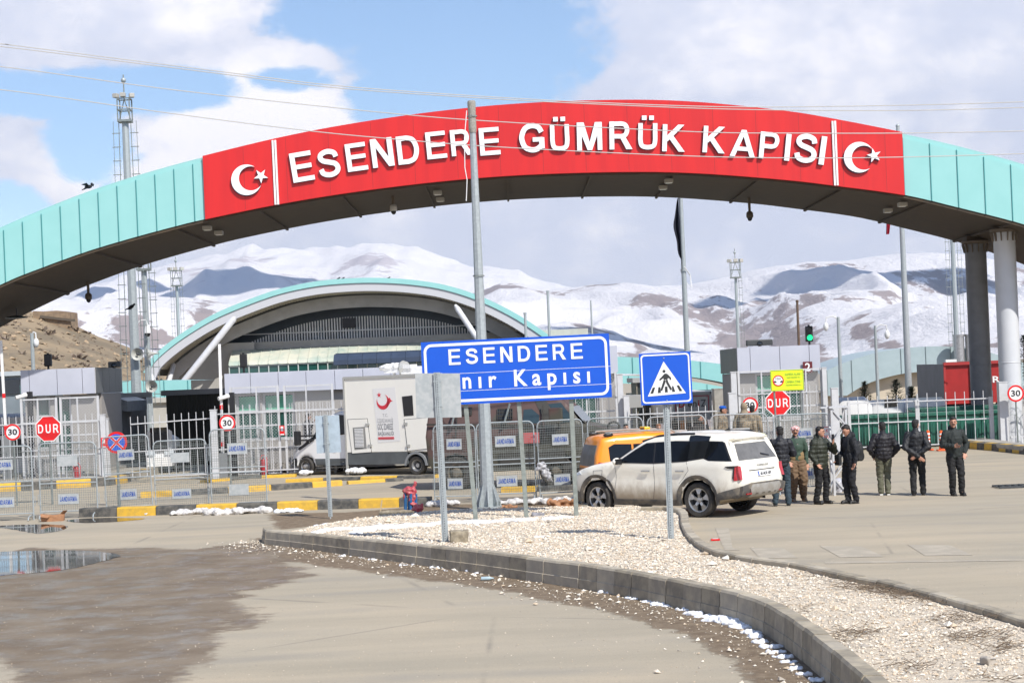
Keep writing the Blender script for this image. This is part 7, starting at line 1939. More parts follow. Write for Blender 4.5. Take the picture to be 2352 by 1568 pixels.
def dirty(name, col, dirt, z0, z1, rough=.28, coat=.6, amt=.85):
    m = bpy.data.materials.new(name); m.use_nodes = True; N, L = m.node_tree.nodes, m.node_tree.links; p = N['Principled BSDF']
    tc = N.new('ShaderNodeTexCoord').outputs['Object']; sp = N.new('ShaderNodeSeparateXYZ'); L.new(tc, sp.inputs[0])
    n = N.new('ShaderNodeTexNoise'); n.inputs['Scale'].default_value = 2.2; n.inputs['Detail'].default_value = 9; n.inputs['Roughness'].default_value = .68
    mp = N.new('ShaderNodeMapping'); mp.inputs['Scale'].default_value = (1.5, 1, .8); L.new(tc, mp.inputs[0]); L.new(mp.outputs[0], n.inputs['Vector'])
    a = N.new('ShaderNodeMath'); a.operation = 'MULTIPLY_ADD'; L.new(n.outputs[0], a.inputs[0]); a.inputs[1].default_value = -(z1 - z0) * 1.3; L.new(sp.outputs[2], a.inputs[2])
    r = N.new('ShaderNodeMapRange'); r.inputs['From Min'].default_value = z0 - (z1 - z0) * .65; r.inputs['From Max'].default_value = z1 - (z1 - z0) * .65; r.inputs['To Min'].default_value = amt; r.inputs['To Max'].default_value = 0.04; r.interpolation_type = 'SMOOTHSTEP'
    L.new(a.outputs[0], r.inputs['Value'])
    mx = N.new('ShaderNodeMix'); mx.data_type = 'RGBA'; mx.inputs['A'].default_value = (*col, 1); mx.inputs['B'].default_value = (*dirt, 1); L.new(r.outputs[0], mx.inputs['Factor']); L.new(mx.outputs['Result'], p.inputs['Base Color'])
    q = N.new('ShaderNodeMapRange'); q.inputs['To Min'].default_value = rough; q.inputs['To Max'].default_value = .85; L.new(r.outputs[0], q.inputs['Value']); L.new(q.outputs[0], p.inputs['Roughness'])
    c = N.new('ShaderNodeMapRange'); c.inputs['To Min'].default_value = coat; c.inputs['To Max'].default_value = 0; L.new(r.outputs[0], c.inputs['Value']); L.new(c.outputs[0], p.inputs['Coat Weight'])
    return m
CARGL = mat('tinted_car_glass', (0.006, 0.007, 0.009), 0.05, spec=.35); DUSTGL = mat('dusty_glass', (0.16, 0.155, 0.15), .35, 0, .5, 4); CLAD = mat('dusty_cladding', (0.085, 0.08, 0.075), .7, 0, .8, 5, .05, 40, col2=(.20, .17, .13))
SILV = mat('silver_trim', (.42, .41, .39), .4, .3, .6, 6, col2=(.28, .25, .21)); TAIL = mat('tail_lamp_red', (.42, .012, .02), .15, coat=.8); TAILW = mat('tail_lamp_clear', (.6, .6, .6), .1, coat=.8); SEAM = mat('panel_gap', (.05, .045, .04), .8)
def seam(car, pts, w=.007, name="panel_gap", sides=(1,)):
    for sd in sides:
        mb = MB(); P = []
        for (a, b) in zip(pts, pts[1:]):
            n = max(1, int(math.hypot(b[0] - a[0], b[1] - a[1]) / .06))
            for i in range(n): P.append((a[0] + (b[0] - a[0]) * i / n, a[1] + (b[1] - a[1]) * i / n))
        P.append(pts[-1]); mb.tube([(x, sd * (car.y(x, z) + .001), z) for x, z in P], w / 2, 4); mb.build(name, SEAM, car.t)
def suv():
    a = gnd(1612, 1187); h = Vector((-.765, .644, 0)); ang = math.atan2(h.y, h.x)
    # origin under the middle of the rear axle; the near (left) rear wheel touches at a
    left = Vector((-h.y, h.x, 0)); o = a - left * .80
    t = thing("parked_car", "dusty white sport utility car with black pillars and mud on its doors", "car", o, ang)
    out = [(-.50, .33)] + [(-.98, .42), (-1.03, .50), (-1.06, .62), (-1.05, .80), (-1.00, .98), (-.99, 1.10), (-.95, 1.18), (-.70, 1.60), (-.76, 1.66), (-.70, 1.70), (-.45, 1.735), (.2, 1.755), (.8, 1.745), (1.2, 1.70), (1.5, 1.60), (2.16, 1.20), (2.5, 1.14), (2.9, 1.08), (3.2, 1.0), (3.40, .90), (3.50, .74), (3.52, .5), (3.42, .32), (3.15, .28)]
    out += arc(2.68, .37, .44, -12, 192)[0:] + [(2.22, .26), (.46, .26)] + arc(0, .37, .44, -12, 192)
    def W(x, z):
        w = .945
        if z > 1.12: w -= (z - 1.12) * .30
        if z < .5: w -= (.5 - z) * .12
        if x < -.5: w -= .13 * ((-.5 - x) / .56) ** 2
        if x > 2.6: w -= .17 * ((x - 2.6) / .92) ** 2
        w -= .018 * math.exp(-((z - .82) / .12) ** 2) if .3 < x < 2.4 else 0
        return w
    c = Car(t, out, W, .08, .06)
    WP = dirty('pearl_white_dusty', (.88, .85, .75), (.25, .18, .105), .36, .88)
    c.body("body", WP)
    # glasshouse
    c.side('window_surround', [(2.12, 1.165), (1.1, 1.145), (.26, 1.19), (-.17, 1.25), (-.30, 1.205), (-.86, 1.19), (-.66, 1.58), (-.60, 1.61), (-.2, 1.62), (.6, 1.63), (1.36, 1.59), (1.62, 1.46)], BLACK, off=.003)
    c.side("window", [(2.06, 1.175), (1.12, 1.155), (1.14, 1.57), (1.36, 1.57), (1.62, 1.44)], CARGL); c.side("window", [(1.08, 1.155), (.26, 1.20), (.12, 1.26), (.20, 1.60), (.6, 1.615), (1.10, 1.585)], CARGL)
    c.side("roof_pillar", [(.22, 1.24), (-.17, 1.27), (-.26, 1.50), (-.28, 1.72), (.1, 1.745), (.24, 1.735), (.2, 1.60)], mat('gloss_black', (.008, .008, .009), .12, coat=1), off=.010)
    c.side("window", [(-.19, 1.27), (-.30, 1.215), (-.82, 1.20), (-.64, 1.56), (-.60, 1.59), (-.28, 1.60)], CARGL)
    MB().tube([(1.55, .68, 1.62), (1.1, .70, 1.735), (.6, .71, 1.775), (.15, .71, 1.775)], .022, 6).build("roof_rail", BLACK, t); MB().tube([(1.55, -.68, 1.62), (1.1, -.70, 1.735), (.6, -.71, 1.775), (-.4, -.71, 1.765)], .022, 6).build("roof_rail", BLACK, t)
    c.side("window_trim", [(2.12, 1.165), (1.1, 1.145), (.26, 1.19), (.26, 1.205), (1.1, 1.16), (2.09, 1.18)], BLACK, off=.008)
    # windscreen and rear glass follow the shell
    w0, w1 = c.y(2.10, 1.24) - .06, c.y(1.52, 1.58) - .06
    MB().add([(2.17, -w0, 1.225), (2.17, w0, 1.225), (1.56, w1, 1.595), (1.56, -w1, 1.595), (2.24, 0, 1.225), (1.64, 0, 1.60)], [(0, 4, 5, 3), (4, 1, 2, 5)]).build("windscreen", CARGL, t)
    c.end("rear_window", [(-.74, 1.20), (.74, 1.20), (.60, 1.545), (-.60, 1.545)], DUSTGL, off=.012)
    c.end("tailgate_wiper", [(-.10, 1.29), (-.42, 1.245), (-.42, 1.262), (-.12, 1.32)], BLACK, off=.03)
    sp = MB(); sp.add([(-.82, -.66, 1.655), (-.82, .66, 1.655), (-.5, .68, 1.735), (-.5, -.68, 1.735), (-.80, -.64, 1.62), (-.80, .64, 1.62), (-.66, .62, 1.60), (-.66, -.62, 1.60)], [(0, 1, 2, 3), (4, 7, 6, 5), (0, 4, 5, 1), (1, 5, 6, 2), (0, 3, 7, 4), (3, 2, 6, 7)])
    sp.build("roof_spoiler", WP, t, smooth=True, angle=50, bevel=.012); MB().box((-.70, 0, 1.70), (.10, .8, .012), M=Matrix.Rotation(-.24, 3, 'Y')).build("brake_light_strip", SILV, t)
    MB().add([(-.1, -.05, 1.77), (-.1, .05, 1.77), (-.32, 0, 1.77), (-.26, -.02, 1.86), (-.26, .02, 1.86)], [(0, 1, 4, 3), (1, 2, 4), (2, 0, 3), (2, 3, 4)]).build("shark_fin_antenna", BLACK, t)
    # lower cladding
    for cx in (0, 2.68):
        c.side("arch_cladding", arc(cx, .37, .445, -10, 190, 18) + arc(cx, .37, .535, 190, -14, 18), CLAD, off=.012)
    c.side("sill", [(.42, .24), (2.26, .24), (2.2, .37), (.5, .37)], CLAD, off=.012)
    c.side("bumper_side", [(-.43, .36), (-.95, .42), (-1.02, .50), (-1.04, .66), (-.54, .53), (-.5, .45)], CLAD, off=.014); c.side("bumper_side", [(3.44, .34), (3.18, .30), (3.2, .5), (3.36, .58), (3.5, .56)], CLAD, off=.012)
    c.end("rear_bumper", [(-.84, .40), (.84, .40), (.84, .66), (.62, .70), (.5, .72), (-.5, .72), (-.62, .70), (-.84, .66)], CLAD, off=.035)
    c.end("skid_plate", [(-.50, .41), (.50, .41), (.60, .60), (.52, .69), (-.52, .69), (-.60, .60)], SILV, off=.055)
    for y in (-.36, -.12, .12, .36): c.end("skid_slot", [(y - .05, .47), (y + .05, .47), (y + .04, .50), (y - .04, .50)], CLAD, off=.06)
    for y in (-.62, .62): c.end("rear_reflector", [(y - .08, .48), (y + .08, .48), (y + .08, .51), (y - .08, .51)], TAIL, off=.06)
    # lamps
    for s in (1, -1):
        c.end("tail_lamp", [(s * .87, .80), (s * .80, .80), (s * .755, .96), (s * .765, 1.08), (s * .87, 1.09)], TAIL, off=.012)
    c.side("tail_lamp", [(-1.035, .80), (-.90, .78), (-.93, 1.08), (-1.0, 1.09)], TAIL, off=.014)
    c.side("tail_lamp_bezel", [(-.985, 1.10), (-.72, 1.085), (-.78, 1.045), (-.90, 1.03), (-.875, .84), (-.90, .78), (-.93, 1.07)], BLACK, off=.018)
    c.side("headlamp", [(3.42, .84), (3.12, .90), (3.2, .96), (3.38, .9)], mat('headlamp', (.6, .65, .7), .1), off=.01)
    c.end("number_plate", [(-.26, .845), (.26, .845), (.26, .955), (-.26, .955)], WSIGN, off=.03, thick=.02)
    c.end("plate_band", [(.22, .85), (.255, .85), (.255, .95), (.22, .95)], BLUETXT, off=.034, thick=.02)
    c.end("tailgate_handle", [(-.50, .968), (.50, .968), (.50, .985), (-.50, .985)], SEAM, off=.012)
    M_ = Matrix.Translation((c.rear_x(.90) - .105, -.02, 0)) @ Matrix.Rotation(-PI / 2, 4, 'Z'); text("lettering", "65 ACR 109", 0, .868, 0, .062, BLACK, t, width=.40, depth=.006, M=M_)
    M_ = Matrix.Translation((c.rear_x(1.07) - .075, 0, 0)) @ Matrix.Rotation(-PI / 2, 4, 'Z'); text("lettering", "TORRES EVX", 0, 1.055, 0, .04, mat('badge_grey', (.25, .25, .25), .3, .5), t, width=.46, depth=.006, M=M_)
    seam(c, [(1.10, 1.15), (1.10, .6), (1.14, .38)]); seam(c, [(2.16, 1.17), (2.12, .9), (2.16, .62), (2.22, .40)]); seam(c, [(.26, 1.22), (.20, 1.0), (.36, .82), (.46, .72)]); seam(c, [(2.50, 1.0), (2.75, .99), (2.76, .86), (2.52, .85), (2.50, 1.0)], .008)
    for x in (1.32, .42):
        y = c.y(x, .99); MB().box((x, y + .022, .985), (.22, .02, .03)).build("door_handle", ALU, t, bevel=.006)
    for s in (1, -1):
        y = s * (c.y(1.92, 1.18)); m = MB().ball((1.98, y + s * .17, 1.20), (.07, .13, .085), 14, 8).build("mirror", WP, t, smooth=True)
        MB().box((1.93, y + s * .17, 1.20), (.04, .2, .12)).build("mirror_glass", BLACK, m); MB().beam((1.98, y - s * .02, 1.15), (1.98, y + s * .1, 1.16), .05).build("mirror_arm", BLACK, m)
    for x, stq in ((0, 0), (2.68, -.12)):
        for s in (1, -1): wheel(t, x, s * .80, .37, .235, .265, 'five', stq, s)
    MB().box((1.3, 0, .42), (3.2, 1.3, .3)).build("underbody", BLACK, t)
    for x in (0, 2.68):
        mb = MB(); A = arc(x, .37, .432, -15, 195, 14)
        for s in (1, -1):
            vs = [(p[0], s * .86, p[1]) for p in A] + [(p[0], s * .42, p[1]) for p in A]; n = len(A); mb.add(vs, [(i, i + 1, i + 1 + n, i + n) for i in range(n - 1)] + [tuple(range(n, 2 * n))])
        mb.build("wheel_well", BLACK, t)
suv()
def van():
    # rear left wheel on the ground about here, tail toward the camera's left
    o = gnd(1440, 1152); o = Vector((hx(1420, 1140, 41.2), 42.4, 0)); ang = rad(14)
    t = thing("parked_taxi_van", "orange van with dusty rear window parked beyond the white car", "van", o, ang); t.scale = (.92, .92, .90)
    out = [(-.40, .36), (-.72, .40), (-.76, .6), (-.75, .95), (-.70, 1.30), (-.56, 1.70), (-.50, 1.76), (-.2, 1.81), (.5, 1.84), (1.2, 1.83), (1.7, 1.74), (2.5, 1.22), (3.1, 1.05), (3.4, .85), (3.45, .5), (3.35, .3), (3.1, .3)] + arc(2.7, .32, .38, -6, 186) + [(2.25, .26), (.45, .26)] + arc(0, .32, .38, -6, 186)
    def W(x, z):
        w = .87
        if z > 1.05: w -= (z - 1.05) * .16
        if x < -.3: w -= .09 * ((-.3 - x) / .45) ** 2
        if x > 2.4: w -= .16 * ((x - 2.4) / 1.05) ** 2
        return w
    c = Car(t, out, W, .10, .05); OR = dirty('taxi_orange', lin((250, 152, 34))[:3], (.36, .19, .085), .5, 1.1, .3, .5, .6); c.body("body", OR)
    c.end("rear_window", [(-.66, 1.02), (.66, 1.02), (.58, 1.58), (-.58, 1.58)], DUSTGL, off=.012)
    c.end("tailgate_dust", [(-.70, .48), (.70, .48), (.68, .96), (-.68, .96)], mat('dust_brown_paint', (.30, .175, .10), .8, 0, .5, 4), off=.008)
    for sd in (-1, 1):
        c.side("window", [(-.36, 1.12), (.25, 1.05), (.25, 1.58), (-.22, 1.60), (-.38, 1.52)], CARGL, sides=(sd,)); c.side("window", [(.30, 1.05), (1.2, 1.02), (1.2, 1.58), (.30, 1.58)], CARGL, sides=(sd,)); c.side("window", [(1.26, 1.02), (2.15, 1.05), (1.72, 1.52), (1.26, 1.58)], CARGL, sides=(sd,))
        c.side("tail_lamp", [(-.72, .84), (-.48, .82), (-.50, 1.12), (-.66, 1.14)], TAIL, off=.014, sides=(sd,)); c.side("tail_lamp_clear", [(-.73, .68), (-.50, .68), (-.485, .82), (-.72, .83)], TAILW, off=.014, sides=(sd,))
        MB().tube([(-.40, sd * .66, 1.80), (-.25, sd * .66, 1.90), (.6, sd * .68, 1.915), (1.4, sd * .66, 1.90), (1.55, sd * .66, 1.80)], .028, 6).build("roof_rail", SILV, t)
        MB().ball((-.33, sd * .66, 1.84), (.14, .05, .06)).build("rail_foot", BLACK, t)
        seam(c, [(.28, 1.6), (.28, .5)], sides=(sd,)); c.side("bumper_side", [(-.70, .36), (-.38, .34), (-.40, .55), (-.74, .6)], BLACK, off=.01, sides=(sd,))
        for x in (0, 2.7): wheel(t, x, sd * .74, .32, .2, .2, 'dish', 0, sd)
    c.end("rear_bumper", [(-.76, .36), (.76, .36), (.76, .56), (-.76, .56)], BLACK, off=.03)
    m = MB().box((.9, 0, 1.93), (.16, .42, .13)).build("taxi_lamp", mat('taxi_yellow', (.85, .55, .02), .4), t, bevel=.02); text("lettering", "TAKSİ", 0, 1.90, 0, .06, BLACK, m, width=.3, depth=.004, M=Matrix.Translation((.815, 0, 0)) @ Matrix.Rotation(-PI / 2, 4, 'Z'))
    MB().tube([(.7, -.3, 1.85), (1.05, -.3, 2.05)], .006, 4).build("aerial", BLACK, t); MB().box((1.3, 0, .40), (3.2, 1.2, .25)).build("underbody", BLACK, t)
van()
def box_truck():
    Yf, Yr = 60.2, 58.6
    fw = gnd(705, 1091); rw = gnd(962, 1089); d = (fw - rw); d.z = 0; wb = d.length; h = d.normalized(); ang = math.atan2(h.y, h.x)
    left = Vector((-h.y, h.x, 0)); o = rw - left * .98     # camera sees the left side (nose to the left)
    t = thing("box_truck", "cream box truck with a red crescent bird emblem and white cab", "truck", o, ang)
    def k(u):
        m = hx(u, 1000, 1.0); return (m * rw.y - rw.x) / (h.x - m * h.y)
    zc = lambda v, u: at(u, v, rw.y + h.y * k(u)).z
    CAB = mat('cab_white', (.80, .80, .80), .35, coat=.3); CRM = mat('box_cream', (.84, .82, .76), .5, 0, .3, .8, col2=(.77, .75, .69)); LOWG = mat('truck_skirt', (.10, .11, .115), .55, 0, .4, 2)
    xw = wb; X = lambda u: k(u)
    o_ = [(X(803), .45), (X(803), zc(948, 790)), (X(776), zc(945, 776)), (X(752), zc(955, 752)), (X(714), zc(1010, 714)), (X(683), zc(1027, 683)), (X(670), zc(1043, 670)), (X(668), zc(1062, 668)), (X(669), .5), (X(678), .31), (xw + .40, .31)] + arc(xw, .31, .37, 0, 180) + [(xw - .5, .31)]
    c = Car(t, [(a, b) for a, b in o_], lambda x, z: 1.0 - (.18 * max(0, (z - 1.5)) if z > 1.5 else 0) - .25 * max(0, (x - xw - .2)) ** 2, .07, .05)
    c.body("cab", CAB)
    mk = lambda *p: [(X(u), zc(v, u)) for u, v in p]
    c.side("lower_cab", [(X(803), .34), (xw - .46, .33), (xw - .40, .57), (X(803), .57)], LOWG, off=.012); c.side("front_bumper", [(X(669), .40), (X(676), .33), (xw + .42, .33), (xw + .38, .5), (X(680), .60), (X(669), .58)], BLACK, off=.02)
    c.side("door_window", mk((801, 954), (778, 952), (752, 960), (722, 1000), (722, 1008), (742, 1003), (801, 996)), CARGL, off=.01)
    c.side("windscreen_side", mk((748, 958), (718, 1003), (683, 1030), (688, 1034), (722, 1010), (756, 960)), BLACK, off=.008)
    c.end("windscreen", [(-.75, zc(1020, 700)), (.75, zc(1020, 700)), (.68, zc(958, 745)), (-.68, zc(958, 745))], CARGL, front=True); c.end("grille", [(-.6, .6), (.6, .6), (.65, 1.1), (-.65, 1.1)], BLACK, front=True)
    c.side("indicator", [(X(772), .86), (X(765), .86), (X(765), .80), (X(772), .80)], mat('orange_reflector', (.8, .25, .05), .4), off=.018)
    c.side("door_handle", mk((793, 1018), (798, 1018), (798, 1036), (793, 1036)), BLACK, off=.02)
    for s in (1, -1):
        m = MB().box((X(697), s * 1.32, zc(1005, 697)), (.2, .2, .5)).build("mirror", BLACK, t, bevel=.04); MB().beam((X(722), s * 1.0, zc(1000, 722)), (X(700), s * 1.25, zc(1000, 700)), .05).beam((X(722), s * 1.0, zc(1010, 722)), (X(700), s * 1.25, zc(1010, 700)), .05).build("mirror_arm", BLACK, m)
    x0, x1 = X(1046), X(801); z0, z1 = zc(1038, 850), zc(868, 801); H = z1 - z0; w = 1.13; L = x1 - x0
    b = MB().box(((x0 + x1) / 2, 0, (z0 + z1) / 2), (L, w * 2, H)).build("box_body", CRM, t, bevel=.02)
    tr = MB(); tr.box(((x0 + x1) / 2, w, z1), (L + .04, .06, .09)).box((x1, w, (z0 + z1) / 2 - .35), (.07, .07, H + .75)).box(((x0 + x1) / 2, -w, z1), (L + .04, .06, .09)); tr.build("edge_trim", mat('trim_grey', (.40, .40, .38), .5), t)
    sk = MB(); sk.box(((X(940) + x1) / 2, w - .05, (z0 + .36) / 2), (x1 - X(940), .1, z0 - .36)).box(((x0 + X(986)) / 2, w - .05, (z0 + .42) / 2), (X(986) - x0, .1, z0 - .42)); sk.build("skirt", LOWG, t)
    ring = MB(); A = arc(0, .31, .38, 0, 180, 16); Bq = arc(0, .31, .46, 0, 180, 16); n = 17
    ring.add([(p[0], w + .01, p[1]) for p in A] + [(p[0], w + .01, p[1]) for p in Bq] + [(p[0], w - .3, p[1]) for p in A] + [(p[0], w - .3, p[1]) for p in Bq], [(i, i + 1, n + i + 1, n + i) for i in range(16)] + [(i, i + 1, 2 * n + i + 1, 2 * n + i) for i in range(16)] + [(n + i, n + i + 1, 3 * n + i + 1, 3 * n + i) for i in range(16)])
    ring.build("mudguard", mat('mudguard_grey', (.22, .23, .24), .5), t)
    MB().box(((x0 + x1) / 2, 0, .52), (L, 1.2, .3)).build("chassis", BLACK, t)
    Mx = Matrix.Translation((0, w, 0)) @ Matrix.Rotation(PI, 4, 'Z')   # text plane on the left side, reading from front to back
    def S(mb, name, m):
        mb.v = [tuple(Mx @ Vector(v)) for v in mb.v]; return mb.build(name, m, t)
    U = lambda u, v: (-X(u), zc(v, u))
    S(MB().prism([U(866, 892), U(918, 888), U(926, 1012), U(874, 1016)], -.003, -.006), "white_sticker", mat('sticker_white', (.76, .75, .74), .5))
    RL = mat('emblem_red', (.62, .03, .05), .5); LG = mat('light_grey_text', (.38, .38, .39), .6); DG = mat('dark_grey_text', (.14, .14, .15), .6)
    cx, cz = U(889, 922); kk = 59 / 4000
    S(MB().prism(crescent(cx, cz, 17.5 * kk, 14 * kk, 5.5 * kk, rad(112)), -.007, -.012), "crescent_emblem", RL); S(MB().prism([(cx + 13 * kk, cz + 3 * kk), (cx + 16 * kk, cz + 8 * kk), (cx + 20 * kk, cz + 9 * kk), (cx + 22 * kk, cz + 4 * kk), (cx + 27 * kk, cz + 1 * kk), (cx + 22 * kk, cz - 0 * kk), (cx + 15 * kk, cz - 9 * kk), (cx + 9 * kk, cz - 14 * kk)], -.007, -.012), "bird_emblem", RL)
    S(MB().prism(star(cx - 10 * kk, cz + 16 * kk, 6.5 * kk, PI / 2), -.007, -.012), "star_emblem", RL)
    for s_, u, v, hh, ww, m in (("T.C.", 893, 956, .10, .22, LG), ("İÇİŞLERİ BAKANLIĞI", 892, 969, .12, 44 * kk, LG), ("GÖÇ İDARESİ", 892, 986, .20, 43 * kk, DG), ("BAŞKANLIĞI", 893, 999, .12, 43 * kk, DG)):
        a_, z_ = U(u, v); text("lettering", s_, a_, z_, -.007, hh, m, t, bold=0, width=ww, depth=.006, M=Mx)
    for v, hh, m in ((1004, .04, RL), (1007, .025, RL)): a_, z_ = U(893, v); S(MB().box((a_, -.01, z_), (44 * kk, .01, hh)), "underline_stripe", m)
    S(MB().prism([U(933, 910), U(957, 907), U(958, 953), U(936, 955)], -.003, -.01), "side_window", BLACK)
    def door(pts, name="side_door"):
        p = [U(*q) for q in pts]; cxx = sum(a_ for a_, b_ in p) / 4; czz = sum(b_ for a_, b_ in p) / 4
        S(MB().prism([(cxx + (a_ - cxx) * 1.05, czz + (b_ - czz) * 1.03) for a_, b_ in p], -.003, -.008), name + "_gap", DGREY); S(MB().prism(p, -.009, -.022), name, CRM)
    door([(807, 963), (851, 961), (857, 1037), (814, 1040)]); door([(937, 963), (1010, 957), (1012, 1026), (942, 1034)])
    lo = MB(); 
    for i in range(13): a_, z_ = U(832, 985 + i * 3.3); lo.box((a_, -.035, z_), (24 * kk, .03, .03), M=None)
    S(lo, "vent_louvre", WHITE); S(MB().prism([U(818, 981), U(846, 979), U(848, 1029), U(820, 1032)], -.023, -.028), "vent_frame", mat('vent_dark', (.25, .25, .24), .5))
    hg = MB()
    for u, v in ((852, 974), (856, 1022), (940, 972), (944, 1022)): a_, z_ = U(u, v); hg.box((a_, -.03, z_), (.16, .03, .08))
    S(hg, "hinge", mat('trim_grey', (.40, .40, .38), .5))
    m = MB().box((X(900), .3, z1 + .24), (1.1, .4, .26)).cyl((X(885), .3, z1), (X(885), .3, z1 + .2), .05).cyl((X(900), .3, z1), (X(900), .3, z1 + .2), .05); m.build("roof_mast", WHITE, t, bevel=.0)
    organic("mast_cover", [('e', (X(878), .3, z1 + .3), (.5, .25, .14)), ('e', (X(895), .3, z1 + .32), (.3, .25, .13))], .03, WHITE, t, 2, crumple(.06, 6)); MB().lathe([(.08, -.15), (.22, -.12), (.26, 0), (.2, .12), (.06, .16)], (X(907), .3, z1 + .26), 'X', 16).build("mast_coil", mat('coil_grey', (.5, .5, .48), .4, .3), t)
    MB().box((X(938), .3, z1 + .16), (1.1, .4, .24)).build("roof_unit", WHITE, t, bevel=.03)
    for s in (1, -1):
        wheel(t, wb, s * .95, .31, .22, .19, 'dish', 0, s); wheel(t, 0, s * .98, .31, .26, .20, 'deep', 0, s)
box_truck()
def armoured():
    # nose to the right; near side faces the camera; only the upper part clears the barriers
    Y0 = 50.5; q = Vector((hx(1100, 1050, Y0), Y0, 0)); ang = rad(-9); t = thing("armoured_vehicle", "brown and olive armoured truck with barred side windows behind the barriers", "armoured vehicle", q, ang); kk = Y0 / 4000
    X = lambda u: (hx(u, 1000, Y0) - q.x) / math.cos(ang); Z = lambda v, u=1200: at(u, v, Y0).z
    out = [(X(1000), .75), (X(996), Z(1000, 1000)), (X(1004), Z(915, 1004)), (X(1290), Z(905, 1290)), (X(1318), Z(930, 1318)), (X(1345), Z(968, 1345)), (X(1440), Z(988, 1440)), (X(1478), Z(1000, 1478)), (X(1490), 1.25), (X(1478), .8), (X(1350), .6)] + arc(X(1285), .47, .56, 0, 180, 12) + [(X(1230), .5)] + [(X(1120), .5)] + arc(X(1062), .47, .56, 0, 180, 12) + [(X(1010), .6)]
    c = Car(t, out, lambda x, z: 1.2 - (.34 * max(0, z - 1.55)) - (.10 if x > X(1345) else 0), .03, .0, .14); CAMO = mat('armour_paint', (.085, .047, .040), .55, 0, .95, .55, .08, 10, col2=(.058, .056, .040), lo=.48, hi=.52, detail=2)
    c.body("hull", CAMO); AG = mat('armour_glass', (.03, .05, .055), .1, spec=.9); DK = mat('armour_dark', (.04, .038, .032), .6)
    P = lambda *pts: [(X(u), Z(v, u)) for u, v in pts]
    c.side("window", P((1158, 938), (1192, 936), (1190, 958), (1160, 962)), DGLASS, off=.01); c.side("window", P((1076, 935), (1100, 933), (1098, 948), (1077, 951)), DGLASS, off=.01)
    mb = MB()
    for (ua, ub, va, vb) in ((1158, 1192, 936, 960), (1076, 1100, 933, 950)):
        for i in range(9): u = ua + (ub - ua) * i / 8; mb.beam((X(u), -(c.y(X(u), Z(va, u)) + .03), Z(va, u)), (X(u), -(c.y(X(u), Z(vb, u)) + .03), Z(vb, u)), .02)
        for i in range(4): v = va + (vb - va) * i / 3; mb.beam((X(ua), -(c.y(X(ua), Z(v, ua)) + .03), Z(v, ua)), (X(ub), -(c.y(X(ub), Z(v, ub)) + .03), Z(v, ub)), .02)
    mb.build("window_grille", DK, t)
    c.side("door_window", P((1217, 938), (1235, 936), (1252, 950), (1252, 968), (1215, 968)), AG, off=.012); c.side("pillar_band", P((1240, 915), (1262, 912), (1300, 960), (1300, 1000), (1268, 1000), (1262, 960)), DK, off=.012)
    c.side("windscreen", P((1272, 925), (1300, 922), (1332, 962), (1300, 968)), AG, off=.016)
    MB().add([(X(1322), -1.0, Z(935, 1322) + .05), (X(1322), 1.0, Z(935, 1322) + .05), (X(1350), 1.0, Z(966, 1350) + .02), (X(1350), -1.0, Z(966, 1350) + .02)], [(0, 1, 2, 3)]).build("windscreen", AG, t)
    sm = MB()
    for u in (1070, 1130, 1212, 1262):
        sm.beam((X(u), -(c.y(X(u), 1.9) + .02), Z(925, u)), (X(u - 6), -(c.y(X(u), 1.2) + .02), Z(1010, u)), .03)
    sm.beam((X(1000), -1.2, Z(972, 1000)), (X(1260), -1.2, Z(972, 1260)), .05); sm.build("panel_rib", DK, t)
    for (a, b, cc, d) in ((1190, 925, 1178, 965), (1067, 940, 1060, 972)): MB().tube([(X(a) - .05, -1.1, Z(b, a)), (X(a), -1.3, Z(b, a)), (X(cc), -1.38, Z(d, cc)), (X(cc), -1.2, Z(d, cc) - .05)], .03, 6).build("grab_handle", G_DARK, t)
    m = MB().box((X(1294), -1.55, Z(949, 1294)), (.38, .16, .42)).build("mirror", CAMO, t, bevel=.03); MB().beam((X(1298), -1.2, Z(975, 1298)), (X(1294), -1.5, Z(960, 1294)), .05).build("mirror_arm", DK, m)
    organic("roof_equipment", [('b', (X(1250), -.2, Z(908, 1250) + .05), (.9, .7, .3)), ('e', (X(1275), -.2, Z(915, 1275) + .12), (.45, .4, .2)), ('b', (X(1290), -.7, Z(920, 1290)), (.3, .3, .4))], .04, DK, t, 1, crumple(.08, 6))
    for u, v in ((1340, 972), (1414, 975)): MB().tube([(X(u) + .16 * math.cos(a), -.8, Z(v, u) + .13 * math.sin(a)) for a in [i * PI / 8 for i in range(16)]], .035, 6, closed=True).build("lifting_ring", DK, t)
    MB().box((X(1235), -1.24, Z(1000, 1235)), (.45, .02, .3)).build("warning_placard", mat('placard_red', (.45, .10, .10), .6), t)
    rm = mat('rim_camo', (.14, .12, .09), .7)
    for u in (1062, 1285):
        for s in (-1, 1): wheel(t, X(u), s * 1.0, .47, .34, .26, 'dish', 0, s, rm)
    MB().box((X(1245), 0, .75), (X(1440) - X(1040), 1.6, .4)).build("chassis", BLACK, t); MB().box((X(1235), -1.15, .85), (X(1310) - X(1165), .25, .3)).build("running_step", DK, t)
armoured()
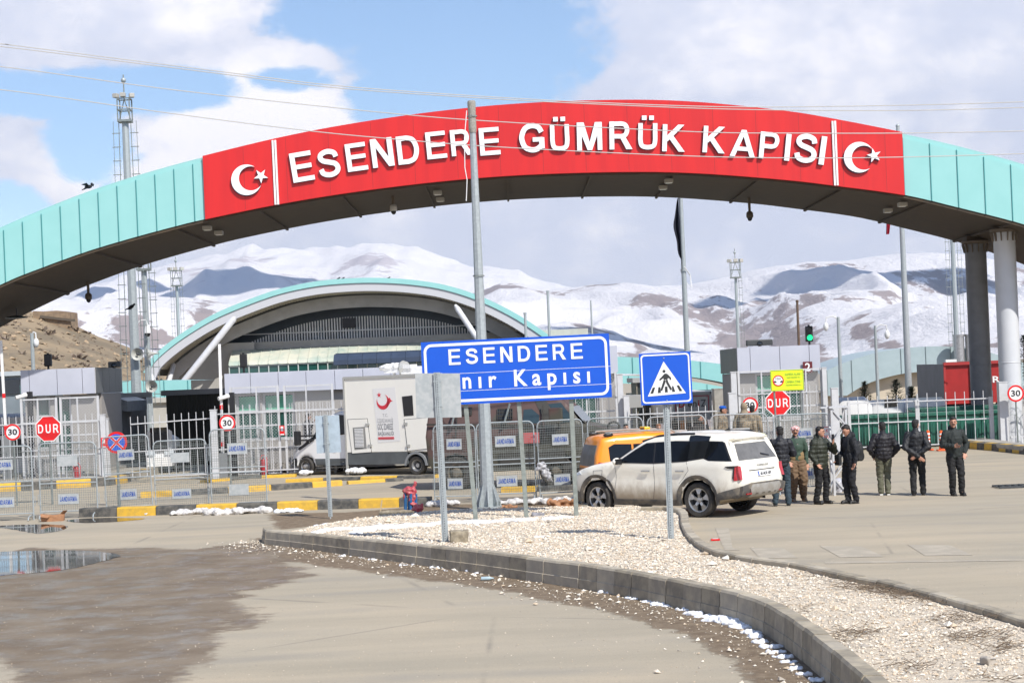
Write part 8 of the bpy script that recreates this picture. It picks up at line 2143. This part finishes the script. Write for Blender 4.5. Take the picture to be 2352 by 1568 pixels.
# ---------------------------------------------------------------- people
def person(label, u, v, H=1.75, face=0, jacket=(.012, .013, .018), trousers=(.012, .012, .014), shoes=(.015, .014, .013), hair=(.012, .010, .009), pose=None, puff=0.0, extra=None, vox=.011, Y=None, jlen=.86, hood=False, loose=1.0, hat=None, z=0.0, beard=False, mous=False, skin=None, name="person", jmat=None, jw=1.0):
    b = gnd(u, v) if Y is None else Vector((hx(u, v, Y), Y, 0)); b.z = z
    t = thing("person", label, "person", b, rad(face)); P = {'fr': (-.10, -.02, .0), 'fl': (.10, .02, .0), 'hr': (-.27, -.04, .86), 'hl': (.27, -.04, .86), 'er': (-.255, .04, 1.12), 'el': (.255, .04, 1.12), 'head': (0, 0), 'tilt': 0, 'kr': None, 'kl': None, 'fist': False}
    if pose: P.update(pose)
    V = Vector; k = H / 1.75; t.scale = (k, k, k)
    SK = skin or SKIN; sh = []; hy = P['head']
    sr_, sl_ = V((-.175, .01, 1.40)), V((.175, .01, 1.40)); hip_r, hip_l = V((-.095, 0, .92)), V((.095, 0, .92)); nk = V((0, .015, 1.46)); hd = V((math.sin(rad(hy[0])) * .02, -.02 - .03 * (hy[1] / 20.0), 1.635 - abs(hy[1]) * .001))
    RH = Matrix.Rotation(rad(hy[0]), 4, 'Z') @ Matrix.Rotation(rad(hy[1]), 4, 'X')
    fr, fl = V(P['fr']), V(P['fl']); kr = V(P['kr']) if P['kr'] else (hip_r + fr) / 2 + V((0, -.04, .04)); kl = V(P['kl']) if P['kl'] else (hip_l + fl) / 2 + V((0, -.04, .04))
    er, el, hr, hl = V(P['er']), V(P['el']), V(P['hr']), V(P['hl']); afr, afl = fr + V((0, .03, .09)), fl + V((0, .03, .09))
    h = lambda x, y, z: hd + (RH @ V((x, y, z)))
    sh += [('c', nk, hd + V((0, .015, -.06)), .056, .05), ('e', hd, (.073, .090, .112), 16, RH), ('e', h(0, -.02, -.055), (.056, .066, .062), 12, RH), ('c', h(0, -.088, .005), h(0, -.108, -.022), .009, .014), ('e', h(-.073, .01, -.01), (.012, .02, .03)), ('e', h(.073, .01, -.01), (.012, .02, .03)), ('e', h(0, -.082, -.058), (.024, .012, .010)), ('e', h(0, -.07, -.10), (.022, .018, .016)), ('e', h(0, -.078, .03), (.05, .014, .010))]
    sh += [('c', V((0, .02, 1.36)), V((0, .01, 1.02)), .085, .09), ('c', sr_, er, .045, .036), ('c', sl_, el, .045, .036), ('c', er, hr, .034, .026), ('c', el, hl, .034, .026), ('c', hip_r, kr, .065, .045), ('c', hip_l, kl, .065, .045), ('c', kr, afr, .042, .028), ('c', kl, afl, .042, .028), ('c', afr, fr + V((0, -.05, .045)), .03, .03), ('c', afl, fl + V((0, -.05, .045)), .03, .03), ('c', sr_, sl_, .045, .045)]
    for hp_, e_, sd in ((hr, er, -1), (hl, el, 1)):      # palm, four unequal bent fingers, thumb off the side
        d = (hp_ - e_).normalized(); w = d.cross(V((0, 1, 0)) if abs(d.y) < .8 else V((0, 0, 1))).normalized(); n_ = w.cross(d).normalized(); key = 'hr' if sd < 0 else 'hl'
        if P.get('palm_' + key): w = V(P['palm_' + key]).normalized(); n_ = w.cross(d).normalized()
        pc = hp_ + d * .045; sh.append(('b', pc, (.075, .085, .028), Matrix((( *[w.x, d.x, n_.x], 0), (*[w.y, d.y, n_.y], 0), (*[w.z, d.z, n_.z], 0), (0, 0, 0, 1)))))
        for i, L in enumerate((.062, .074, .068, .052)):
            a = hp_ + d * .085 + w * (.029 - .0195 * i); m1 = a + d * L * .55 - n_ * .008; m2 = m1 + d * L * (.1 if P['fist'] else .38) - n_ * (.03 if P['fist'] else .02)
            sh += [('c', a, m1, .0095, .009, 8), ('c', m1, m2, .009, .0078, 8)]
        th = hp_ + d * .02 + w * .036; sh += [('c', th, th + d * .035 + w * .022 - n_ * .01, .012, .0105, 8), ('c', th + d * .035 + w * .022 - n_ * .01, th + d * .065 + w * .022 - n_ * .022, .0105, .009, 8)]
    organic("body", sh, vox * .72, SK, t, 2, sf=.5)
    eyes = MB()
    for s in (-1, 1):
        c = h(s * .031, -.086, .008); MB().ball(c, (.012, .006, .007), 8, 6).build("eye", EYEW, t)
        MB().beam(h(s * .015, -.093, .030), h(s * .05, -.083, .028), .008, .006).build("eyebrow", HAIR, t)
    HM = HAIR if hair == (.012, .010, .009) else mat('hair_%d' % int(hair[0] * 1000), hair, .7)
    hs = [('e', h(0, .032, .042), (.081, .088, .090), 16, RH), ('e', h(0, .05, -.02), (.072, .062, .075), 12, RH), ('e', h(0, -.045, .095), (.062, .045, .03), 12, RH)]
    if not hat: organic("hair", hs, .010, HM, t, 1, crumple(.012, 30))
    elif hat == 'beret':
        organic("beret", [('e', h(0, .01, .075), (.092, .105, .052), 14, RH), ('e', h(.02, .03, .10), (.095, .10, .035), 14, RH)], .012, mat('beret_blue', lin((30, 95, 190))[:3], .9), t, 2); organic("hair", [('e', h(0, .03, .0), (.078, .08, .07), 12, RH)], .012, HM, t, 1)
    elif hat == 'hood':
        organic("hood", [('e', h(0, .02, .01), (.095, .105, .125), 14, RH), ('c', h(0, .03, -.08), V((0, .03, 1.44)), .09, .13)], .014, mat('hood_tan', (.30, .235, .16), .95, 0, .4, 20), t, 3)
    elif hat == 'scarf':
        organic("headscarf", [('e', h(0, .012, .06), (.096, .108, .062), 14, RH)] + [('c', h(math.cos(a) * .082, math.sin(a) * .09 + .01, .045 + .02 * math.sin(a * 3)), h(math.cos(a + .9) * .082, math.sin(a + .9) * .09 + .01, .06 - .015 * math.cos(a * 2)), .028, .03) for a in [i * PI / 4 for i in range(8)]] + [('c', h(.05, .07, .0), h(.04, .1, -.14), .03, .02)], .012,
                mat('scarf_red_white', (.55, .05, .06), .9, 0, 1.0, 60, .3, 60, col2=(.75, .70, .66), lo=.47, hi=.53), t, 1, crumple(.01, 40))
    if beard: organic("beard", [('e', h(0, -.035, -.075), (.058, .055, .045), 12, RH), ('c', h(-.062, -.0, -.04), h(0, -.07, -.09), .02, .02), ('c', h(.062, -.0, -.04), h(0, -.07, -.09), .02, .02)], .009, HM, t, 1)
    if mous or beard: MB().tube([h(-.036, -.088, -.05), h(-.02, -.100, -.038), h(0, -.104, -.036), h(.02, -.100, -.038), h(.036, -.088, -.05)], [.005, .010, .009, .010, .005], 6).build("moustache", HM, t, smooth=True)
    JM = jmat or mat('jacket_%d_%d_%d' % tuple(int(x * 1000) for x in jacket), jacket, .62 if puff else .75, 0, .12, 8, .25, 30, col2=tuple(x * 1.9 + .004 for x in jacket))
    J = jlen; js = [('e', V((0, .015, 1.35)), (.19 * jw, .135 * jw, .13)), ('e', V((0, .01, 1.24)), (.18 * jw, .14 * jw, .22)), ('e', V((0, .01, 1.05)), (.18 * jw, .135 * jw, .22)), ('c', V((-.05, .01, J + .07)), V((.05, .01, J + .07)), .115 * jw, .115 * jw), ('c', V((-.04, .01, 1.1)), V((.04, .01, 1.1)), .12 * jw, .12 * jw),
                  ('c', sr_, sl_, .078, .078), ('c', V((0, .02, 1.40)), V((0, .01, 1.515)), .12, .066), ('c', sr_, er, .078 * jw, .060 * jw), ('c', sl_, el, .078 * jw, .060 * jw), ('c', er, hr - (hr - er).normalized() * .03, .060 * jw, .043 * jw), ('c', el, hl - (hl - el).normalized() * .03, .060 * jw, .043 * jw)]
    if hood: js.append(('e', V((0, .085, 1.50)), (.10, .06, .075)))
    def pj(c, n):
        q = c + n * (.012 * noise.noise(c * 9) + .010 * (1 - 2 * abs(noise.noise(Vector((c.x * 16, c.y * 16, c.z * 9))))))
        if puff: q = q + n * puff * (abs(math.sin(c.z * 2 * PI / .19)) ** .5 - .6)
        return q
    organic("jacket", js, vox * 1.05, JM, t, 3, pj)
    TM = mat('trousers_%d_%d_%d' % tuple(int(x * 1000) for x in trousers), trousers, .85, 0, .12, 7, .2, 25, col2=tuple(x * 1.6 + .003 for x in trousers)); L = loose
    ts = [('e', V((0, .01, .95)), (.165, .125, .12)), ('c', hip_r + V((0, 0, -.04)), kr, .098 * (1 + (L - 1) * .6), .076 * L), ('c', hip_l + V((0, 0, -.04)), kl, .098 * (1 + (L - 1) * .6), .076 * L), ('c', kr, afr + V((0, .01, -.01)), .074 * L, .06 * min(L, 1.05)), ('c', kl, afl + V((0, .01, -.01)), .074 * L, .06 * min(L, 1.05))]
    organic("trousers", ts, vox, TM, t, 3, lambda c, n: c + n * .016 * (1 - 2 * abs(noise.noise(Vector((c.x * 9, c.y * 9, c.z * 13))))))
    SM = mat('shoe_%d' % int(shoes[0] * 1000), shoes, .5)
    for f in (fr, fl):
        a = PI if False else 0; dx = V((f.x * .35, -1, 0)).normalized()
        o = organic("shoe", [('e', f + dx * .07 + V((0, 0, .045)), (.048, .085, .042), 12), ('e', f + V((0, .02, .055)), (.046, .065, .055), 12), ('c', f + V((0, .03, .06)), f + V((0, .03, .1)), .045, .045), ('b', f + dx * .03 + V((0, 0, .014)), (.085, .24, .028))], .012, SM, t, 2)
    if extra: extra(t, h, P)
    return t
# camera sees -Y; a heading of 0 faces the camera, 180 turns the back
person("man in a black quilted jacket and blue jeans standing behind the white car's tail", 1798, 1161, 1.78, 172, (.010, .011, .016), (.028, .048, .065), puff=.012, pose={'hr': (-.10, -.22, 1.1), 'er': (-.29, -.02, 1.14), 'hl': (.12, -.20, 1.1), 'el': (.29, -.02, 1.14), 'fr': (-.13, 0, 0), 'fl': (.16, .02, 0), 'head': (20, 5)}, jw=1.08, beard=False)
def sash(t, h, P):
    organic("sash", [('c', (-.07, 0, 1.02), (.07, 0, 1.02), .125, .125), ('c', (-.07, 0, 1.08), (.07, 0, 1.08), .12, .12)], .014, mat('sash_ochre', (.28, .19, .09), .9, 0, .5, 20, .4, 40, stretch=(1, 1, 5)), t, 2)
    organic("shirt", [('e', (0, -.045, 1.26), (.085, .085, .18)), ('c', (0, -.02, 1.4), (0, -.02, 1.48), .07, .06)], .014, mat('plaid_shirt', (.17, .09, .09), .9, 0, 1, 40, col2=(.24, .2, .2)), t, 2)
person("moustached man in a red and white headscarf, green jacket and baggy brown trousers", 1833, 1151, 1.74, 8, (.035, .065, .045), (.15, .095, .055), (.20, .14, .09), pose={'head': (-12, 0), 'fr': (-.11, 0, 0), 'fl': (.15, .0, 0), 'hr': (-.20, -.1, .92), 'hl': (.24, -.02, .86)}, hat='scarf', loose=1.55, mous=True, extra=sash, jlen=1.0, jw=.98)
def phone_thing(label, owner, hand, off, rot=0.0, flat=False):
    c = owner.matrix_basis @ (Vector(hand) + Vector(off)); o = thing("mobile_phone", label, "phone", c, owner.rotation_euler.z)
    MB().box((0, 0, 0), (.078, .15, .011) if flat else (.078, .011, .15)).build("case", BLACK, o, bevel=.003); MB().box((0, 0, .0065) if flat else (0, .0065, 0), (.068, .135, .002) if flat else (.068, .002, .135)).build("screen", DGLASS, o)
pa = person("young man in an olive quilted parka raising a phone to his mouth", 1889, 1157, 1.74, 38, (.022, .026, .016), (.010, .010, .011), puff=.016, pose={'hl': (.16, -.26, 1.36), 'el': (.30, -.16, 1.18), 'hr': (-.22, -.10, .92), 'head': (20, 2), 'fr': (-.12, .03, 0), 'fl': (.12, -.04, 0)}, hood=True, jw=1.14, jlen=.82)
phone_thing("black phone held up by the young man in the olive parka", pa, (.16, -.26, 1.36), (-.03, -.02, .14))
pb = person("young man in a black hooded jacket looking down, black backpack on his back", 1955, 1156, 1.78, -68, (.008, .009, .013), (.009, .009, .012), pose={'head': (8, 24), 'hr': (-.14, -.22, .98), 'er': (-.26, .02, 1.14), 'hl': (.23, -.02, .90), 'fr': (-.07, -.06, 0), 'fl': (.07, .06, 0)}, hood=True, jw=1.02, jlen=.84)
def backpack():
    t = thing("backpack", "black backpack worn by the young man looking down", "backpack", pb.location, pb.rotation_euler.z); M_ = mat('pack_black', (.010, .011, .012), .6, 0, .4, 10, .2, 30)
    organic("bag", [('e', (0, .24, 1.17), (.15, .11, .24)), ('b', (0, .22, 1.14), (.25, .12, .38)), ('e', (0, .30, 1.05), (.12, .07, .12))], .014, M_, t, 4)
    for s in (-1, 1): MB().tube([(s * .11, .14, 1.38), (s * .13, .02, 1.53), (s * .13, -.10, 1.42), (s * .14, -.12, 1.22), (s * .15, .08, 1.05)], .017, 6).build("strap", M_, t, smooth=True)
    t2 = thing("shoulder_bag", "small black bag held in front of the young man looking down", "bag", pb.location, pb.rotation_euler.z); MB().box((-.05, -.26, .99), (.2, .08, .24)).build("bag", M_, t2, bevel=.02); MB().tube([(-.1, -.25, 1.1), (-.06, -.22, 1.16), (.0, -.25, 1.1)], .01, 6).build("handle", M_, t2)
backpack()
person("man seen from behind in a black quilted jacket, olive trousers and white shoes", 2033, 1137, 1.72, 178, (.010, .009, .013), (.105, .105, .07), (.55, .55, .52), puff=.014, pose={'hr': (-.20, -.10, .92), 'hl': (.20, -.10, .92), 'er': (-.33, .04, 1.12), 'el': (.33, .04, 1.12), 'fr': (-.07, .0, 0), 'fl': (.09, -.03, 0), 'head': (4, 0)}, jw=1.18, jlen=.86)
person("man in black seen from behind with his hands clasped behind his back", 2109, 1137, 1.76, 166, (.009, .010, .013), (.010, .010, .011), pose={'hr': (-.0, .20, .93), 'er': (-.27, .14, 1.12), 'hl': (-.06, .22, .89), 'el': (.25, .16, 1.12), 'fr': (-.12, -.02, 0), 'fl': (.09, .08, 0), 'head': (-18, 4)}, puff=.007, jw=1.1, jlen=.88)
pc = person("moustached man in a dark green black jacket facing the camera, phone in hand", 2196, 1138, 1.80, 6, (.013, .018, .017), (.011, .011, .012), pose={'hr': (-.07, -.22, 1.12), 'er': (-.27, .0, 1.13), 'hl': (.22, -.06, .94), 'el': (.30, .04, 1.16), 'fr': (-.05, .03, 0), 'fl': (.13, -.06, 0), 'head': (-14, 0), 'kl': (.11, -.08, .50)}, mous=True, hood=True, jw=1.08, jlen=.84)
phone_thing("black phone held flat by the man facing the camera", pc, (-.07, -.22, 1.12), (.07, -.06, .02), flat=True)
CAM = mat('camouflage_tan', (.30, .235, .155), .9, 0, 1, 14, .2, 40, col2=(.15, .115, .075), lo=.47, hi=.53)
person("soldier in tan camouflage with a bright blue beret, seen in profile", 1665, 1062, 1.75, 65, jmat=CAM, trousers=(.22, .17, .11), hat='beret', vox=.014, pose={'head': (5, 0)}, Y=49.5, hood=True, z=.30)
person("soldier in tan camouflage with a tan hood and rucksack, seen from behind", 1714, 1062, 1.84, 178, jmat=CAM, trousers=(.22, .17, .11), hat='hood', vox=.014, Y=48.6, jw=1.18, z=.30)
person("dark haired person almost hidden behind the hooded soldier", 1733, 1062, 1.74, 150, (.25, .19, .12), (.1, .08, .05), vox=.015, Y=50.2, z=.28)
person("bearded man in a black coat behind the barrier, between crossing sign and soldiers", 1613, 1062, 1.70, 20, (.012, .012, .014), vox=.014, Y=47.8, beard=True, pose={'head': (20, 0)}, z=.18)
person("person with black hair peeping over the barrier behind the orange van", 1441, 1062, 1.62, 10, (.015, .015, .017), vox=.015, Y=47.0, z=.12)
person("person in an orange cap half hidden behind the crossing sign post", 1516, 1062, 1.60, 10, (.5, .2, .03), vox=.015, Y=46.8, hair=(.25, .10, .04), z=.10)
person("man in a dark jacket leaning by the box truck's windscreen", 712, 1090, 1.75, 100, (.012, .014, .022), vox=.014, Y=63.0 - 1.0, z=.36, pose={'head': (15, 5), 'hr': (-.12, -.2, 1.45), 'er': (-.28, -.05, 1.2)})
def rucksack():
    b = Vector((hx(1714, 1062, 48.6), 48.6, .30)); t = thing("rucksack", "tan military rucksack on the hooded soldier's back", "rucksack", b); organic("bag", [('b', (0, -.17, 1.32), (.34, .16, .42)), ('e', (0, -.25, 1.22), (.15, .08, .14)), ('e', (-.02, -.2, 1.5), (.15, .09, .07))], .016, CAM, t, 4)
    MB().tube([(-.12, -.08, 1.52), (-.14, .02, 1.56), (-.14, .12, 1.4)], .022, 6).build("strap", CAM, t); MB().tube([(.12, -.08, 1.52), (.14, .02, 1.56), (.14, .12, 1.4)], .022, 6).build("strap", CAM, t)
    t = thing("rifle", "black rifle slung in front of the two soldiers", "rifle", Vector((hx(1690, 1062, 48.9), 48.9, .3))); MB().beam((-.18, 0, 1.0), (.05, 0, 1.16), .05, .07).beam((.05, 0, 1.16), (.22, 0, 1.26), .025).beam((-.04, 0, 1.08), (.0, 0, .96), .04, .05).build("gun_body", BLACK, t)
rucksack()
